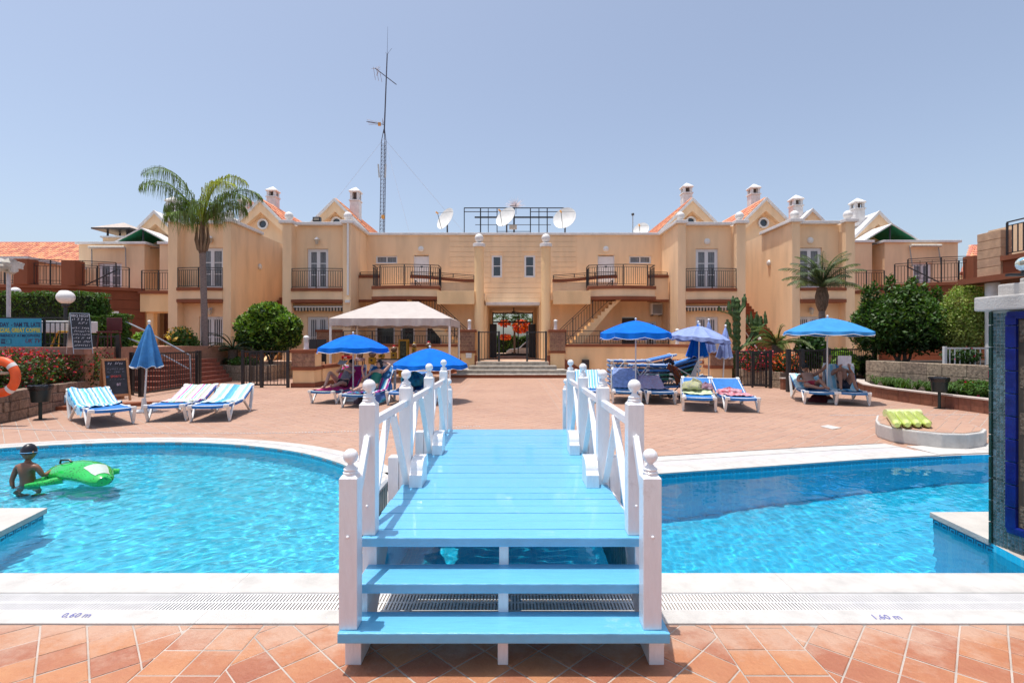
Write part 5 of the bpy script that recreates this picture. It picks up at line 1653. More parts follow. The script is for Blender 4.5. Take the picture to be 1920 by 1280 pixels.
curb = MB().beam((-18, 13.3, 1.36), (-10.8, 13.3, 1.36), .22, .20).build('kerb', mat('pale_brown_curb', (.40, .21, .15), .8, var=.15), None, bevel=.01); curb['kind'] = 'structure'
fl_ = thing('flowering_hedge', 'long bed of bushy plants with crimson flowers above the stone planter wall', 'flower bed', (-11.6, 11.6, .52))
bl = []
for k in range(30):
    t = k / 29; x = -10.50 - .75 * t - rnd.uniform(0, .9); y = 9.6 + 4.9 * t
    bl.append((x, y, .88 + rnd.uniform(-.1, .12), .42, .42, .42))
    bl.append((x - .8, y - .1, 1.0, .45, .45, .38))
leaves('foliage', bl, 15000, .042, leafmat('leaf_bronze_green', (0.06, 0.065, 0.018)), fl_, inner=.6, clump=.3)
leaves('foliage', bl, 9000, .042, G_MID, fl_, inner=.7, clump=.3)
leaves('flowers', [(a, b, c + .02, d * 1.02, e * 1.02, f * 1.04) for a, b, c, d, e, f in bl], 4200, .030, F_RED, fl_, inner=.93, top_only=True, aspect=.9, clump=.55)
# banner, railing, chalkboard, cafe furniture
rl = thing('railing', 'black railing carrying the turquoise banner at the left', 'railing', (-14, 13.3, 1.46))
railing('rail', rl, [(-16.5, 13.3, 1.46), (-10.75, 13.3, 1.46)], .76, bar=.125, post=1.05, second=.14)
bn = thing('banner', 'turquoise banner lettered 9am til late, pizzas, great coffee on the black railing', 'banner', (-13.4, 13.2, 1.5))
box('cloth', mat('turquoise_vinyl', (0.01, 0.28, 0.44), .5, var=.06), bn, -14.9, -11.90, 13.215, 13.224, 1.475, 2.18)
def btxt(s, m, xr, z, size, sx=1.0, bold=.0, shear=0.0):
    text('lettering', s, m, bn, frame3((xr, 13.212, z), (1, 0, 0), (0, 0, 1)), size, .0008, align='RIGHT', sx=sx, bold=bold, shear=shear)
NAVY = mat('navy_print', (0.005, 0.02, 0.10), .5); YEL = mat('yellow_print', (.75, .62, .02), .5); MAROON = mat('maroon_print', (.13, .01, .05), .5)
btxt('ALL DAY  - 9AM TIL LATE', NAVY, -11.92, 1.975, .150, .74, .004)
btxt('PIZZAS, GREAT COFFEE', YEL, -11.92, 1.835, .148, .72, .004)
btxt('FRIENDLY ATMOSPHERE', NAVY, -11.92, 1.715, .105, .92, .001)
btxt('UK TV', MAROON, -11.93, 1.565, .155, .88, .001, .3)
lg = MB(); lg.box(-12.92, -12.66, 13.211, 13.2135, 1.545, 1.665); lg.build('wifi_badge', NAVY, bn)
TQ = mat('turquoise_print', (0.02, .36, .50), .5)
box('badge_field', TQ, bn, -12.80, -12.67, 13.2085, 13.2105, 1.553, 1.657)
text('lettering', 'Wi', TQ, bn, frame3((-12.91, 13.2095, 1.57), (1, 0, 0), (0, 0, 1)), .10, .0008, sx=.9)
text('lettering', 'Fi', NAVY, bn, frame3((-12.785, 13.207, 1.57), (1, 0, 0), (0, 0, 1)), .10, .0008, sx=.9)
CHALKB = mat('blackboard', (.022, .024, .035), .7, var=.3, scale=6); CHALK = mat('white_chalk', (.62, .60, .66), .9, var=.3, scale=60)
def aboard(label, M_, w, h, framem, fw, lines, legs=.12, spread=.55):
    b = thing('chalkboard', label, 'sign', tuple(M_.translation))
    WL[b.name] = Vector(M_.translation)
    up_ = Vector((0, 0, 1)); ux = (M_.to_3x3() @ Vector((1, 0, 0))); fz = (M_.to_3x3() @ Vector((0, 0, 1)))   # fz: facing
    o = Vector(M_.translation); lean = Vector((0, 0, 1)) * math.cos(.24) - fz * math.sin(.24)
    lean2 = Vector((0, 0, 1)) * math.cos(.24) + fz * math.sin(.24)
    topc = o + lean * (h + legs)
    for s in (-.5, .5):
        MB().beam(o + ux * s * (w - fw), topc + ux * s * (w - fw), fw, fw * .8, up=ux).build('stile', framem, b)
        q = topc - lean2 * (h + legs); MB().beam(q + ux * s * (w - fw), topc - fz * .03 + ux * s * (w - fw), fw, fw * .8, up=ux).build('back_leg', framem, b)
    for t in (legs + fw / 2, h + legs - fw / 2):
        MB().beam(o + lean * t - ux * (w / 2 - fw), o + lean * t + ux * (w / 2 - fw), fw * .8, fw, up=lean).build('cross_rail', framem, b)
    nrm = ux.cross(lean).normalized(); nrm = nrm if nrm.dot(fz) > 0 else -nrm
    bd = MB().beam(o + lean * (legs + fw * .9), o + lean * (h + legs - fw * .9), w - fw * 1.9, .012, up=nrm)
    bd.build('board', CHALKB, b)
    if spread:
        q = topc - lean2 * (h + legs)
        MB().beam(q + lean2 * (legs + .05) + up_ * .0, q + lean2 * (h + legs - .05), w - fw * 1.9, .012, up=nrm).build('back_board', framem, b)
    base = o + nrm * .0095
    for (s, zf, size, m_, dx, sx) in lines:
        Mt = frame3(base + lean * (legs + zf * h) - ux * (w / 2 - fw * 1.3 - dx), ux, lean)
        if s.startswith('~'):
            # illegible chalk writing: short strokes
            g = MB(); n = int(s[1:]); L_ = (w - fw * 3 - dx)
            for k in range(n):
                x = L_ * k / n
                if rnd.random() < .14: continue
                a = Mt @ Vector((x, size * rnd.uniform(0, .3), 0)); c = Mt @ Vector((x + L_ / n * rnd.uniform(.1, .8), size * rnd.uniform(.6, 1), 0))
                g.beam(a, c, size * .13, .001, up=nrm)
                if rnd.random() < .6:
                    a = Mt @ Vector((x, size * rnd.uniform(.1, .9), 0)); c = Mt @ Vector((x + L_ / n * .8, size * rnd.uniform(.1, .9), 0)); g.beam(a, c, size * .13, .001, up=nrm)
            g.build('chalk_marks', m_, b, kind='stuff')
        else:
            text('lettering', s, m_, b, Mt, size, .0006, sx=sx)
    return b
aboard('tall narrow blackboard headed BBQ NIGHT standing before the black railing', frame3((-10.62, 12.95, 1.30), (.55, .83, 0), (0, 0, 1)), .40, .92, SILVER, .014,
       [('BBQ NIGHT', .885, .092, CHALK, 0, .80), ('~9', .78, .07, CHALK, .02, 1), ('~4', .69, .06, CHALK, .06, 1), ('~9', .55, .06, CHALK, 0, 1), ('~10', .46, .055, CHALK, 0, 1), ('~10', .37, .055, CHALK, .01, 1), ('~9', .27, .055, CHALK, .02, 1), ('~9', .17, .055, CHALK, .02, 1), ('~8', .07, .05, CHALK, .02, 1)])
BLUEC = mat('blue_chalk', (.05, .25, .65), .9); REDC = mat('red_chalk', (.60, .06, .05), .9)
aboard('pine framed folding blackboard standing behind the towel covered lounger', frame3((-9.98, 13.25, 0.09), (.60, .80, 0), (0, 0, 1)), .56, .98, WOOD, .055,
       [('~7', .83, .085, CHALK, .05, 1), ('~7', .70, .05, mat('faint_chalk', (.2, .2, .26), .9), .03, 1), ('~8', .62, .05, MATS['faint_chalk'], .03, 1), ('SKY', .50, .065, BLUEC, .0, .55), ('SPORTS', .50, .080, REDC, .085, .82), ('~6', .43, .035, MATS['faint_chalk'], .06, 1), ('BT', .28, .09, mat('pink_chalk', (.65, .5, .6), .9), .2, .9)])
0 and box('chalk_ledge_line', CHALK, bpy.data.objects['chalkboard.001'] if 'chalkboard.001' in bpy.data.objects else None, -10.25, -10.24, 13.2, 13.21, .4, .41)

def cafe_table(x, y, z):
    t = thing('cafe_table', 'cafe table under a white cloth behind the black railing', 'table', (x, y, z))
    box('cloth', mat('white_tablecloth', (.78, .76, .74), .8, var=.05), t, x - .55, x + .55, y - .4, y + .4, z + .42, z + .74, bevel=.02)
    for a in (-.45, .45): MB().tube([(x + a, y, z), (x + a * .5, y, z + .5)], .025, 8).build('leg', mat('yellow_plastic', (.70, .42, .03), .5), t)
cafe_table(-12.35, 14.5, 1.42)
def cafe_chair(label, x, y, z, m):
    t = thing('cafe_chair', label, 'chair', (x, y, z))
    box('seat', m, t, x - .21, x + .21, y - .2, y + .2, z + .42, z + .46, bevel=.01)
    box('backrest', m, t, x - .21, x + .21, y + .17, y + .21, z + .48, z + .85, bevel=.01)
    for a in (-.17, .17):
        for b in (-.16, .16): MB().tube([(x + a, y + b, z + .42), (x + a * 1.15, y + b * 1.15, z)], .016, 6).build('leg', m, t)
cafe_chair('yellow cafe chair below the white clothed table', -11.75, 13.95, 1.42, MATS['yellow_plastic'])
cafe_chair('dark red cafe chair behind the tall blackboard', -11.25, 14.6, 1.42, mat('dark_red_plastic', (.10, .01, .015), .5))
# hedges, globe lamps
def hedge(label, x0, x1, y0, y1, z0, z1, n, m=G_MID, size=.055):
    h = thing('hedge', label, 'hedge', ((x0 + x1) / 2, (y0 + y1) / 2, z0))
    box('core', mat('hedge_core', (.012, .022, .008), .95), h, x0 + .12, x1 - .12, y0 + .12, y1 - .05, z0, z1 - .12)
    leaves('foliage', None, n, size, m, h, box_=(x0, x1, y0, y1, z0, z1), up=.6)
    leaves('foliage', [(x1 - .05, (y0 + y1) / 2, (z0 + z1) / 2, .16, (y1 - y0) / 2, (z1 - z0) / 2)], n // 4, size, m, h, inner=.3)
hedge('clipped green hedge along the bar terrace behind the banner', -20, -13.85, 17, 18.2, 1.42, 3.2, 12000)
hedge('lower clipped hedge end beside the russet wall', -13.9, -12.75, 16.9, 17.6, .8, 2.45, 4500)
def globe(label, x, y, z, r, zb):
    g = thing('globe_lamp', label, 'lamp', (x, y, zb))
    MB().tube([(x, y, zb), (x, y, z - r)], .05, 10).build('pole', BLACK, g, smooth=True)
    MB().lathe((x, y, z - r - .06), [(.07, 0), (.10, .03), (.10, .09)], 12).build('collar', BLACK, g)
    MB().ball((x, y, z), r, 24, 16, .88).build('globe', PVC, g, smooth=True)
globe('large white globe lamp in front of the clipped hedge', -13.45, 15.75, 2.93, .235, 1.42)
globe('small white globe lamp just behind the large one', -17.2, 20, 3.42, .15, 1.42)
globe('white globe lamp above the hedge near the left edge', -19.0, 20, 3.52, .17, 1.42)
aw = thing('awning', 'crumpled white awning end on a pole at the left edge', 'awning', (-12.0, 12.5, 1.42))
MB().tube([(-13.05, 13.55, 1.42), (-13.05, 13.55, 3.55)], .045, 10).build('pole', mat('pinkish_white_pole', (.62, .55, .56), .5), aw, smooth=True)
rows = []
for i in range(9):
    row = []
    for k in range(17):
        a = PI * 2 * k / 16; rr = .16 + .05 * math.sin(3 * a + i * 1.7) + .035 * math.sin(7 * a + i * 2.9)
        row.append((-13.85 + i * .13, 13.5 + rr * 1.2 * math.cos(a), 3.62 - .012 * i + rr * math.sin(a) - .04 * math.sin(i * 1.3)))
    rows.append(row)
am = MB().strip(rows); am.add(rows[-1][:16], [tuple(range(16))]); am.build('furled_cloth', mat('dirty_white_canvas', (.60, .56, .50), .8, var=.2, scale=8), aw, smooth=True)
# brown steps and handrails
bs = thing('brown_steps', 'broad red brown steps behind the black fence at the left', 'steps', (-13, 18, 0))
for k in range(6):
    box('step', mat('red_brown_step_tile', (.23, .07, .045), .7, var=.2, scale=8, rand=.06), bs, -15.5, -11.25 - .0 * k - .12 * k, 16.4 + .36 * k, 21, .155 * k, .155 * (k + 1), bevel=.008)
hr = thing('handrail', 'brushed metal double handrail beside the brown steps', 'handrail', (-13, 17, 0))
MB().tube([(-13.3, 17.3, .9), (-13.3, 17.3, 2.24), (-13.22, 17.3, 2.28), (-12.85, 17.3, 2.27), (-12.4, 17.6, 1.98), (-11.1, 18.0, 1.12), (-11.05, 18.0, .2)], .032, 8).build('upper_rail', SILVER, hr, smooth=True)
MB().tube([(-13.3, 17.3, 1.74), (-12.8, 17.3, 1.74), (-12.4, 17.6, 1.50), (-11.15, 18.0, .66)], .028, 8).build('lower_rail', SILVER, hr, smooth=True)
kb = MB().prism([(-10.35, 12.15), (-8.8, 13.2), (-8.9, 13.32), (-10.6, 12.75), (-10.9, 14.6), (-11.15, 14.6), (-10.75, 12.1)], 0, .09).build('kerb', BROWN, None, bevel=.008); kb['kind'] = 'structure'
# litter bins and life ring
def bin_(label, x, y, zt=.95, r=.19):
    b = thing('litter_bin', label, 'bin', (x, y, 0))
    MB().tube([(x, y, 0), (x, y, zt - .36)], .032, 10).build('pole', mat('dark_green_post', (.012, .03, .028), .5), b, smooth=True)
    MB().lathe((x, y, 0), [(.11, 0), (.11, .01)], 12).build('foot', MATS['dark_green_post'], b)
    MB().lathe((x, y, zt - .36), [(r * .78, 0), (r * .95, .30), (r * .95, .301), (r * .72, .30), (r * .72, .05)], 20).build('bucket', mat('dark_green_bucket', (.010, .020, .020), .4), b, smooth=True)
    rows = []
    for (rr, zz) in ((r * .97, -.10), (r * 1.10, -.03), (r * 1.08, .0), (r * .9, .01), (r * .8, -.04), (r * .7, -.2)):
        rows.append([(x + (rr + .008 * math.sin(k * 2.3)) * math.cos(2 * PI * k / 24), y + (rr + .008 * math.sin(k * 2.3)) * math.sin(2 * PI * k / 24), zt - .02 + zz + .008 * math.sin(k * 3.1)) for k in range(25)])
    MB().strip(rows).build('bin_liner', mat('black_plastic_bag', (.012, .012, .014), .25, bump=.5, bscale=40), b, smooth=True)
bin_('dark litter bin on a pole by the left stone planter wall', -9.70, 10.75, .72)
bin_('dark litter bin on a pole by the curved brown planter wall', 10.22, 12.5, .76)
lr = thing('life_ring', 'orange life ring with white bands on a pole at the left edge', 'life ring', (-9.83, 9.9, 0))
cxr, cyr, czr = -9.70, 9.9, .93
n = 48
for k in range(4):
    pass
def torus_arc(a0, a1, R_, r_, m, nm, nn=14):
    rows = []
    for i in range(nn + 1):
        a = a0 + (a1 - a0) * i / nn
        rows.append([(cxr + (R_ + r_ * math.cos(t)) * math.cos(a), cyr + r_ * .8 * math.sin(t), czr + (R_ + r_ * math.cos(t)) * math.sin(a)) for t in [2 * PI * k / 16 for k in range(17)]])
    MB().strip(rows).build(nm, m, lr, smooth=True)
ORG = mat('life_ring_orange', (.80, .10, .015), .5, var=.06)
for k in range(4):
    c = PI / 4 + k * PI / 2 - .08
    torus_arc(c - .11, c + .11, .30, .087, mat('white_tape', (.7, .66, .64), .6), 'band', 4)
    torus_arc(c + .11, c + PI / 2 - .11, .30, .085, ORG, 'ring')
MB().tube([(cxr - .13, cyr + .06, 0), (cxr - .13, cyr + .06, 1.30)], .022, 8).build('pole', SILVER, lr, smooth=True)
MB().tube([(cxr - .32, cyr + .05, .98), (cxr + .10, cyr + .05, 1.0)], .025, 8).build('crossbar', mat('beige_bar', (.5, .4, .28), .6), lr, smooth=True)
MB().tube([(cxr - .1, cyr - .08, 1.27), (cxr - .02, cyr - .09, 1.1), (cxr - .10, cyr - .07, .98), (cxr - .13, cyr - .05, .86)], .009, 6).build('rope', PVC, lr, smooth=True)
MB().tube([(cxr - .16, cyr, 1.26), (cxr - .08, cyr - .02, 1.30), (cxr + .0, cyr - .02, 1.33)], .018, 6).build('rope', PVC, lr, smooth=True)

# ---- planters and plants, left middle
stone_wall('low stone planter wall behind the black side gate', [(-13.6, 22.9), (-12.2, 22.1), (-10.5, 21.2), (-10.1, 21.5), (-10.25, 24.6)], .62, STONEG, rows=2, bw=.8)
soil = MB().prism([(-13.6, 22.9), (-12.2, 22.1), (-10.5, 21.3), (-10.2, 21.6), (-10.3, 24.7), (-13.6, 25.3)], 0, .52).build('planter_soil', SOIL, None); soil['kind'] = 'structure'
TB = (-10.75, 23.2)
tree('round_tree', 'round bright green tree in the stone planter left of the gazebo', TB[0], TB[1], .5,
     [(TB[0], TB[1], 2.05, 1.20, 1.0, .98), (TB[0] - .75, TB[1], 2.25, .70, .7, .60), (TB[0] + .75, TB[1] - .2, 2.2, .68, .7, .62), (TB[0] + .1, TB[1] - .2, 2.75, .70, .7, .52), (TB[0] - .35, TB[1] - .3, 2.85, .40, .4, .36), (TB[0] + .95, TB[1] - .1, 1.75, .45, .5, .42), (TB[0] - 1.0, TB[1], 1.75, .45, .5, .42)], 12500, .088, G_DARK,
     [((TB[0], TB[1], .4), (TB[0] + .05, TB[1], 1.5), .08, .06), ((TB[0], TB[1], .6), (TB[0] - .6, TB[1], 2.0), .05, .03), ((TB[0], TB[1], .6), (TB[0] + .6, TB[1], 2.0), .05, .03), ((TB[0] + .1, TB[1], .6), (TB[0] + .3, TB[1] - .2, 1.9), .05, .03)], extra=(9500, G_BRIGHT, 1.1), clump=.5)
tree('hibiscus_bush', 'shrub with large yellow flowers before the left wing', -13.25, 21.0, .5,
     [(-13.25, 21.0, 1.55, .55, .5, .62), (-13.0, 21, 1.3, .45, .45, .5)], 3400, .065, G_MID, [((-13.2, 21, .3), (-13.2, 21, 1.4), .04, .02)], cat='bush')
fy = bpy.data.objects['hibiscus_bush']
leaves('flowers', [(-13.3, 20.8, 1.85, .5, .4, .35)], 42, .085, F_YEL, fy, inner=.9, aspect=.9)
def cycad(label, x, y, z, r, n, m, cone=False, dark=True, th=.5):
    c = thing('cycad', label, 'plant', (x, y, z))
    MB().tube([(x, y, z), (x, y, z + th)], [.18, .2], 10).build('trunk', BARK, c)
    for k in range(n):
        a = 2 * PI * k / n * 1.618 * 3 + rnd.uniform(-.1, .1)
        e = rnd.choice((.15, .45, .75, 1.05)) + rnd.uniform(-.12, .12)
        frond('frond', c, (x, y, z + th), a, e, r * rnd.uniform(.9, 1.1), .95, m, nl=34, leaf=.20, lw=.010, hang=.1, vee=.5)
    if cone:
        MB().ball((x, y, z + th + .22), .16, 20, 14, 1.25).build('cone', mat('golden_cone', (.34, .21, .06), .9, var=.35, scale=60, bump=1, bscale=40), c, smooth=True)
cycad('dark cycad beside the palm trunk at the left', -11.9, 22.3, .5, 1.3, 22, leafmat('leaf_cycad_dark', (.02, .045, .012)), th=.75)
cycad('second cycad low beside the round tree', -12.4, 22.9, .5, 1.0, 14, MATS['leaf_cycad_dark'], th=.3)
def palm(label, x, y, z0, zt, r0, r1, fronds, lean=0, name='palm_tree'):
    p = thing(name, label, 'palm tree', (x, y, z0))
    pts = [(x + lean * (t ** 1.5), y, z0 + (zt - z0) * t) for t in [i / 14 for i in range(15)]]
    MB().tube(pts, [r0 + (r1 - r0) * i / 14 + (.012 if i % 2 else 0) for i in range(15)], 14).build('trunk', mat('palm_trunk_grey', (.27, .21, .19), .9, var=.25, scale=10, bump=.7, bscale=18, stretch=(1, 1, 6)), p, smooth=True)
    top = Vector(pts[-1])
    return p, top
p, top = palm('tall slender palm with arching fronds before the left outer wing', -12.62, 21.5, .5, 5.45, .135, .105, 12, lean=-.12)
MB().lathe(tuple(top - Vector((0, 0, .25))), [(.11, 0), (.16, .15), (.165, .4), (.12, .7), (.08, 1.2), (.05, 1.6)], 14).build('leaf_sheaths', mat('brown_fibre', (.20, .13, .09), .9, var=.35, scale=20, stretch=(1, 1, .3), bump=.8), p, smooth=True)
for k in range(10):
    a = k * .63; MB().tube([tuple(top + Vector((.15 * math.cos(a), .15 * math.sin(a), -.1))), tuple(top + Vector((.26 * math.cos(a), .24 * math.sin(a), .3))), tuple(top + Vector((.20 * math.cos(a), .20 * math.sin(a), .85 + .1 * (k % 3))))], [.05, .035, .012], 6).build('leaf_base', mat('dry_leaf_base', (.24, .16, .10), .9), p)
crown = top + Vector((0, 0, .85))
spec = [  # azimuth, elevation, length, droop, yellowing
    (PI * 1.02, 1.28, 3.9, 2.4, 0), (PI * 1.12, 1.12, 3.2, 2.5, 0), (PI * 1.10, 1.0, 1.8, 2.5, 0), (PI * .9, 1.3, 1.9, 2.5, 0), (PI * 1.35, .6, 1.6, 2.2, 0),
    (.10, 1.40, 3.3, 2.7, 1), (-.35, 1.30, 2.9, 2.7, 1), (.05, .98, 3.2, 2.2, 0), (-.22, .90, 2.9, 2.3, 0), (.4, 1.0, 2.3, 2.5, 0), (-.9, .9, 1.9, 2.3, 0)]
for az, el, ln, dr, ye in spec:
    frond('frond', p, crown, az, el, ln, 0, G_PALMY if ye else G_PALM, nl=74, leaf=1.30, lw=.0125, hang=.90, vee=.35, tot=dr, tp=2.6)
# small shrubs filling the beds
def shrub(label, x, y, z, r, h, n, m, size=.06, flowers=None, name='shrub'):
    s = thing(name, label, 'shrub', (x, y, z))
    MB().tube([(x, y, z), (x, y, z + h * .6)], [.03, .015], 6).build('stem', BARK, s)
    leaves('foliage', [(x, y, z + h * .55, r, r, h * .5), (x + r * .4, y, z + h * .45, r * .6, r * .6, h * .4)], n, size, m, s, inner=.4)
    if flowers: leaves('flowers', [(x, y - .05, z + h * .6, r * 1.03, r * 1.03, h * .5)], flowers[0], flowers[2], flowers[1], s, inner=.95, aspect=.9, clump=.4)
    return s
shrub('dark low shrub under the palm trunk', -13.0, 21.3, .5, .5, .7, 1800, G_DARK)
shrub('low shrub behind the stone planter beside the gate', -11.3, 22.0, .5, .6, .45, 1800, G_MID)
shrub('leafy potted shrub beside the dark doorway at the left', -14.6, 20.6, .93, .38, 1.0, 900, G_BRIGHT, .12)
shrub('green shrub glimpsed through the gap left of the gateway', -3.6, 31.0, 2.0, .8, 1.6, 2200, G_BRIGHT, .10)
shrub('palm like shrub behind the stair railing left of the gateway', -2.6, 30.0, 2.4, .7, 1.3, 1600, G_PALM, .12)
# ================================================================ RIGHT SIDE PLANTING
BTILE = mat('brown_glazed_wall_tile', (.22, .085, .05), .5, var=.2, scale=9, bump=.2, rand=.10)
path = resample([(11.9, 18.0), (11.1, 16.8), (10.5, 15.6), (10.28, 14.3), (10.32, 13.2), (10.42, 12.2), (10.5, 11.3), (10.9, 10.2)], .36)
cw = thing('planter_wall', 'low curved wall of brown tiles with a pale coping at the right', 'wall', (10.2, 13, 0))
A, B = offs(path, .0), offs(path, .16)
for i in range(len(path) - 1):
    a, a2, b2, b = [Vector(q) for q in (path[i], path[i + 1], B[i + 1], B[i])]
    c = (a + a2 + b + b2) / 4
    pl = [(q + (c - q).normalized() * .004) for q in (a, a2)]
    MB().prism([tuple(pl[0]), tuple(pl[1]), tuple(b2), tuple(b)], 0.0, .30).build('tile', BTILE, cw)
    t0, t1 = offs(path, -.025)[i], offs(path, -.025)[i + 1]
    MB().prism([t0, t1, offs(path, .2)[i + 1], offs(path, .2)[i]], .302, .335).build('coping', mat('pale_planter_coping', (.55, .47, .42), .8, var=.1), cw)
bed = MB().prism([tuple(q) for q in offs(path, .17)] + [(14, 10), (14.5, 18)], 0, .27).build('planting_bed', SOIL, None); bed['kind'] = 'structure'
stone_wall('rough grey stone wall behind the strap leaved plants at the right', [(11.35, 16.6), (11.7, 14.6), (12.0, 12.0), (12.6, 9.5)][::-1], 1.0, STONEG, rows=3, bw=.6)
soil = MB().prism([(11.45, 16.6), (11.8, 14.6), (12.1, 12.0), (12.7, 9.5), (17, 9.5), (20, 20), (12.9, 19.5)], 0, .9).build('raised_bed_soil', SOIL, None); soil['kind'] = 'structure'
st_ = thing('strap_leaf_plants', 'row of strap leaved plants behind the curved brown wall', 'plants', (10.8, 13.5, .3)); st_['kind'] = 'stuff'
mb = MB(); tint = []
for k in range(70):
    t = rnd.random(); i = int(t * (len(path) - 2)) ; q = Vector(offs(path, .35 + .5 * rnd.random())[i])
    for j in range(16):
        a = rnd.uniform(0, 2 * PI); l_ = rnd.uniform(.2, .38); d = Vector((math.cos(a), math.sin(a), 0)); w_ = Vector((-d.y, d.x, 0)) * .012
        p0 = Vector((q.x, q.y, .27)); p1 = p0 + d * l_ * .5 + Vector((0, 0, l_ * .8)); p2 = p0 + d * l_ + Vector((0, 0, l_ * .55))
        mb.add([p0 - w_, p0 + w_, p1 - w_, p1 + w_, p2], [(0, 1, 3, 2), (2, 3, 4)]); tn = rnd.random(); tint += [tn, tn]
mb.build('leaf_blades', G_MID, st_, tint=tint, kind='stuff')
for (x, y, r, h, n, fl, lab) in ((11.35, 11.3, .55, .55, 2200, (60, F_RED, .03), 'pink flowered shrub before the stone wall near the mosaic pillar'), (11.0, 12.2, .4, .4, 1300, (16, F_RED, .03), 'small shrub between the right bin and the stone wall'), (11.5, 13.2, .4, .35, 1200, None, 'low shrub behind the right bin')):
    shrub(lab, x, y, .27, r, h, n, G_MID, .05, fl)
TX, TY = 13.1, 17.6
bl = [(TX, TY, 2.15, 1.35, 1.1, 1.0), (TX - .75, TY, 2.0, .85, .8, .85), (TX + .85, TY, 2.0, .9, .8, .8), (TX - .1, TY - .3, 2.9, .5, .5, .55), (TX - 1.25, TY - .1, 2.5, .18, .18, 1.0), (TX - .9, TY, 2.9, .22, .2, .65), (TX + .35, TY, 3.2, .2, .2, .55), (TX + .75, TY, 2.9, .22, .2, .65), (TX + 1.2, TY, 2.6, .25, .25, .8), (TX - .35, TY, 3.2, .18, .18, .65), (TX + 1.35, TY - .2, 2.1, .3, .3, .9)]
tree('leafy_tree', 'dark leafy multi stemmed tree with upright shoots at the right', TX, TY, .9, bl, 13500, .075, G_DARK,
     [((TX, TY, .8), (TX - .25, TY, 1.8), .06, .04), ((TX + .05, TY, .8), (TX + .35, TY, 1.9), .06, .04), ((TX - .05, TY, .8), (TX - .6, TY + .1, 2.0), .05, .03), ((TX + .1, TY, .8), (TX + .8, TY + .1, 2.0), .05, .03), ((TX, TY, 1.2), (TX + .1, TY, 2.8), .04, .02)], extra=(8500, G_MID, 1.0), clump=.42)
PXx, PYy = 14.55, 16.7
tree('round_topped_shrub', 'pale yellow green rounded tree beside the white column', PXx, PYy, .9,
     [(PXx, PYy, 2.55, .68, .6, .85), (PXx + .1, PYy, 2.0, .65, .6, .75), (PXx - .2, PYy, 2.0, .6, .5, .6)], 12000, .042, G_PALE, [((PXx, PYy, .8), (PXx, PYy, 2.2), .06, .04)], clump=.15, inner=.75, extra=(3500, G_BRIGHT, 1.0))
G_PALMG = leafmat('leaf_palm_grey_green', (.13, .18, .09))
p, top = palm('small fan crowned palm before the outer right wing', 12.45, 21.0, .64, 3.72, .10, .12, 14, name='small_palm')
MB().lathe(tuple(top - Vector((0, 0, .9))), [(.13, 0), (.22, .25), (.25, .6), (.17, .95)], 14).build('fibrous_collar', mat('brown_fibre', (.2, .13, .09)), p, smooth=True)
for k in range(26):
    a = k * 2.4; e = .05 + 1.25 * ((k * 7 % 26) / 26)
    frond('frond', p, top + Vector((0, 0, .05)), a, e + .28, 1.75 * rnd.uniform(.85, 1.1), .95, G_PALMG, nl=52, leaf=.42, lw=.014, hang=.30, vee=.45, tot=1.25)
cycad('cycad with a golden cone above the red flowers at the right', 9.95, 19.6, .75, 1.35, 34, G_PALM, cone=True, th=.72)
shrub('dark broad leaved shrub right of the cycad', 11.1, 19.4, .5, .55, 1.4, 2400, G_DARK, .10)
shrub('leafy shrub behind the fence under the light umbrella', 11.5, 18.3, .2, .55, 1.1, 2000, G_BRIGHT, .11)
shrub('low dark shrub behind the right fence', 12.3, 18.3, .4, .5, .7, 1800, G_DARK, .06)
shrub('dark shrub on the raised bed before the white railing', 13.4, 15.6, .9, .5, .5, 1500, G_DARK, .05, (30, F_RED, .03))
shrub('red flowering shrub behind the right gate', 8.9, 19.1, .45, .6, .85, 3200, G_DARK, .05, (620, F_RED, .035))
shrub('bright red flowering shrub beside the right planter', 9.6, 18.3, .35, .5, .8, 2600, G_DARK, .05, (520, F_ORANGE, .035))
stone_wall('pale stone ramp wall behind the right gate', [(8.35, 21.6), (9.3, 17.9)], .55, STONEG, rows=2, bw=.7)
pw = thing('planter_wall', 'square brown tiled planter between the right gate and the fence', 'wall', (9.4, 17.5, 0))
for i in range(4):
    x0 = 9.0 + .40 * i * .5
    box('tile', BTILE, pw, 8.98 + .22 * i, 8.98 + .22 * (i + 1) - .006, 17.3, 17.5, 0, .36)
box('coping', MATS['pale_planter_coping'], pw, 8.96, 9.88, 17.27, 17.52, .362, .395)
pw = thing('planter_wall', 'long low brown tiled planter behind the right fence', 'wall', (11, 18.4, 0))
for i in range(12): box('tile', BTILE, pw, 9.9 + .28 * i, 9.9 + .28 * (i + 1) - .006, 17.75 + .04 * i, 18.4, 0, .42)
# candelabra cactus
eu = thing('cactus', 'tall candelabra cactus before the inner right wing', 'cactus', (8.75, 20.2, .3))
CACT = mat('cactus_green', (.07, .13, .035), .6, var=.3, scale=12)
def cstem(pts, r):
    pts = [Vector(p) for p in pts]; rows = []
    q = []
    for a, b in zip(pts, pts[1:]):
        n_ = max(2, int((b - a).length / .07)); q += [a.lerp(b, k / n_) for k in range(n_)]
    q.append(pts[-1])
    for i, p_ in enumerate(q):
        w = r * (1 + .18 * math.sin(i * 1.9)) * (1 if i < len(q) - 2 else .5)
        row = []
        for k in range(9):
            a = 2 * PI * k / 8; rr = w * (1.0 if k % 2 == 0 else .45)
            row.append((p_.x + rr * math.cos(a), p_.y + rr * math.sin(a), p_.z))
        rows.append(row)
    m_ = MB().strip(rows); m_.add(rows[-1][:8], [tuple(range(8))]); return m_.build('stem', CACT, eu)
cstem([(8.68, 20.2, .3), (8.68, 20.2, 3.3)], .15)
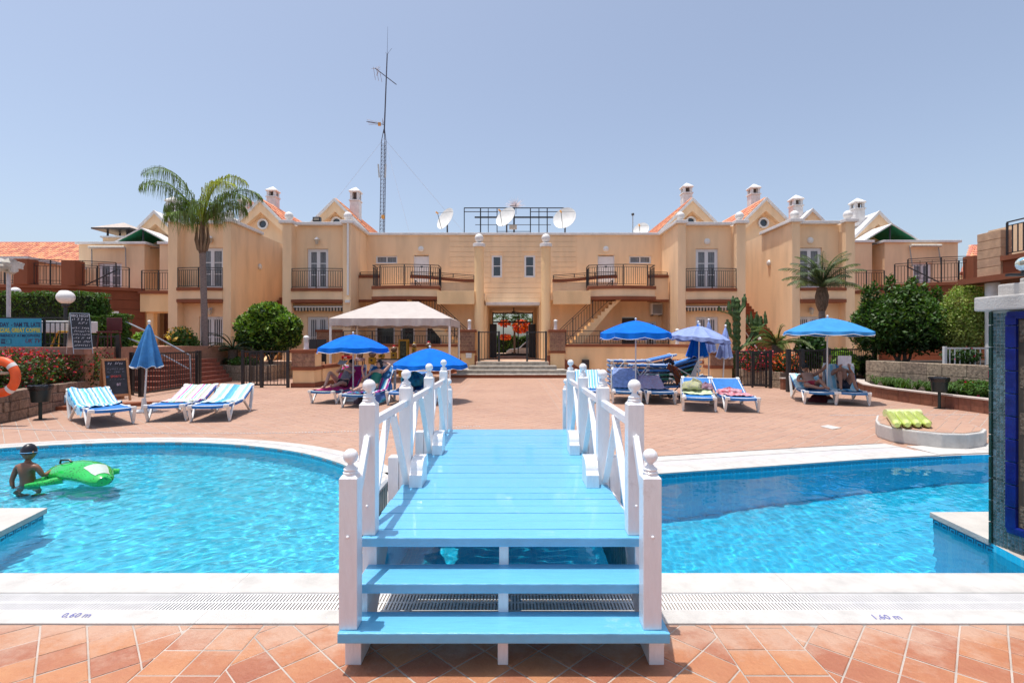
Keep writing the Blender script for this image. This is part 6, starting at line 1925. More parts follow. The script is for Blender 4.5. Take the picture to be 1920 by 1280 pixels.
cstem([(8.66, 20.1, 1.6), (8.35, 20.1, 1.9), (8.28, 20.1, 2.45)], .11)
cstem([(8.66, 20.1, 2.4), (8.4, 20.1, 2.7), (8.33, 20.1, 3.15)], .09); cstem([(8.4, 20.1, 2.65), (8.0, 20.1, 2.78), (7.95, 20.1, 2.95)], .07)
cstem([(8.7, 20.1, 2.7), (8.9, 20.1, 2.95), (8.95, 20.1, 3.42)], .09); cstem([(8.5, 20.1, 2.9), (8.5, 20.1, 3.35)], .08)
cstem([(8.75, 20.3, 1.3), (9.1, 20.3, 1.5), (9.35, 20.3, 1.9), (9.42, 20.3, 2.5)], .09)
cstem([(8.8, 20.3, 1.0), (9.25, 20.3, 1.3), (9.5, 20.3, 1.8), (9.55, 20.3, 2.6)], .09)
for k in range(9):
    x_ = 9.15 + .09 * k; cstem([(9.45, 20.3, 2.0), (x_, 20.3 - .1 * (k % 2), 2.3), (x_, 20.3 - .1 * (k % 2), 2.65 + .12 * math.sin(k * 2))], .06)
# garden seen through the gateway
gd = thing('flowering_tree', 'flame orange flowering shrub seen through the gateway', 'tree', (.2, 41, 0))
MB().tube([(.2, 41, 0), (.2, 41, 2.6)], .08, 8).build('trunk', BARK, gd)
leaves('crown', [(-.2, 41, 3.9, 1.6, .8, 1.0), (.8, 41, 3.0, 1.0, .7, .8)], 1700, .10, G_MID, gd, inner=.4)
leaves('flowers', [(.75, 40.4, 2.75, .75, .4, .55), (-.6, 40.4, 3.0, .5, .3, .3), (-.5, 40.4, 1.95, .5, .3, .25)], 900, .09, F_ORANGE, gd, inner=.4, aspect=.9)
hedge('dark hedge beyond the gateway', -4, 4, 44, 45, 0, 2.0, 5000, G_MID, .12)
car = thing('parked_car', 'silver white hatchback parked beyond the gateway', 'car', (1.9, 42.2, .3))
body = [(-1.0, .0), (-1.0, .35), (-.75, .55), (.0, .62), (.55, 1.12), (1.7, 1.18), (2.3, .75), (2.6, .65), (2.65, .0)]
MB().prism_y([(.55 + x, .45 + z) for x, z in body], 41.4, 43.0).build('body', mat('pale_silver_paint', (.62, .63, .65), .25, coat=.6), car, bevel=.05)
MB().prism_y([(.55 + x, .45 + z) for x, z in ((.12, .64), (.58, 1.06), (1.62, 1.10), (1.95, .66))], 41.37, 41.399).build('side_window', GLASS, car)
for xx in (.15, 2.5):
    MB().add([(xx + .3 * math.cos(2 * PI * k / 16), 41.38, .47 + .3 * math.sin(2 * PI * k / 16)) for k in range(16)] + [(xx + .3 * math.cos(2 * PI * k / 16), 41.6, .47 + .3 * math.sin(2 * PI * k / 16)) for k in range(16)], [tuple(range(16))] + [(k, (k + 1) % 16, 16 + (k + 1) % 16, 16 + k) for k in range(16)]).build('wheel', DMETAL, car)

# ================================================================ ROOF FURNITURE
def zat(y, Y): return 1.6 + (640 - y) * Y / F
def xat(x, Y): return (x - 960) * Y / F
an = thing('antenna_mast', 'tall lattice aerial mast with a thin whip above the left roof', 'antenna', (xat(717, 33), 33, 7))
AM = mat('aerial_metal', (.10, .09, .11), .5, metal=.4, var=.2)
def mp_(t): return Vector((xat(716.5, 33) + (xat(720.5, 33) - xat(716.5, 33)) * t, 33, 7.0 + (zat(243, 33) - 7.0) * t))
legs = [Vector((-.15, -.08, 0)), Vector((.15, -.08, 0)), Vector((0, .16, 0))]
for l in legs: MB().tube([mp_(0) + l, mp_(.9) + l, mp_(1) + l * .2], .022, 6).build('mast_leg', AM, an)
mb = MB(); ns = 30
for i in range(ns):
    for a in range(3):
        mb.tube([mp_(i / ns * .9) + legs[a], mp_((i + 1) / ns * .9) + legs[(a + 1) % 3]], .009, 4)
        mb.tube([mp_(i / ns * .9) + legs[a], mp_(i / ns * .9) + legs[(a + 1) % 3]], .008, 4)
mb.build('lattice', AM, an, kind='stuff')
ptop = (xat(726, 33), 33, zat(102, 33))
MB().tube([tuple(mp_(.97)), ptop], [.045, .035], 8).build('pole', AM, an)
MB().tube([ptop, (xat(727, 33), 33, zat(50, 33))], [.012, .006], 5).build('whip', AM, an)
for (dx, dz) in ((.3, .38), (-.12, .12), (.1, .1)): MB().tube([ptop, (ptop[0] + dx, 33, ptop[2] + dz)], .008, 4).build('radial', AM, an)
yg = MB().beam((xat(703, 33), 33, zat(128, 33)), (xat(742, 33), 33.2, zat(156, 33)), .04, .04).build('yagi_boom', AM, an)
m_ = MB()
for k in range(9):
    c = Vector((xat(704 + k * .7, 33), 33, zat(129 + k * .5, 33))); a = k * .7
    m_.tube([c, c + Vector((-.28 * math.cos(a), .3 * math.sin(a * 1.3), .32 * math.sin(a)))], .01, 4)
for k in range(3): m_.tube([(xat(700 + 6 * k, 33), 33, zat(126 + 4 * k, 33)), (xat(704 + 6 * k, 33), 33, zat(150 + 2 * k, 33))], .012, 4)
m_.build('yagi_elements', mat('rusty_elements', (.35, .26, .24), .6), yg, kind='stuff')
y2 = MB().beam((xat(687, 33), 33, zat(228, 33)), (xat(720, 33), 33, zat(234, 33)), .03, .03).build('yagi_boom', AM, an)
m_ = MB()
for k in range(4): m_.tube([(xat(688 + 1 * k, 33), 33, zat(224 + 3.2 * k, 33)), (xat(712, 33), 33, zat(230 + 1.2 * k, 33))], .010, 4)
for k in range(4): m_.tube([(xat(717, 33), 33 + .1 * k, zat(222 + 1 * k, 33)), (xat(718, 33), 33, zat(234, 33))], .010, 4)
m_.build('yagi_elements', MATS['rusty_elements'], y2, kind='stuff')
MB().box(xat(709, 33), xat(714, 33), 32.95, 33.05, zat(236, 33), zat(230, 33)).build('orange_box', mat('orange_plastic', (.65, .30, .06), .5), an)
for px in (711, 725): MB().beam((xat(px - 1, 33), 32.9, zat(309, 33)), (xat(px + (1 if px < 720 else -2), 33), 32.9, zat(334, 33)), .09, .05).build('panel_antenna', mat('grey_white_panel', (.5, .5, .5), .5), an)
MB().box(xat(717, 33), xat(722, 33), 32.7, 32.95, zat(411, 33), zat(405, 33)).build('orange_box', MATS['orange_plastic'], an)
for (ax, ay, az_) in ((-13.5, 34, 8.2), (-2.2, 34, 7.6), (-5.9, 30.5, 7.6)):
    MB().tube([tuple(mp_(.93)), (ax, ay, az_)], .008, 4).build('guy_wire', mat('guy_wire', (.45, .45, .5), .5), an)
DISHW = mat('white_dish_paint', (.74, .73, .70), .5, var=.05)
def dish(label, x, y, z, r, az, el, mount=.5):
    d = thing('satellite_dish', label, 'satellite dish', (x, y, z - r - mount))
    dr = Vector((math.cos(az) * math.cos(el), math.sin(az) * math.cos(el), math.sin(el)))
    q = dr.to_track_quat('Z', 'Y').to_matrix()
    rows = []; n = 28
    for i in range(9):
        rr = r * i / 8; rows.append([Vector((x, y, z)) + q @ Vector((rr * math.cos(2 * PI * k / n), rr * math.sin(2 * PI * k / n), .22 * r * (i / 8) ** 2)) for k in range(n + 1)])
    MB().strip(rows).build('reflector', DISHW, d, smooth=True)
    rows2 = [[p - q @ Vector((0, 0, .02)) for p in row] for row in rows]; MB().strip(rows2).strip([rows[-1], rows2[-1]]).build('reflector_back', DISHW, d, smooth=True)
    f = Vector((x, y, z)) + q @ Vector((0, 0, r * 1.05)); b = Vector((x, y, z)) + q @ Vector((0, -r, .2 * r))
    MB().tube([b, f], .018, 6).tube([Vector((x, y, z)) + q @ Vector((r * .8, r * .5, .2 * r)), f], .008, 5).build('feed_arm', DMETAL, d)
    MB().tube([f - dr * .05, f + dr * .12], .05, 8).build('feed_horn', MATS['orange_plastic'], d)
    MB().tube([(x, y + .1, z), (x, y + .25, z - r - mount)], .045, 8).build('mount', DMETAL, d)
    return d
dish('left white satellite dish turned towards the mast', xat(838, 31), 31, zat(412, 31), .70, R(224), R(22))
dish('middle white satellite dish in front of the black pipe frame', xat(950, 30.5), 30.5, zat(409, 30.5), .66, R(232), R(26))
dish('right white satellite dish at the end of the black pipe frame', xat(1060, 30.5), 30.5, zat(411, 30.5), .70, R(243), R(22))
dish('small white satellite dish half hidden by the right parapet', xat(1203, 33), 33, zat(432, 33), .50, R(240), R(24), .2)
fr_ = thing('pipe_frame', 'black pipe frame standing on the flat roof behind the dishes', 'frame', (0, 31.5, 7.0))
def pf(x0, y0, x1, y1, w=.055, nm='pipe', Y=31.5):
    MB().beam((xat(x0, Y), Y, zat(y0, Y)), (xat(x1, Y), Y, zat(y1, Y)), w, w).build(nm, BLACK, fr_)
for (x, t, b, w) in ((870.5, 390, 440, .05), (901, 391, 440, .07), (915.5, 391, 440, .04), (932, 391, 440, .05), (963.8, 389, 436, .10), (994.5, 391, 440, .06), (1010.5, 391, 440, .05), (1026, 391, 440, .06)): pf(x, t, x, b, w)
pf(870, 390, 1057, 390, .05); pf(870, 397, 934, 397, .04); pf(994, 397, 1051, 397, .04); pf(890, 407.5, 1037, 407.5, .085); pf(891, 421.5, 1033, 421.5, .03); pf(932, 434, 994, 434, .03)
pf(967.5, 381, 967.5, 402, .03); pf(956, 386.5, 967, 386.5, .03)
box('junction_box', mat('tan_box', (.45, .38, .32), .7), fr_, xat(955, 31.5), xat(969, 31.5), 31.3, 31.44, zat(431, 31.5), zat(423, 31.5))
sb = thing('starburst', 'pale spiky starburst above the middle dish', 'ornament', (xat(965, 36), 36, zat(389, 36)))
m_ = MB(); c = Vector((xat(965, 36), 36, zat(388, 36)))
for k in range(46):
    a = PI * (k + .5) / 46; r_ = rnd.uniform(.4, .78); m_.tube([c, c + Vector((r_ * math.cos(a), rnd.uniform(-.2, .2), r_ * math.sin(a)))], [.016, .003], 4)
m_.build('spikes', mat('pinkish_white_spike', (.7, .6, .6), .7), sb, kind='stuff')
fl2_ = thing('floodlight', 'dark floodlight on the parapet of the inner left wing', 'lamp', (xat(594, 26.5), 26.5, 7.6))
MB().box(xat(587.5, 26.5), xat(601.5, 26.5), 26.4, 26.62, zat(416, 26.5), zat(407.5, 26.5)).build('housing', DMETAL, fl2_, bevel=.01)
box('lens', mat('lamp_lens', (.4, .36, .28), .3), fl2_, xat(589.5, 26.5), xat(599.5, 26.5), 26.39, 26.399, zat(414, 26.5), zat(409.5, 26.5))
box('bracket', DMETAL, fl2_, xat(593, 26.5), xat(596, 26.5), 26.45, 26.55, zat(422, 26.5), zat(416, 26.5))
cc = thing('camera_pole', 'thin pole with a small dome on the right parapet', 'pole', (xat(1186.5, 31), 31, 7))
MB().tube([(xat(1186.5, 31), 31, 7), (xat(1186.5, 31), 31, zat(404, 31))], .03, 6).build('pole', BARL, cc); MB().ball((xat(1186.5, 31), 31, zat(402, 31)), .09, 12, 8).build('dome', DMETAL, cc, smooth=True)
ac = thing('air_conditioner', 'white air conditioner above the barred window right of the gateway', 'air conditioner', (8.0, 28.5, 3.0))
X0, X1 = xat(1221, 28.6), xat(1247, 28.6)
X1 = min(X1, 8.22)
box('casing', PVC, ac, X0, X1, 28.55, 28.95, 3.06, 3.70, bevel=.02)
m_ = MB(); 
for k in range(12): m_.box(X0 + .07, X0 + .56, 28.535, 28.549, 3.12 + k * .043, 3.14 + k * .043)
m_.build('grille', DMETAL, ac, kind='stuff')
for xx in (X0 + .05, X1 - .1): box('bracket', DMETAL, ac, xx, xx + .05, 28.5, 28.99, 3.0, 3.055)
vb = thing('vent_box', 'small white box on the terrace wall left of the steps', 'vent', (-2.1, 25.4, .8)); box('casing', PVC, vb, xat(873.5, 25.45), xat(884.5, 25.45), 25.38, 25.44, zat(671, 25.4), zat(662, 25.4), bevel=.01)
wl = thing('wall_lantern', 'black box lamp low on the terrace wall right of the steps', 'lamp', (3.5, 25.4, .5)); box('casing', BLACK, wl, xat(1091, 25.5), xat(1104, 25.5), 25.35, 25.59, zat(684, 25.5), zat(674, 25.5), bevel=.01); box('arm', BLACK, wl, xat(1101, 25.5), xat(1104, 25.5), 25.4, 25.5, zat(691, 25.5), zat(684, 25.5))

# ================================================================ GAZEBO AND ITS MACHINES
gz = thing('gazebo', 'white canvas gazebo with four poles on the left of the square', 'gazebo', (-4.7, 22, 0))
CANV = mat('offwhite_canvas', (.50, .44, .405), .8, var=.06, scale=3, bump=.25, bscale=12)
gx0, gx1, gy0, gy1, ge, gr = -7.05, -2.37, 20.15, 23.7, 2.49, 3.27
rx0, rx1, ry = -5.52, -3.93, 21.95
for nm, poly in (('front', [(gx0, gy0, ge), (gx1, gy0, ge), (rx1, ry, gr), (rx0, ry, gr)]), ('back', [(gx0, gy1, ge), (gx1, gy1, ge), (rx1, ry, gr), (rx0, ry, gr)]),
                 ('left', [(gx0, gy0, ge), (gx0, gy1, ge), (rx0, ry, gr), (rx0, ry, gr)]), ('right', [(gx1, gy0, ge), (gx1, gy1, ge), (rx1, ry, gr), (rx1, ry, gr)])):
    a, b, c, d = [Vector(p) for p in poly]; rows = []
    for i in range(9):
        t = i / 8; l = a.lerp(d, t); r_ = b.lerp(c, t)
        rows.append([l.lerp(r_, k / 16) - Vector((0, 0, .05 * math.sin(PI * t) * math.sin(PI * k / 16))) for k in range(17)])
    MB().strip(rows).build('roof_panel', CANV, gz, smooth=True)
def valance(p, q, drop=.31):
    p, q = Vector(p), Vector(q); n = 60; rows = [[], [], []]; d = (q - p).normalized(); nr = Vector((d.y, -d.x, 0))
    for i in range(n + 1):
        t = i / n; w = .018 * math.sin(i * 1.7) + .012 * math.sin(i * .6)
        zc = drop - .035 * abs(math.sin(t * PI * 7))
        b = p.lerp(q, t); rows[0].append(b + nr * .01); rows[1].append(b + nr * (.012 + w) - Vector((0, 0, zc * .5))); rows[2].append(b + nr * (.01 + w * 1.4) - Vector((0, 0, zc)))
    MB().strip(rows).build('valance', CANV, gz, smooth=True)
valance((gx0, gy0, ge), (gx1, gy0, ge)); valance((gx1, gy0, ge), (gx1, gy1, ge)); valance((gx1, gy1, ge), (gx0, gy1, ge)); valance((gx0, gy1, ge), (gx0, gy0, ge))
for x in (gx0 + .04, gx1 - .04):
    for y in (gy0 + .04, gy1 - .04): MB().tube([(x, y, 0), (x, y, ge)], .045, 10).build('leg', PVC, gz, smooth=True)
YELM = mat('yellow_enamel', (.55, .33, .02), .4, var=.15); REDM = mat('red_enamel', (.50, .012, .03), .35); CLEAR = mat('cloudy_plastic_globe', (.32, .22, .16), .2, var=.5, scale=25)
def machine(kind, label, px0, px1, pyt, pyb, Y, top=YELM):
    x0, x1 = xat(px0, Y), xat(px1, Y); zt, zb = zat(pyt, Y), zat(pyb, Y); t = thing('vending_machine', label, 'vending machine', ((x0 + x1) / 2, Y, 0))
    w = x1 - x0; xc = (x0 + x1) / 2
    if kind == 'globe':
        zm = zb + (zt - zb) * .45
        MB().box(x0 + w * .1, x1 - w * .1, Y, Y + w * .8, zb, zm).build('coin_box', YELM, t, bevel=.02)
        box('coin_slot', DMETAL, t, xc - w * .12, xc + w * .12, Y - .012, Y - .001, zb + (zm - zb) * .4, zb + (zm - zb) * .7)
        MB().ball((xc, Y + w * .4, zm + w * .42), w * .46, 18, 12).build('globe', CLEAR, t, smooth=True)
        MB().lathe((xc, Y + w * .4, zm + w * .82), [(w * .25, 0), (w * .2, .05), (.02, .07)], 14).build('lid', top, t)
        MB().box(xc - .06, xc + .06, Y + .15, Y + .27, 0, zb).build('stand', YELM if zb < .9 else DMETAL, t)
    elif kind == 'stand':
        zm = zt - .14
        MB().box(x0, x1, Y, Y + w, zm, zt).build('coin_box', top, t, bevel=.03)
        box('label_plate', PVC, t, xc - w * .2, xc + w * .15, Y - .006, Y - .001, zm + .03, zt - .04)
        for a in (x0 + .05, x1 - .05):
            for b in (Y + .05, Y + w - .05): MB().tube([(a, b, 0), (a, b, zm)], .022, 6).build('leg', YELM if top is REDM else BLACK, t)
        MB().lathe((xc, Y + w / 2, zt), [(w * .3, 0), (w * .36, .12), (w * .3, .25), (w * .1, .3)], 14).build('bowl', CLEAR, t, smooth=True)
    elif kind == 'cabinet':
        MB().box(x0, x1, Y, Y + w, 0, zb - .0).build('base', YELM, t)
        for a in (x0, x1 - .06):
            for b in (Y, Y + w - .06): box('corner_post', YELM, t, a, a + .06, b, b + .06, zb, zt - .08)
        box('header', YELM, t, x0, x1, Y, Y + w, zt - .08, zt); box('glass_box', mat('dim_green_glass', (.06, .08, .05), .1, var=.5, scale=12), t, x0 + .03, x1 - .03, Y + .03, Y + w - .03, zb + .001, zt - .081)
machine('stand', 'red coin machine on yellow legs under the left end of the gazebo', 640, 656, 667, 681, 23.6, REDM)
machine('stand', 'machine on dark splayed legs with a pinkish tray beside the umbrella pole', 665, 681, 671, 678, 23.4, mat('pinkish_tray', (.5, .35, .42), .5))
machine('globe', 'yellow framed globe machine left of the white counter', 689, 704, 655, 682, 23.3)
machine('globe', 'yellow globe machine behind the left end of the white counter', 708, 721, 656, 671, 23.9)
machine('globe', 'tall globe machine with a yellow coin box behind the white counter', 731, 744, 646, 672, 23.9, REDM)
machine('cabinet', 'tall yellow framed glass cabinet behind the white counter', 747, 764, 636, 672, 23.9)
machine('globe', 'pinkish globe machine right of the yellow cabinet', 771, 781, 640, 662, 24.3)
machine('globe', 'red capped globe machine at the right end under the gazebo', 797, 809, 640, 662, 24.3, REDM)
ct = thing('counter', 'white fronted counter table under the gazebo', 'counter', (-4.5, 21.6, 0))
MB().box(xat(707, 21.6), xat(806, 21.6), 21.6, 21.64, zat(694, 21.6), zat(674.5, 21.6)).build('front_panel', mat('pinkish_white_panel', (.68, .56, .54), .6), ct)
MB().box(xat(705, 21.6), xat(808, 21.6), 21.58, 22.3, zat(674.5, 21.6) + .001, zat(673, 21.6)).build('top', mat('dark_green_top', (.04, .07, .05), .5), ct)
for a in (708, 770, 804):
    for b in (21.7, 22.2): MB().tube([(xat(a, 21.6), b, 0), (xat(a, 21.6), b, .85)], .02, 6).build('leg', YELM, ct)
sn = thing('screen', 'dark slatted screen on legs behind the front left pier', 'screen', (-7.2, 19.3, .75))
box('panel', BLACK, sn, xat(594, 19.6), xat(611, 19.6), 19.6, 19.66, zat(678, 19.6), zat(636, 19.6)); box('panel', BLACK, sn, xat(576, 20.2), xat(593, 20.2), 20.2, 20.25, zat(655, 20.2), zat(636, 20.2))
for a in (595, 610): box('leg', BLACK, sn, xat(a, 19.6) - .02, xat(a, 19.6) + .02, 19.61, 19.65, .75, zat(678, 19.6))

# ================================================================ UMBRELLAS
def umbrella(label, x, y, z_rim, z_top, r, m, zb=0.0, tilt=(0, 0), flap=.13, n=8, piping=True, finial=.03):
    u = thing('parasol', label, 'umbrella', (x, y, zb))
    top = Vector((x, y, z_top)); rows = []; K = 10
    T = Matrix.Translation((x, y, z_rim)) @ Matrix.Rotation(tilt[0], 4, 'Y') @ Matrix.Rotation(tilt[1], 4, 'X') @ Matrix.Translation((-x, -y, -z_rim))
    N = n * 8
    def pt(i, t):
        a = 2 * PI * i / N; seg = (i % 8) / 8; sag = math.sin(PI * seg)
        rr = r * t * (1 - .06 * sag * t)
        zz = z_rim + (z_top - z_rim) * (1 - t ** 1.5) - .035 * sag * math.sin(PI * min(1, t * .8))
        return T @ Vector((x + rr * math.cos(a), y + rr * math.sin(a), zz))
    for j in range(1, K + 1): rows.append([pt(i, j / K) for i in range(N + 1)])
    c = MB().strip([[T @ Vector((x, y, z_top))] * (N + 1)] + rows)
    co = c.build('canopy', m, u, smooth=True)
    fr0 = rows[-1]; fr1 = []
    for i in range(N + 1):
        p = pt(i, 1); d = (p - T @ Vector((x, y, p.z))); d.z = 0; d.normalize() if d.length else None
        fr1.append(p + d * (.012 + .02 * math.sin(i * 1.3)) - Vector((0, 0, flap * (.82 + .22 * abs(math.sin(PI * (i % 8) / 8))))))
    MB().strip([fr0, fr1]).build('valance', m, co, smooth=True)
    if piping: MB().tube(fr1, .006, 4, cap=False).build('piping', PVC, co)
    MB().tube([(x, y, zb), tuple(T @ Vector((x, y, z_top + .03)))], .019, 10).build('pole', PVC, u, smooth=True)
    MB().ball(tuple(T @ Vector((x, y, z_top + .05))), finial, 12, 8).build('finial', PVC, u, smooth=True)
    rb = MB()
    for k in range(n):
        a = 2 * PI * k / n; rb.tube([T @ Vector((x, y, z_top - .03))] + [T @ Vector((x + r * t * math.cos(a), y + r * t * math.sin(a), z_rim + (z_top - z_rim) * (1 - t ** 1.5) - .014)) for t in (.2, .4, .6, .8, .98)], .006, 4)
    rb.build('ribs', BARL, u, kind='stuff')
    if zb == 0: MB().lathe((x, y, 0), [(.25, 0), (.24, .05), (.08, .09), (.04, .28)], 20).build('base', PVC, u, smooth=True)
    return u
umbrella('open royal blue umbrella over the two left sunbathers with white wavy piping', xat(662, 14.2), 14.2, zat(652, 14.2), zat(627, 14.2), .955, UMB, tilt=(.0, -.02))
umbrella('low open royal blue umbrella behind the left bridge rail', xat(806, 13.9), 13.9, zat(682, 13.9), zat(653, 13.9), .985, UMB, flap=.12)
umbrella('open royal blue umbrella above the towels right of the bridge', xat(1192, 14.2), 14.2, zat(624, 14.2), zat(601, 14.2), .965, UMB, flap=.16)
umbrella('faded lavender umbrella standing open beside the closed ones', xat(1309, 14.6), 14.6, zat(633, 14.6), zat(611, 14.6), .84, UMBV, tilt=(.10, 0), flap=.11, n=12, piping=False)
umbrella('open light blue umbrella over the couple at the right', xat(1551, 13.9), 13.9, zat(622, 13.9), zat(596, 13.9), 1.07, UMBL, tilt=(.015, 0), flap=.09)
def closed(label, x, y, zt, zl, r, m, zb=0.0, lean=0.0, base=True, fringe=True):
    u = thing('closed_parasol', label, 'umbrella', (x + lean * 0, y, zb))
    N = 48; rows = []
    X_ = lambda z: x + lean * (z - zb) / (zt - zb)
    for j in range(12):
        t = j / 11; z = zt - .05 - (zt - .05 - zl) * t; row = []
        rr = .02 + (r - .02) * (t ** .8)
        for i in range(N + 1):
            a = 2 * PI * i / N; f_ = 1 + .22 * math.sin(a * 8 + .6 * math.sin(3 * a)) * (.3 + .7 * t)
            zz = z + (.03 * math.sin(a * 8) if j == 11 else 0)
            row.append(Vector((X_(z) + rr * f_ * math.cos(a), y + rr * f_ * math.sin(a), zz)))
        rows.append(row)
    co = MB().strip([[Vector((X_(zt - .03), y, zt - .03))] * (N + 1)] + rows).build('furled_canopy', m, u, smooth=True)
    if fringe: MB().tube(rows[-1], .006, 4, cap=False).build('piping', PVC, co)
    MB().tube([(x, y, zb), (X_(zt), y, zt)], .019, 10).build('pole', PVC, u, smooth=True)
    MB().ball((X_(zt + .01), y, zt + .01), .035, 12, 8).build('finial', PVC, u, smooth=True)
    if base:
        MB().lathe((x, y, 0), [(.27, 0), (.27, .03), (.20, .05), (.06, .07), (.045, .30), (.03, .31)], 24).build('base', PVC, u, smooth=True)
closed('closed blue umbrella with a white round foot between the striped towel loungers', xat(270, 11.9), 11.9, 2.04, zat(688, 11.9), .285, UMBC, lean=.12)
closed('closed dark blue umbrella leaning under the lavender one', xat(1303, 15.3), 15.3, zat(604, 15.3), zat(669, 15.3), .28, UMB, lean=.10)
closed('closed lavender umbrella just behind the open lavender one', xat(1329, 15.6), 15.6, zat(600, 15.6), zat(660, 15.6), .19, UMBV)
closed('closed lavender umbrella at the right of the group by the brick pier', xat(1354, 15.0), 15.0, zat(611, 15.0), zat(671, 15.0), .20, UMBV, lean=.10)
MB().ball((xat(1547, 13.9), 13.85, zat(636, 13.9)), .09, 12, 8, 1.2)
# ================================================================ LOUNGERS, TOWELS
def place(o, x, y, rz, z=0):
    o.location = (x, y, z); o.rotation_euler = (0, 0, rz); WL[o.name] = Vector((0, 0, 0))
HINGE = 1.15; SEATZ = .335
def prof(s, ang, BL=.82):
    "point (y, z) on the sling, s metres from the foot end"
    if s <= HINGE: return (s, SEATZ - .012 * math.sin(PI * s / HINGE))
    d = s - HINGE; return (HINGE + d * math.cos(ang), SEATZ + d * math.sin(ang))
def lounger(label, x, y, rz, ang=.3, m=SLING, z=0.0, group=None):
    o = thing('sun_lounger', label, 'sun lounger', (0, 0, 0), group=group); place(o, x, y, rz, z)
    w = .325
    def sheet(s0, s1, nm, hw=.315, dz=.0, t=.022):
        rows = []
        n = 12
        for i in range(n + 1):
            s = s0 + (s1 - s0) * i / n; py, pz = prof(s, ang)
            rows.append([Vector((a, py, pz + dz - .018 * (1 - (a / hw) ** 2) + (0 if abs(a) < hw * .99 else -.0))) for a in (-hw, -hw * .6, -hw * .2, hw * .2, hw * .6, hw)])
        MB().slab_strip(rows, t).build(nm, m, o, local=True)
    sheet(-.022, HINGE - .01, 'seat_sling', hw=.352, t=.052); sheet(HINGE + .01, HINGE + .83, 'back_sling', hw=.352, t=.05)
    bc, bs = math.cos(ang), math.sin(ang)
    hy, hz = HINGE + .82 * bc, SEATZ + .82 * bs
    for s in (-1, 1):
        MB().tube([(s * w, 0.0, SEATZ - .02), (s * w, HINGE, SEATZ - .02)], .020, 8).build('side_rail', PVC, o, local=True, smooth=True)
        MB().tube([(s * w, HINGE, SEATZ - .02), (s * w, hy, hz - .02)], .020, 8).build('back_rail', PVC, o, local=True, smooth=True)
        xo = s * (w + .026)
        m_ = MB().beam((xo, .02, SEATZ - .01), (xo, .145, .035), .030, .058, up=(1, 0, 0))
        m_.beam((xo, .16, .035), (xo, .40, SEATZ - .01), .030, .048, up=(1, 0, 0)); m_.beam((xo, .115, .022), (xo, .195, .022), .032, .044)
        m_.build('leg', PVC, o, local=True, bevel=.008)
        ya = 1.62
        m_ = MB().beam((xo, HINGE - .06, SEATZ - .01), (xo, ya - .03, .035), .030, .05, up=(1, 0, 0))
        m_.beam((xo, ya, .035), (xo, min(hy - .02, ya + .22), SEATZ + max(0, (min(hy - .02, ya + .22) - HINGE)) * math.tan(ang) - .02), .032, .066, up=(1, 0, 0)); m_.beam((xo, ya - .06, .022), (xo, ya + .045, .022), .032, .044)
        m_.build('leg', PVC, o, local=True, bevel=.008)
        for yy in (.015, .40, HINGE - .06):
            MB().box(s * w - .045, s * w + .045, yy - .045, yy + .045, SEATZ - .055, SEATZ + .012).build('joint', PVC, o, local=True, bevel=.012)
        MB().beam((s * w, hy - .08 * bc, hz - .08 * bs - .01), (s * w, hy + .02 * bc, hz + .02 * bs - .01), .085, .055).build('joint', PVC, o, local=True, bevel=.012)
    MB().tube([(-w, .0, SEATZ - .02), (w, .0, SEATZ - .02)], .016, 8).build('cross_bar', PVC, o, local=True)
    MB().tube([(-w, hy, hz - .02), (w, hy, hz - .02)], .016, 8).build('cross_bar', PVC, o, local=True)
    return o
def stripes(name, cols, freq=9.0, axis='X', rough=.9):
    m = bpy.data.materials.new(name); m.use_nodes = True; nt = m.node_tree; N, L = nt.nodes, nt.links
    b = N['Principled BSDF']; b.inputs['Roughness'].default_value = rough
    tc = N.new('ShaderNodeTexCoord'); sp = N.new('ShaderNodeSeparateXYZ'); L.new(tc.outputs['Object'], sp.inputs[0])
    mu = N.new('ShaderNodeMath'); mu.operation = 'MULTIPLY_ADD'; mu.inputs[1].default_value = freq / len(cols); mu.inputs[2].default_value = 10.0
    L.new(sp.outputs[axis], mu.inputs[0]); fr = N.new('ShaderNodeMath'); fr.operation = 'FRACT'; L.new(mu.outputs[0], fr.inputs[0])
    cr = N.new('ShaderNodeValToRGB'); cr.color_ramp.interpolation = 'CONSTANT'; e = cr.color_ramp.elements
    while len(e) < len(cols): e.new(0.5)
    for i, c in enumerate(cols): e[i].position = i / len(cols); e[i].color = (*c, 1)
    L.new(fr.outputs[0], cr.inputs[0])
    nz = N.new('ShaderNodeTexNoise'); nz.inputs['Scale'].default_value = 120; bp = N.new('ShaderNodeBump'); bp.inputs['Strength'].default_value = .5; bp.inputs['Distance'].default_value = .01
    L.new(tc.outputs['Object'], nz.inputs['Vector']); L.new(nz.outputs['Fac'], bp.inputs['Height']); L.new(bp.outputs[0], b.inputs['Normal'])
    L.new(cr.outputs[0], b.inputs['Base Color']); return m
W_, B1, B2 = (.62, .66, .70), (.12, .36, .66), (.30, .55, .75)
T_BLUE = stripes('blue_white_striped_towel', [W_, B1, W_, B2, (.10, .50, .72), W_, B1, B2], 34)
T_MULTI = stripes('pastel_striped_towel', [(.60, .65, .40), W_, (.62, .10, .40), (.65, .62, .50), (.12, .50, .55), (.64, .66, .45), W_, (.30, .50, .25), (.66, .40, .50), W_], 36)
T_AQUA = stripes('aqua_striped_towel', [(.12, .42, .70), (.45, .70, .78), (.62, .74, .78), (.30, .62, .78), (.60, .72, .74), (.08, .33, .62)], 14)
T_MAG = mat('magenta_towel', (.50, .01, .16), .9, var=.2, scale=8, bump=.4)
T_LAV = mat('blue_grey_towel', (.28, .38, .66), .9, var=.2, scale=10, bump=.5)
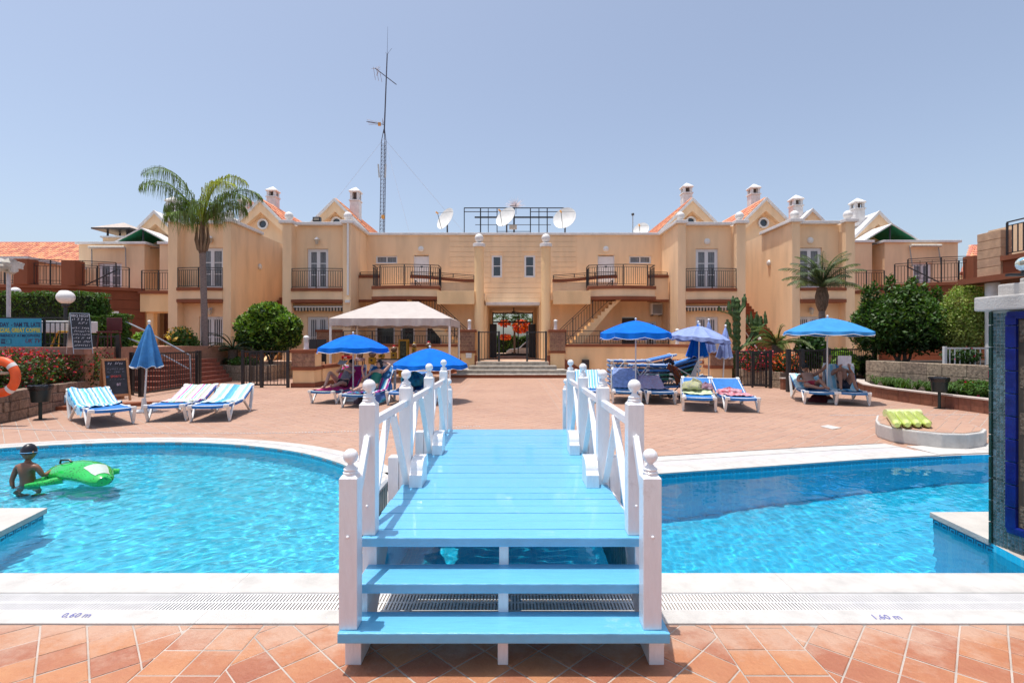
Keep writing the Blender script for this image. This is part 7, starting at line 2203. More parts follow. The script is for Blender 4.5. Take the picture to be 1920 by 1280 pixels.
T_PINKG = mat('patterned_grey_pink_cloth', (.60, .38, .46), .9, var=.5, scale=16, bump=.4, col2=(.50, .50, .66))
T_PAT = mat('patterned_green_cream_cloth', (.46, .46, .18), .9, var=.5, scale=18, bump=.4, col2=(.30, .30, .28))
T_LIME = mat('lime_white_towel', (.60, .68, .42), .9, var=.3, scale=10, bump=.4)
T_DARK = mat('dark_floral_bag', (.05, .03, .06), .8, var=.5, scale=25, col2=(.12, .08, .10))
T_RED = mat('red_patterned_towel', (.50, .03, .06), .9, var=.4, scale=14, bump=.4, col2=(.55, .45, .50))
T_SEA = mat('sea_blue_towel', (.02, .30, .48), .9, var=.3, scale=6, bump=.4)
T_PAINT = stripes('teal_magenta_swirl_towel', [(.05, .30, .45), (.6, .6, .62), (.35, .02, .25), (.06, .15, .40)], 20)
def towel(label, L_, ang, s0, s1, m, x0=-.36, x1=.36, side=.0, seed=1, skew=0.0, lift=.015, rough=.012, over=0.0, name='towel'):
    t = thing(name, label, 'towel', (0, 0, 0)); t.location = L_.location; t.rotation_euler = L_.rotation_euler; WL[t.name] = Vector((0, 0, 0))
    nx, ns = 22, 34; rows = []
    for i in range(ns + 1):
        s = s0 + (s1 - s0) * i / ns; row = []
        for k in range(nx + 1):
            u = x0 + (x1 - x0) * k / nx; ss = s + skew * (u - x0)
            mx_ = 1.97; ov = max(0, ss - mx_); py, pz = prof(min(ss, mx_), ang)
            if ov: pz -= ov * .9; py += .03
            e = max(0, abs(u) - .335); uu = math.copysign(min(abs(u), .335 + e * .25), u)
            n1 = noise.noise(Vector((u * 7 + seed * 3.1, ss * 5, seed)));  n2 = noise.noise(Vector((u * 18, ss * 14, seed + 5)))
            row.append(Vector((uu + n1 * rough, py, pz + lift + abs(n1) * rough * 2.2 + n2 * rough * .8 - e * .95 - (0 if e else .012 * (1 - (u / .335) ** 2)))))
        rows.append(row)
    MB().slab_strip(rows, .007).build('cloth', m, t, local=True, smooth=True)
    return t
def heap(label, x, y, z, rx, ry, h, m, seed, cat='cloth', name='crumpled_cloth', rz=0):
    t = thing(name, label, cat, (x, y, z)); rows = []
    n = 26
    for i in range(10):
        tt = i / 9; row = []
        for k in range(n + 1):
            a = 2 * PI * k / n; nn = noise.noise(Vector((math.cos(a) * 1.7 + seed, math.sin(a) * 1.7, tt * 2 + seed))) ; rr = (1 - tt ** 2.2) * (1 + .35 * nn)
            hx, hy = rx * rr * math.cos(a), ry * rr * math.sin(a)
            row.append(Vector((x + hx * math.cos(rz) - hy * math.sin(rz), y + hx * math.sin(rz) + hy * math.cos(rz), z + h * tt * (1 + .5 * nn) + .01 * math.sin(k * 2.1 + i))))
        rows.append(row)
    mb_ = MB().strip(rows); mb_.add(rows[-1][:n], [tuple(range(n))]); mb_.add(rows[0][:n], [tuple(range(n))[::-1]]); mb_.build('folds', m, t, smooth=True)
    return t
RD = R
L1 = lounger('lounger at the far left half covered by a blue and white striped towel', -7.51, 9.84, RD(50), .34)
towel('blue and white striped towel bunched on the leftmost lounger', L1, .34, .52, 2.12, T_BLUE, x0=-.50, x1=.37, seed=2, skew=.45, rough=.03)
L3 = lounger('lounger right of the closed umbrella under a pastel striped towel', -6.93, 10.40, RD(11), .32)
towel('pastel striped towel over the lounger beside the closed umbrella', L3, .32, .62, 2.08, T_MULTI, seed=4, rough=.012, x0=-.37, x1=.37)
L4 = lounger('third left lounger under an aqua striped towel', -6.03, 10.36, RD(12), .32)
towel('aqua striped towel over the third left lounger', L4, .32, .55, 2.08, T_AQUA, seed=7, rough=.016, x0=-.37, x1=.37, skew=.1)
P1 = lounger('lounger carrying the reading sunbather with a raised knee', -4.88, 13.36, RD(-12), .80, SLING2)
P2 = lounger('lounger carrying the sunbather in the green swimsuit', -3.82, 12.55, RD(-11), .85, SLING2)
P3 = lounger('blue lounger partly behind the left bridge rail', -2.80, 13.05, RD(-4), .55, SLING)
towel('magenta towel under the reading sunbather', P1, .80, .12, 1.9, T_MAG, x0=-.33, x1=.44, seed=3, rough=.02)
towel('teal and magenta swirled towel under the green suited sunbather', P2, .85, .18, 1.5, T_PAINT, x0=-.30, x1=.62, seed=5, rough=.025)
heap('sea blue towel heaped on the lounger behind the bridge rail', -2.72, 14.35, .40, .33, .32, .34, T_SEA, 3, 'towel', 'crumpled_towel')
heap('dark floral bag on the ground under the left loungers', -3.9, 13.5, 0, .2, .15, .22, T_DARK, 5, 'bag', 'beach_bag')
heap('dark folded towel on the end of the lounger behind the bridge rail', -2.75, 13.75, .35, .2, .25, .10, mat('navy_towel', (.02, .04, .12), .9), 8, 'towel', 'crumpled_towel')
M0 = lounger('lounger half hidden behind the right bridge posts with a white blue towel', 2.02, 13.55, RD(-6), .55)
towel('white and blue towel on the lounger behind the right bridge posts', M0, .55, .7, 2.05, T_BLUE, seed=9, rough=.015)
M1 = lounger('lounger with a blue grey towel over its raised back right of the bridge', 2.93, 13.32, RD(-10), .66, SLING2)
towel('blue grey towel hung over the raised back right of the bridge', M1, .66, 1.0, 2.25, T_LAV, seed=11, rough=.015)
M2 = lounger('lounger with grey pink cloth under the right royal blue umbrella', 3.80, 13.20, RD(-2), .46, SLING2)
towel('grey pink cloth laid over the lounger under the right royal blue umbrella', M2, .46, .72, 2.0, T_PINKG, seed=13, rough=.03)
M3 = lounger('bright blue lounger with a cream patterned cloth beside the pushchair', 4.25, 11.85, RD(-17), .42)
towel('lime and white towel under the cream patterned cloth', M3, .42, .75, 1.55, T_LIME, seed=15, rough=.02)
M4 = lounger('bright blue lounger with a red towel at the right of the group', 5.20, 11.75, RD(-10), .40)
towel('red patterned towel on the bright blue lounger', M4, .40, .55, 1.25, T_RED, seed=17, rough=.03, skew=-.3)
def l2w(L_, v):
    r = L_.rotation_euler.z; c, s = math.cos(r), math.sin(r)
    return (L_.location.x + v[0] * c - v[1] * s, L_.location.y + v[0] * s + v[1] * c, v[2] + L_.location.z)
q = l2w(M3, (-.1, 1.35, .42)); heap('cream and green patterned cloth heaped on the lounger beside the pushchair', *q, .28, .26, .20, T_PAT, 21)
q = l2w(M3, (.22, 1.4, .42)); heap('plum patterned cloth on the lounger beside the pushchair', *q, .16, .2, .14, mat('plum_cloth', (.20, .05, .10), .9, var=.5, scale=20, col2=(.3, .25, .3)), 23)
q = l2w(M4, (-.05, 1.15, .36)); heap('red and navy clothes on the rightmost bright blue lounger', *q, .3, .18, .10, T_RED, 25)
R1 = lounger('lounger of the man with the black cap under the light blue umbrella', 7.78, 13.14, RD(-17), .42, SLING2)
R2 = lounger('lounger of the reader holding white pages under the light blue umbrella', 8.50, 12.98, RD(-20), .90, SLING2)
towel('pale blue towel under the man with the black cap', R1, .42, 1.0, 2.1, T_AQUA, seed=27, rough=.015)
towel('pale aqua towel over the raised back behind the reader', R2, .90, .5, 2.25, T_AQUA, seed=29, rough=.015)
heap('dark clothes on the ground under the couples loungers', 8.2, 13.9, 0, .3, .2, .2, mat('maroon_bag', (.10, .01, .02), .8), 31, 'bag', 'beach_bag')
# stacked loungers lying sideways along the wall
SG = mat('green_sling_fabric', (.01, .22, .13), .6, var=.15)
names = ['bottom', 'second', 'third', 'fourth', 'fifth', 'topmost']
for k in range(6):
    lounger('%s blue lounger of the rear stack before the terrace wall' % names[k], 3.02, 16.15, RD(-90), .22 if k == 5 else .16, SLING, z=.14 * k, group='stacked loungers')
fc = [('bottom blue', SLING, 0.0), ('second, green', SG, .22), ('third, dark green', SG, .345), ('fourth, blue', SLING, .47), ('topmost blue', SLING, .60)]
for k, (nm, m_, z_) in enumerate(fc):
    lounger('%s lounger of the front stack before the terrace wall' % nm, 3.42 + (.35 if k == 0 else .02 * k), 15.3, RD(-90), .34 if k == 0 else .28, m_, z=z_, group='stacked loungers')
# folded pushchair
pc = thing('pushchair', 'folded pushchair with orange patterned seat beside the stacked loungers', 'pushchair', (xat(1272, 14.3), 14.3, 0))
def pp(x, y, d=0): Y = 14.3 + d; return (xat(x, Y), Y, zat(y, Y))
for d in (-.15, .18):
    MB().tube([pp(1254, 676, d), pp(1262, 700, d), pp(1287, 722, d), pp(1283, 744, d)], .014, 6).build('frame_tube', BLACK, pc, smooth=True)
    MB().tube([pp(1284, 715, d), pp(1262, 735, d), pp(1257, 742, d)], .014, 6).build('frame_tube', BLACK, pc, smooth=True)
    for (x, y) in ((1257, 741), (1279, 744)):
        c = Vector(pp(x, y, d)); rows = [[c + Vector((.085 * math.cos(t) * rr, dd, .085 * math.sin(t) * rr)) for t in [2 * PI * k / 16 for k in range(17)]] for rr, dd in ((.3, -.02), (1, -.02), (1, .02), (.3, .02))]
        MB().strip(rows).build('wheel', BLACK, pc)
m_ = MB().strip([[Vector(pp(1253, 683, -.15)), Vector(pp(1250, 690, .15))], [Vector(pp(1268, 690, -.2)), Vector(pp(1262, 700, .2))], [Vector(pp(1280, 712, -.2)), Vector(pp(1268, 722, .2))]])
m_.slab_strip([[Vector(pp(1252, 681, -.15)), Vector(pp(1252, 681, .2))], [Vector(pp(1270, 688, -.17)), Vector(pp(1270, 688, .2))], [Vector(pp(1288, 716, -.17)), Vector(pp(1284, 718, .2))]], .05)
m_.build('folded_seat', mat('orange_black_pattern', (.40, .09, .015), .8, var=.5, scale=18, col2=(.03, .015, .01)), pc)
MB().tube([pp(1247, 679, -.12), pp(1256, 674, 0), pp(1262, 682, .1)], .05, 8).build('sun_hood', mat('navy_cloth', (.015, .02, .05), .8), pc, smooth=True)

# ================================================================ POOLSIDE PLATFORM, AIR BED, MOSAIC PILLAR
pf_ = thing('poolside_platform', 'low white sided tiled platform beside the deep pool', 'platform', (6.8, 8.6, 0))
poly = [(6.36, 9.15), (6.12, 8.75), (6.05, 8.35), (6.22, 8.02), (6.42, 7.80), (6.75, 7.74), (7.15, 7.92), (7.45, 8.2), (7.75, 8.9), (7.4, 9.7), (6.8, 9.75)]
MB().prism(poly, 0, .225).build('side', COPE, pf_, bevel=.02)
MB().prism([tuple(Vector((6.8, 8.7)) + (Vector(p) - Vector((6.8, 8.7))) * .95) for p in poly], .2255, .232).build('joint_bed', GROUT, pf_)
cp = cells(5.8, 8.0, 7.5, 9.9, R(45))
for q in cp:
    cx_ = sum(p[0] for p in q) / len(q); cy_ = sum(p[1] for p in q) / len(q)
    for i in range(len(poly)):
        a, b = poly[i], poly[(i + 1) % len(poly)]
    ip = [tuple(Vector((6.8, 8.7)) + (Vector(p) - Vector((6.8, 8.7))) * .94) for p in poly]
    qq = q
    ar = sum(ip[i][0] * ip[(i + 1) % len(ip)][1] - ip[(i + 1) % len(ip)][0] * ip[i][1] for i in range(len(ip)))
    for i in range(len(ip)):
        a, b = ip[i], ip[(i + 1) % len(ip)]; nx_, ny_ = (b[1] - a[1]), -(b[0] - a[0])
        if ar < 0: nx_, ny_ = -nx_, -ny_
        if qq: qq = clip(qq, nx_, ny_, nx_ * a[0] + ny_ * a[1])
    if len(qq) > 2 and area(qq) > .002:
        mb_ = MB(); tile_geo(mb_, qq, .238); mb_.build('tile', TILE1, pf_)
lo_ = thing('air_bed', 'neon yellow inflatable air bed lying on the platform', 'air bed', (6.8, 8.7, .24))
LIME_ = mat('neon_yellow_vinyl', (.62, .72, .20), .25, var=.06, coat=.5); 
ax0 = Vector(G(1672, 772.5, .25)); ax1 = Vector(G(1722, 771.5, .25)); ay = Vector(G(1697, 797.0, .25)); ax1 = ax1
du = Vector((.80, -.05, 0)); dv = Vector((-.07, -1.12, 0)); o_ = Vector((6.28, 9.28, .30))
du = Vector((.66, .02, 0)); dv = Vector((-.80, -1.28, 0)); o_ = Vector((6.72, 9.42, .30))
for k in range(4):
    c = o_ + du * ((k + .5) / 4); pts = [c + dv * t for t in [i / 12 for i in range(13)]]
    MB().tube(pts, [.03] + [.066] * 11 + [.035], 12).build('tube', LIME_, lo_, smooth=True)
MB().tube([o_ + du * .02 - dv * .03, o_ + du * .98 - dv * .03], .075, 12).build('pillow', mat('neon_print', (.55, .66, .20), .2, var=.4, scale=30, col2=(.65, .65, .45)), lo_, smooth=True)
wt = thing('white_slab', 'white access plate set in the paving near the platform', 'cover', (5.2, 9.0, 0)); a = G(1537, 800)[:2]; b = G(1577, 805)[:2]; c = G(1570, 797)[:2]; d = G(1545, 797.5)[:2]
MB().prism([G(1538, 799.5)[:2], G(1561, 805)[:2], G(1578, 802.5)[:2], G(1552, 797)[:2]], 0.002, .012).build('plate', COPE, wt, bevel=.003)

mp = thing('mosaic_pillar', 'mosaic clad waterfall wall with blue framed stone niche at the right edge', 'wall', (4.2, 3.9, 0))
A_ = Vector((3.805, 4.16)); dA = Vector((.124, -1)).normalized(); nA = Vector((-dA.y, dA.x)); nA = nA if nA.x < 0 else -nA     # face looks to the pool
B_ = A_ + dA * .58
core = [tuple(A_ - nA * .006), tuple(B_ - nA * .006), (6.2, B_.y), (6.2, 4.14)]
MB().prism(core, -.55, 1.84).build('core', mat('grey_grout', (.42, .50, .50), .8), mp)
TESS = mat('grey_teal_tessera', (.085, .16, .18), .25, var=.3, scale=40, attr='tint', rand=.5)
mb = MB(); tint = []
cs = .0268
def tess(s, z):
    p0 = A_ + dA * (s + .0022); p1 = A_ + dA * (s + cs - .0022); n_ = nA * .0015
    mb.add([(p0.x, p0.y, z + .0022), (p1.x, p1.y, z + .0022), (p1.x, p1.y, z + cs - .0022), (p0.x, p0.y, z + cs - .0022)], [(0, 1, 2, 3)]); tint.append(rnd.random())
for j in range(int(1.84 / cs)):
    for i in range(int(.55 / cs)):
        s = .022 + i * cs; z = j * cs
        if s < .132 or z < .135: tess(s, z)
bk0, bk1 = A_ + dA * .215, A_ + dA * .575
MB().beam((bk0.x, bk0.y, .98), (bk1.x, bk1.y, .98), .016, 1.60, up=(0, 0, 1)).build('niche_back', mat('dark_mortar', (.06, .05, .04), .95), mp)
mb.build('mosaic', TESS, mp, tint=tint, kind='stuff')
GRN = mat('dark_green_trim_tile', (.008, .05, .04), .2, coat=.5); BLUT = mat('cobalt_glazed_tile', (.004, .016, .16), .3, var=.2, scale=9, coat=.15, spec=.3, rand=.06)
k = 0; z = 0
while z < 1.83:
    p = A_ + dA * .010; z1 = min(z + .172, 1.838)
    MB().beam((p.x + nA.x * .004, p.y + nA.y * .004, z + .002), (p.x + nA.x * .004, p.y + nA.y * .004, z1 - .002), .022, .022, up=(dA.x, dA.y, 0)).build('edge_tile', GRN, mp, bevel=.005); z = z1 + .001
z = .165
while z < 1.80:
    z1 = min(z + .172, 1.80); p = A_ + dA * .175
    MB().beam((p.x + nA.x * .006, p.y + nA.y * .006, z + .002), (p.x + nA.x * .006, p.y + nA.y * .006, z1 - .002), .078, .05, up=(nA.x, nA.y, 0)).build('frame_tile', BLUT, mp, bevel=.006); z = z1 + .001
for zz in (.165, 1.80):
    for i in range(3):
        s0 = .142 + i * .145; p, q = A_ + dA * s0, A_ + dA * (s0 + .142)
        MB().beam((p.x + nA.x * .006, p.y + nA.y * .006, zz), (q.x + nA.x * .006, q.y + nA.y * .006, zz), .05, .06, up=(0, 0, 1)).build('frame_tile', BLUT, mp, bevel=.012)
for j in range(9):
    for i in range(3):
        s0 = .222 + i * .14 + (.03 if j % 2 else 0); z0 = .195 + j * .175; p, q = A_ + dA * s0 - nA * rnd.uniform(.0, .006), A_ + dA * min(.57, s0 + .137) - nA * rnd.uniform(0, .006)
        if s0 < .55: MB().beam((p.x, p.y, z0 + .085), (q.x, q.y, z0 + .085), .03, .172, up=(0, 0, 1)).build('stone', mat('brown_flecked_stone', (.15, .115, .085), .9, var=.4, scale=40, bump=1, bscale=60), mp, bevel=.01)
MB().prism([(3.745, 4.24), (3.80, 3.55), (6.2, 3.5), (6.2, 4.24)], 1.842, 1.955).build('coping', COPE, mp, bevel=.012)
MB().prism([(3.90, 4.20), (3.93, 3.62), (6.2, 3.6), (6.2, 4.20)], 1.956, 2.055).build('coping', COPE, mp, bevel=.012)
MB().prism([(4.02, 4.14), (3.95, 3.7), (6.2, 3.7), (6.2, 4.14)], 2.056, 2.10).build('coping', COPE, mp, bevel=.01)
gl_ = thing('glass_globe', 'clear glass globe light on the mosaic wall at the right edge', 'lamp', (4.05, 4.05, 2.10))
GL = bpy.data.materials.new('clear_glass'); GL.use_nodes = True; g_ = GL.node_tree.nodes['Principled BSDF']; g_.inputs['Transmission Weight'].default_value = .9; g_.inputs['Roughness'].default_value = .03; g_.inputs['Base Color'].default_value = (.8, .95, .93, 1)
box('black_bar', BLACK, gl_, 3.84, 6.0, 4.03, 4.07, 2.105, 2.125)
MB().ball((3.97, 4.05, 2.20), .055, 24, 16).build('globe', GL, gl_, smooth=True)
MB().tube([(3.97, 4.05, 2.12), (3.97, 4.05, 2.155)], .02, 8).build('neck', BLACK, gl_)
# ================================================================ PEOPLE
def skin(name, joints, edges, m, parent, subdiv=2, mod=None):
    ks = list(joints); me = bpy.data.meshes.new(name)
    me.from_pydata([joints[k][0] for k in ks], [(ks.index(a), ks.index(b)) for a, b in edges], [])
    o = bpy.data.objects.new(name, me); COL.objects.link(o)
    md = o.modifiers.new('s', 'SKIN'); md.use_smooth_shade = True
    for i, k in enumerate(ks):
        sv = me.skin_vertices[0].data[i]; r = joints[k][1]
        sv.radius = r if isinstance(r, tuple) else (r, r)
        sv.use_root = (i == 0)
    sd = o.modifiers.new('d', 'SUBSURF'); sd.levels = subdiv; sd.render_levels = subdiv
    dg = bpy.context.evaluated_depsgraph_get(); dg.update()
    ev = bpy.data.meshes.new_from_object(o.evaluated_get(dg))
    bpy.data.objects.remove(o); bpy.data.meshes.remove(me)
    ev.name = name; ev.materials.clear(); ev.materials.append(m)
    ev.polygons.foreach_set('use_smooth', [True] * len(ev.polygons))
    ob = bpy.data.objects.new(name, ev); COL.objects.link(ob); ob.parent = parent
    return ob
def V3(*a): return Vector(a)
def hand(J, E, w, d, side, sc_=1.0, curl=.5, key='h'):
    "five fingers from the wrist joint w, pointing along d; side = direction of the thumb"
    d = Vector(d).normalized(); s = Vector(side).normalized(); n = d.cross(s).normalized(); W = Vector(J[w][0])
    J[key + 'p'] = (W + d * .055 * sc_, .024 * sc_); E.append((w, key + 'p'))
    J[key + 'q'] = (W + d * .085 * sc_, .022 * sc_); E.append((key + 'p', key + 'q'))
    for i, (off, ln) in enumerate(((.030, .066), (.010, .076), (-.010, .070), (-.028, .054))):
        b = W + d * .095 * sc_ + s * off * sc_; m_ = b + (d - n * curl * .3).normalized() * ln * .55 * sc_; e = m_ + (d - n * curl).normalized() * ln * .5 * sc_
        J[f'{key}{i}a'] = (b, .0088 * sc_); J[f'{key}{i}b'] = (m_, .0078 * sc_); J[f'{key}{i}c'] = (e, .006 * sc_)
        E += [(key + 'q', f'{key}{i}a'), (f'{key}{i}a', f'{key}{i}b'), (f'{key}{i}b', f'{key}{i}c')]
    t0 = W + d * .045 * sc_ + s * .030 * sc_; t1 = t0 + (d * .7 + s * .6 - n * curl * .4).normalized() * .05 * sc_
    J[key + 't0'] = (t0, .011 * sc_); J[key + 't1'] = (t1, .008 * sc_); E += [(key + 'p', key + 't0'), (key + 't0', key + 't1')]
def head(parent, c, up, fwd, r, skinm, hairm=None, hair='short', cap=None):
    "head with nose, ears, eyes, mouth; up and fwd are directions"
    c = Vector(c); up = Vector(up).normalized(); fw = Vector(fwd); fw = (fw - up * fw.dot(up)).normalized(); rt = fw.cross(up).normalized()
    M_ = lambda a, b, u: c + rt * a * r + fw * b * r + up * u * r
    rows = []; n = 20
    for i in range(15):
        t = PI * i / 14; z = -math.cos(t); s = math.sin(t); jaw = 1 - .28 * max(0, -z) ** 1.3
        rows.append([M_(.80 * s * jaw * math.cos(2 * PI * k / n), (.95 * s * jaw * math.sin(2 * PI * k / n) + (.10 * max(0, -z) if math.sin(2 * PI * k / n) > 0 else -.02)), z * 1.22) for k in range(n + 1)])
    h = MB().strip(rows); h.ball((0, 0, 0), .001, 4, 3)
    hd = MB().strip(rows).build('head', skinm, parent, smooth=True, local=True)
    MB().add([M_(0, .90, .22), M_(-.13, .93, -.22), M_(.13, .93, -.22), M_(0, 1.18, -.18)], [(0, 1, 3), (0, 3, 2), (1, 2, 3)]).build('nose', skinm, hd, local=True)
    for s in (-1, 1):
        MB().tube([M_(s * .80, -.02, .14), M_(s * .90, -.08, .08), M_(s * .83, -.02, -.18)], [.10 * r, .13 * r, .07 * r], 8).build('ear', skinm, hd, local=True, smooth=True)
        MB().ball(tuple(M_(s * .32, .84, .10)), .085 * r, 8, 6).build('eye', mat('dark_eye', (.03, .02, .02), .3), hd, local=True)
    MB().tube([M_(-.22, .90, -.50), M_(0, .97, -.52), M_(.22, .90, -.50)], .045 * r, 6).build('mouth', mat('lips', (.35, .10, .09), .5), hd, local=True)
    if hairm:
        rows = []; lim = .60 if hair == 'short' else .74
        for i in range(10):
            t = PI * (i / 9) * lim; z = math.cos(t); s = math.sin(t)
            rows.append([M_(.87 * s * math.cos(2 * PI * k / n), 1.03 * s * math.sin(2 * PI * k / n) - .06, z * 1.29 + (.28 * max(0, math.sin(2 * PI * k / n)) * (i / 9))) for k in range(n + 1)])
        MB().strip(rows).build('hair', hairm, hd, local=True, smooth=True)
    return hd, M_
SK_D = mat('dark_tan_skin', (.25, .108, .060), .45, var=.12, scale=9); SK_T = mat('tanned_skin', (.36, .17, .105), .5, var=.12, scale=9); SK_L = mat('light_skin', (.55, .32, .235), .5, var=.10, scale=9)
HAIRD = mat('dark_hair', (.015, .010, .008), .5, var=.3, scale=40); HAIRB = mat('brown_hair', (.06, .03, .018), .5, var=.3, scale=40)

# the boy standing in the round pool, seen from behind, pushing the crocodile
BXX, BYY = -5.66, 6.10
boy = thing('person', 'boy with a dark swim cap standing waist deep in the round pool', 'person', (BXX, BYY, -.70)); WL[boy.name] = Vector((0, 0, 0)); boy.location = (0, 0, 0)
wz = -.11
J = {'pel': ((BXX + .02, BYY, wz - .02), (.090, .070)), 'abd': ((BXX + .015, BYY, wz + .08), (.082, .062)), 'chest': ((BXX, BYY, wz + .18), (.092, .066)), 'sh': ((BXX, BYY, wz + .255), (.078, .055)), 'neck': ((BXX, BYY + .01, wz + .30), (.034, .034)), 'nk2': ((BXX, BYY + .015, wz + .335), .034),
     'ls': ((BXX - .112, BYY, wz + .25), .036), 'le': ((BXX - .150, BYY - .03, wz + .10), .026), 'lw': ((BXX - .115, BYY - .05, wz - .035), .019),
     'rs': ((BXX + .112, BYY, wz + .25), .036), 're': ((BXX + .165, BYY + .03, wz + .135), .026), 'rw': ((BXX + .16, BYY + .15, wz + .17), .019),
     'lh': ((BXX - .05, BYY, wz - .08), .060), 'lk': ((BXX - .06, BYY - .04, wz - .33), .040), 'la': ((BXX - .07, BYY, -.66), .026), 'lf': ((BXX - .08, BYY + .10, -.68), .022),
     'rh': ((BXX + .07, BYY, wz - .08), .060), 'rk': ((BXX + .10, BYY + .02, wz - .33), .040), 'ra': ((BXX + .10, BYY, -.66), .026), 'rf': ((BXX + .11, BYY + .10, -.68), .022)}
E_ = [('pel', 'abd'), ('abd', 'chest'), ('chest', 'sh'), ('sh', 'neck'), ('neck', 'nk2'), ('sh', 'ls'), ('ls', 'le'), ('le', 'lw'), ('sh', 'rs'), ('rs', 're'), ('re', 'rw'), ('pel', 'lh'), ('lh', 'lk'), ('lk', 'la'), ('la', 'lf'), ('pel', 'rh'), ('rh', 'rk'), ('rk', 'ra'), ('ra', 'rf')]
hand(J, E_, 'lw', (.05, -.03, -1), (1, 0, 0), .72, .3, 'L'); hand(J, E_, 'rw', (.2, 1, .1), (-.2, 0, 1), .72, .5, 'R')
skin('body', J, E_, SK_D, boy)
hd, M_ = head(boy, (BXX + .005, BYY + .02, wz + .415), (.03, .05, 1), (.25, 1, -.05), .079, SK_D)
rows = []; n = 24
for i in range(9):
    t = PI * .5 * i / 8 * 1.12; z = math.cos(t); s = math.sin(t); rows.append([M_(.88 * s * math.cos(2 * PI * k / n), 1.04 * s * math.sin(2 * PI * k / n) - .02, z * 1.28 + .02) for k in range(n + 1)])
MB().strip(rows).build('swim_cap', mat('black_swim_cap', (.015, .012, .018), .35), boy, local=True, smooth=True)
rr = [M_(.90 * math.cos(2 * PI * k / n), 1.06 * math.sin(2 * PI * k / n) - .02, .02) for k in range(n + 1)]
MB().tube(rr, .005, 5).build('goggle_strap', mat('pale_blue_strap', (.15, .35, .62), .4), boy, local=True)
JS = {'w': ((BXX + .02, BYY, wz + .065), (.118, .094)), 'p': ((BXX + .02, BYY, wz - .06), (.116, .096)), 'a': ((BXX - .05, BYY, wz - .15), .066), 'b': ((BXX - .06, BYY, wz - .24), .056), 'c': ((BXX + .08, BYY, wz - .15), .066), 'd': ((BXX + .09, BYY, wz - .24), .056)}
skin('swim_shorts', JS, [('w', 'p'), ('p', 'a'), ('a', 'b'), ('p', 'c'), ('c', 'd')], mat('teal_shorts', (.015, .11, .15), .7, var=.4, scale=22, col2=(.05, .25, .20)), boy)

wz = -.05
# inflatable crocodile
cro = thing('inflatable_crocodile', 'bright green inflatable crocodile floating in front of the boy', 'pool toy', (-5.05, 6.3, wz)); WL[cro.name] = Vector((0, 0, 0)); cro.location = (-.13, 0, 0)
GRC = mat('green_vinyl', (.012, .48, .07), .22, var=.10, scale=6, coat=.6)
def croc_mat():
    m = GRC; nt = m.node_tree; N, L = nt.nodes, nt.links; b = N['Principled BSDF']; src = b.inputs['Base Color'].links[0].from_socket
    v = N.new('ShaderNodeTexVoronoi'); v.inputs['Scale'].default_value = 42; L.new(N['Texture Coordinate'].outputs['Object'], v.inputs['Vector'])
    n = N.new('ShaderNodeTexNoise'); n.inputs['Scale'].default_value = 5; L.new(N['Texture Coordinate'].outputs['Object'], n.inputs['Vector'])
    a = N.new('ShaderNodeMath'); a.operation = 'LESS_THAN'; a.inputs[1].default_value = .28; L.new(v.outputs['Distance'], a.inputs[0])
    g = N.new('ShaderNodeMath'); g.operation = 'GREATER_THAN'; g.inputs[1].default_value = .5; L.new(n.outputs['Fac'], g.inputs[0])
    k = N.new('ShaderNodeMath'); k.operation = 'MULTIPLY'; L.new(a.outputs[0], k.inputs[0]); L.new(g.outputs[0], k.inputs[1])
    x = N.new('ShaderNodeMix'); x.data_type = 'RGBA'; L.new(k.outputs[0], x.inputs['Factor']); L.new(src, x.inputs['A']); x.inputs['B'].default_value = (.005, .10, .02, 1); L.new(x.outputs['Result'], b.inputs['Base Color'])
croc_mat()
def cpt(px, py, dz=0, Y=6.25): return Vector((xat(px, Y), Y, zat(py, Y)))
# body: a puffy loft from the tail (by the boy) to the snout
spine = [(-5.50, 6.30, .02, .05, .05), (-5.42, 6.32, .05, .12, .085), (-5.28, 6.34, .075, .20, .11), (-5.12, 6.33, .085, .235, .12), (-4.98, 6.29, .080, .235, .12), (-4.86, 6.23, .070, .20, .11), (-4.77, 6.17, .055, .165, .095), (-4.70, 6.11, .045, .14, .085), (-4.63, 6.06, .04, .12, .078), (-4.58, 6.03, .035, .07, .05)]
rows = []
for i, (x, y, z, w, h) in enumerate(spine):
    a = Vector(spine[max(0, i - 1)][:2]); b = Vector(spine[min(len(spine) - 1, i + 1)][:2]); d = (b - a).normalized(); nr = Vector((-d.y, d.x))
    row = []
    for k in range(25):
        t = 2 * PI * k / 24; r_ = 1 + .05 * math.cos(4 * t)
        row.append(Vector((x + nr.x * w * r_ * math.cos(t), y + nr.y * w * r_ * math.cos(t), wz + z + .0 + h * math.sin(t) * r_)))
    rows.append(row)
mb = MB().strip(rows); mb.add(rows[0][:24], [tuple(range(24))]); mb.add(rows[-1][:24], [tuple(range(24))]); mb.build('body', GRC, cro, local=True, smooth=True)
for (pts, rr) in (([(-5.15, 6.14, .03), (-5.27, 6.05, .005), (-5.44, 5.98, .0)], (.05, .045, .022)), ([(-5.38, 6.2, .02), (-5.47, 6.12, .0)], (.045, .03)), ([(-4.84, 6.40, .05), (-4.72, 6.46, .05)], (.055, .03)), ([(-5.3, 6.5, .06), (-5.4, 6.6, .06)], (.05, .03))):
    q = [Vector((a, b, wz + c)) for a, b, c in pts]; MB().tube(q, list(rr), 12).build('leg', GRC, cro, local=True, smooth=True)
for s in (): MB().ball((-4.80 + s * .5, 6.20 + s, wz + .155), .030, 12, 8).build('eye_bump', GRC, cro, local=True, smooth=True)
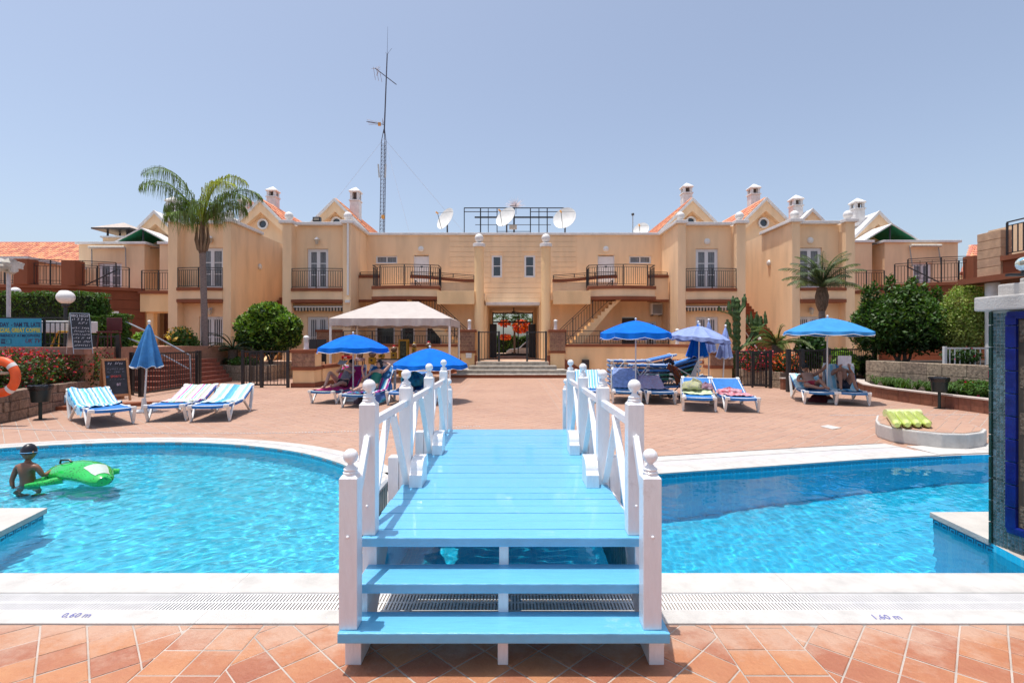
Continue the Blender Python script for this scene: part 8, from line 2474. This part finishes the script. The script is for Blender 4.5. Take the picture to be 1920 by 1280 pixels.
MB().tube([(-5.30, 6.28, wz + .185), (-5.29, 6.28, wz + .225), (-5.18, 6.27, wz + .232), (-5.15, 6.27, wz + .205)], .012, 8).build('handle', mat('dark_handle', (.02, .03, .03), .4), cro, local=True, smooth=True)
rows2 = []
for i in (5, 6, 7, 8):
    rows2.append([rows[i][k] + Vector((0, 0, .003)) + (rows[i][k] - Vector((spine[i][0], spine[i][1], wz + spine[i][2]))) * .02 for k in range(3, 9)])
MB().strip(rows2).build('printed_label', mat('white_printed_label', (.62, .64, .60), .3, var=.4, scale=60, col2=(.35, .50, .42)), cro, local=True, smooth=True)
MB().tube([rows[-1][k] * .5 + rows[-2][k] * .5 + Vector((0, 0, .0)) for k in (20, 22, 0, 2)], .006, 6).build('mouth_line', mat('black_print', (.01, .03, .01), .4), cro, local=True)

def lying(label, L_, ang, skinm, J_, E_, clothes, headspec, book=None):
    p = thing('person', label, 'person', (0, 0, 0)); p.location = L_.location; p.rotation_euler = L_.rotation_euler; WL[p.name] = Vector((0, 0, 0))
    skin('body', J_, E_, skinm, p)
    for nm, Jc, Ec, mc in clothes: skin(nm, Jc, Ec, mc, p)
    hc, up, fw, hm, hair = headspec
    hd, M_ = head(p, hc, up, fw, .098, skinm, hm, hair)
    return p, hd, M_
def recline(ang, seat=.95, knee=.0, kz=.0, off=0):
    "torso joints up the raised back; hips at y = seat"
    c, s = math.cos(ang), math.sin(ang); h = Vector((off, HINGE - .06, SEATZ + .10))
    tor = lambda t: Vector((off, HINGE - .02 + t * c - .10 * s, SEATZ + .03 + t * s + .10 * c))
    return h, tor, c, s
# P1: reading, left knee raised
h, tor, c, s = recline(.80)
J = {'pel': (h, (.135, .10)), 'abd': (tor(.20), (.125, .095)), 'ch': (tor(.38), (.145, .105)), 'sh': (tor(.50), (.10, .08)), 'nk': (tor(.60), .05),
     'lhp': (h + V3(-.09, -.05, .0), .085), 'lk': (V3(-.16, .68, .78), .058), 'la': (V3(-.14, .40, .42), .036), 'lf': (V3(-.14, .24, .385), .030),
     'rhp': (h + V3(.09, -.05, -.01), .085), 'rk': (V3(.16, .70, .50), .058), 'ra': (V3(.10, .35, .41), .036), 'rf': (V3(.10, .25, .49), .030),
     'ls': (tor(.47) + V3(-.17, 0, 0), .052), 'le': (tor(.30) + V3(-.22, -.16, .10), .038), 'lw': (tor(.45) + V3(-.06, -.32, .10), .026),
     'rs': (tor(.47) + V3(.17, 0, 0), .052), 're': (tor(.30) + V3(.22, -.16, .10), .038), 'rw': (tor(.45) + V3(.09, -.32, .10), .026)}
E_ = [('pel', 'abd'), ('abd', 'ch'), ('ch', 'sh'), ('sh', 'nk'), ('pel', 'lhp'), ('lhp', 'lk'), ('lk', 'la'), ('la', 'lf'), ('pel', 'rhp'), ('rhp', 'rk'), ('rk', 'ra'), ('ra', 'rf'), ('sh', 'ls'), ('ls', 'le'), ('le', 'lw'), ('sh', 'rs'), ('rs', 're'), ('re', 'rw')]
hand(J, E_, 'lw', (.4, -.3, .9), (1, 0, .2), .9, .6, 'L'); hand(J, E_, 'rw', (-.4, -.3, .9), (-1, 0, .2), .9, .6, 'R')
TOPM = mat('grey_patterned_top', (.16, .15, .18), .8, var=.5, scale=30, col2=(.35, .33, .36))
cl = [('top', {'a': (tor(.06), (.145, .112)), 'b': (tor(.20), (.14, .108)), 'c': (tor(.38), (.155, .115)), 'd': (tor(.47), (.12, .09))}, [('a', 'b'), ('b', 'c'), ('c', 'd')], TOPM),
      ('shorts', {'a': (tor(.02), (.145, .112)), 'b': (h, (.148, .112)), 'c': (h + V3(-.09, -.08, .04), .098), 'd': (h + V3(-.12, -.20, .17), .085), 'e': (h + V3(.09, -.08, .02), .098), 'f': (h + V3(.12, -.20, .06), .085)}, [('a', 'b'), ('b', 'c'), ('c', 'd'), ('b', 'e'), ('e', 'f')], mat('black_shorts', (.015, .014, .016), .7))]
p1, hd, M_ = lying('sunbather reading with one knee raised on the magenta towel', P1, .80, SK_L, J, E_, cl, (tor(.72) + V3(0, -.03, .03), V3(0, c * .5, 1), V3(0, -1, .1), HAIRD, 'long'))
bk = thing('book', 'pale open book held by the reading sunbather at the left', 'book', (0, 0, 0)); bk.location = P1.location; bk.rotation_euler = P1.rotation_euler; WL[bk.name] = Vector((0, 0, 0))
bc_ = tor(.52) + V3(.01, -.36, .20)
for sgn in (-1, 1): MB().beam(bc_, bc_ + V3(sgn * .12, -.03, .03), .17, .012, up=(0, -.6, .8)).build('page_block', mat('cream_paper', (.62, .58, .50), .8, var=.15, scale=30), bk, local=True)
# P2: woman in a green swimsuit, arm behind head
h, tor, c, s = recline(.85)
J = {'pel': (h, (.14, .105)), 'abd': (tor(.20), (.115, .09)), 'ch': (tor(.38), (.14, .105)), 'sh': (tor(.50), (.10, .08)), 'nk': (tor(.59), .045),
     'lhp': (h + V3(-.09, -.05, -.01), .088), 'lk': (V3(-.14, .62, .43), .058), 'la': (V3(-.12, .20, .39), .036), 'lf': (V3(-.14, .14, .48), .030),
     'rhp': (h + V3(.09, -.05, -.01), .088), 'rk': (V3(.12, .64, .45), .058), 'ra': (V3(.06, .22, .40), .036), 'rf': (V3(.05, .15, .49), .030),
     'ls': (tor(.47) + V3(-.16, 0, 0), .048), 'le': (tor(.25) + V3(-.28, -.10, .02), .036), 'lw': (tor(.30) + V3(-.30, -.20, .22), .025),
     'rs': (tor(.49) + V3(.16, 0, 0), .048), 're': (tor(.70) + V3(.30, -.04, .02), .036), 'rw': (tor(.80) + V3(.10, .02, .0), .025)}
hand(J, E2 := [e for e in E_ if not e[0].startswith(('L', 'R')) and not e[1].startswith(('L', 'R'))], 'lw', (.3, -.3, .9), (1, 0, 0), .85, .6, 'L'); hand(J, E2, 'rw', (-1, .1, .1), (0, 0, 1), .85, .5, 'R')
GS = mat('green_swimsuit', (.01, .16, .11), .6, var=.1)
cl = [('swimsuit', {'a0': (h + V3(0, -.10, -.02), (.15, .11)), 'a': (h + V3(0, -.03, -.01), (.170, .130)), 'b': (tor(.06), (.158, .125)), 'c': (tor(.20), (.134, .108)), 'd': (tor(.38), (.150, .118)), 'e': (tor(.44), (.13, .10))}, [('a0', 'a'), ('a', 'b'), ('b', 'c'), ('c', 'd'), ('d', 'e')], GS)]
p2, hd, M_ = lying('sunbather in a green swimsuit with one arm behind the head', P2, .85, SK_L, J, E2, cl, (tor(.72) + V3(-.02, -.02, .02), V3(0, c, s), V3(-.2, -s, c), HAIRD, 'long'))
MB().tube([M_(-.62, .80, .14), M_(-.2, 1.0, .14), M_(.2, 1.0, .14), M_(.62, .80, .14)], .014, 6).build('sunglasses', BLACK, hd, local=True)
# R1: man with a black cap and red shorts, arm out to the pole
h, tor, c, s = recline(.42)
J = {'pel': (h + V3(0, -.08, 0), (.145, .105)), 'abd': (tor(.16), (.135, .10)), 'ch': (tor(.36), (.165, .12)), 'sh': (tor(.50), (.12, .09)), 'nk': (tor(.60), .058),
     'lhp': (h + V3(-.10, -.14, 0), .092), 'lk': (V3(-.20, .62, .44), .062), 'la': (V3(.05, .30, .40), .038), 'lf': (V3(.16, .26, .42), .032),
     'rhp': (h + V3(.10, -.14, 0), .092), 'rk': (V3(.12, .58, .58), .062), 'ra': (V3(.16, .22, .42), .038), 'rf': (V3(.20, .10, .42), .032),
     'ls': (tor(.47) + V3(-.19, 0, -.02), .056), 'le': (tor(.22) + V3(-.27, -.04, -.02), .042), 'lw': (tor(.0) + V3(-.20, -.10, .08), .029),
     'rs': (tor(.47) + V3(.19, 0, .02), .056), 're': (tor(.42) + V3(.40, -.06, .22), .042), 'rw': (tor(.50) + V3(.56, -.08, .42), .029)}
E3 = list(E2); E3 = [e for e in E3 if not (e[0][0] in 'LR' or e[1][0] in 'LR')]
hand(J, E3, 'lw', (.5, -.8, 0), (1, .5, 0), 1.0, .6, 'L'); hand(J, E3, 'rw', (.2, 0, 1), (-1, 0, .2), 1.0, .8, 'R')
cl = [('shorts', {'a': (tor(.02), (.150, .115)), 'b': (h + V3(0, -.08, 0), (.158, .118)), 'c': (h + V3(-.10, -.16, .01), .105), 'd': (V3(-.16, .78, .44), .092), 'e': (h + V3(.10, -.16, .01), .105), 'f': (V3(.12, .76, .52), .092)}, [('a', 'b'), ('b', 'c'), ('c', 'd'), ('b', 'e'), ('e', 'f')], mat('red_shorts', (.36, .008, .03), .7, var=.2))]
p3, hd, M_ = lying('man in red shorts and black cap lying under the light blue umbrella', R1, .42, SK_T, J, E3, cl, (tor(.72) + V3(0, -.02, .10), V3(0, .10, 1), V3(.3, -1, -.1), HAIRD, 'short'))
rows = []
for i in range(8):
    t = PI * .5 * i / 7; rows.append([M_(.94 * math.sin(t) * math.cos(2 * PI * k / 20), 1.10 * math.sin(t) * math.sin(2 * PI * k / 20), .22 + math.cos(t) * 1.12) for k in range(21)])
cpm = MB().strip(rows); cpm.add([M_(-.6, .85, .25), M_(.6, .85, .25), M_(.45, 1.75, .12), M_(-.45, 1.75, .12), M_(-.6, .85, .18), M_(.6, .85, .18), M_(.45, 1.75, .05), M_(-.45, 1.75, .05)], [(0, 1, 2, 3), (4, 5, 6, 7), (2, 3, 7, 6), (1, 2, 6, 5), (0, 3, 7, 4)])
cpm.build('cap', mat('black_cap_cloth', (.010, .010, .012), .8), p3, local=True, smooth=True)
# R2: reader with bent knees and white pages
h, tor, c, s = recline(.90)
J = {'pel': (h, (.14, .10)), 'abd': (tor(.18), (.125, .095)), 'ch': (tor(.36), (.15, .11)), 'sh': (tor(.50), (.11, .085)), 'nk': (tor(.60), .05),
     'lhp': (h + V3(-.09, -.05, 0), .085), 'lk': (V3(-.16, .72, .80), .058), 'la': (V3(-.20, .42, .42), .036), 'lf': (V3(-.22, .28, .385), .030),
     'rhp': (h + V3(.09, -.05, 0), .085), 'rk': (V3(.10, .68, .78), .058), 'ra': (V3(.12, .36, .42), .036), 'rf': (V3(.13, .22, .385), .030),
     'ls': (tor(.47) + V3(-.17, 0, 0), .052), 'le': (tor(.28) + V3(-.26, -.14, .06), .038), 'lw': (tor(.36) + V3(-.12, -.34, .16), .026),
     'rs': (tor(.47) + V3(.17, 0, 0), .052), 're': (tor(.28) + V3(.24, -.14, .06), .038), 'rw': (tor(.36) + V3(.12, -.34, .16), .026)}
hand(J, E4 := [e for e in E3 if not (e[0][0] in 'LR' or e[1][0] in 'LR')], 'lw', (.2, -.3, .9), (1, 0, .2), .9, .6, 'L'); hand(J, E4, 'rw', (-.2, -.3, .9), (-1, 0, .2), .9, .6, 'R')
cl = [('shorts', {'a': (tor(.02), (.148, .112)), 'b': (h, (.15, .112)), 'c': (h + V3(-.09, -.1, .06), .098), 'd': (h + V3(-.12, -.22, .20), .085), 'e': (h + V3(.09, -.1, .06), .098), 'f': (h + V3(.10, -.22, .20), .085)}, [('a', 'b'), ('b', 'c'), ('c', 'd'), ('b', 'e'), ('e', 'f')], mat('dark_swim_shorts', (.03, .025, .04), .7))]
p4, hd, M_ = lying('reader with bent knees holding up white pages under the light blue umbrella', R2, .90, SK_T, J, E4, cl, (tor(.73) + V3(0, -.03, .02), V3(0, c * .5, 1), V3(0, -1, .1), HAIRB, 'short'))
bk = thing('magazine', 'white pages held up by the reader under the light blue umbrella', 'magazine', (0, 0, 0)); bk.location = R2.location; bk.rotation_euler = R2.rotation_euler; WL[bk.name] = Vector((0, 0, 0))
bc_ = tor(.46) + V3(0, -.42, .30)
for sgn in (-1, 1): MB().beam(bc_, bc_ + V3(sgn * .155, .03, 0), .008, .27, up=(0, 0, 1)).build('page', mat('white_paper', (.72, .72, .78), .8), bk, local=True)

for (lab, px_, py_, Y_) in (('small round lamp on the side wall left of the inner left wing', 487, 500, 29.5), ('small round lamp on the side wall right of the inner right wing', 1442, 493, 28.0)):
    lx = -13.84 if px_ < 960 else 13.79; Yq = abs(lx) * F / abs(px_ - 960); sg = 1 if lx < 0 else -1
    wl_ = thing('wall_lamp', lab, 'lamp', (lx, Yq, zat(py_, Yq)))
    rows = [[Vector((lx + sg * d, Yq + r_ * math.cos(2 * PI * k / 16), zat(py_, Yq) + r_ * math.sin(2 * PI * k / 16))) for k in range(17)] for r_, d in ((.16, 0), (.16, .03), (.12, .08), (.001, .10))]
    MB().strip(rows).build('glass', PVC, wl_, smooth=True)
sg_ = thing('sign_plate', 'small white number plate on the russet wall at the left', 'sign', (-18.9, 26, 3)); tq = R(-60)
sx_, sy_ = -24.0 + 8.02 * math.cos(R(-57)), 32.5 + 8.02 * math.sin(R(-57))
MB().beam((sx_ - .17, sy_ - .10, 3.03), (sx_ + .17, sy_ + .10, 3.03), .02, .12, up=(0, 0, 1)).build('plate', PVC, sg_)
ps = thing('sign_plate', 'faded red sign fixed to the rough stone wall behind the right bin', 'sign', (11.9, 12.3, .8))
MB().beam((11.62, 12.75, .80), (11.70, 12.15, .80), .02, .17, up=(0, 0, 1)).build('plate', mat('faded_red_sign', (.40, .07, .10), .7), ps)

# clear parts must let caustics on to what stands in the water
for o in bpy.data.objects:
    if o.type == 'MESH' and o.parent in (boy, cro): o.cycles.is_caustics_receiver = True
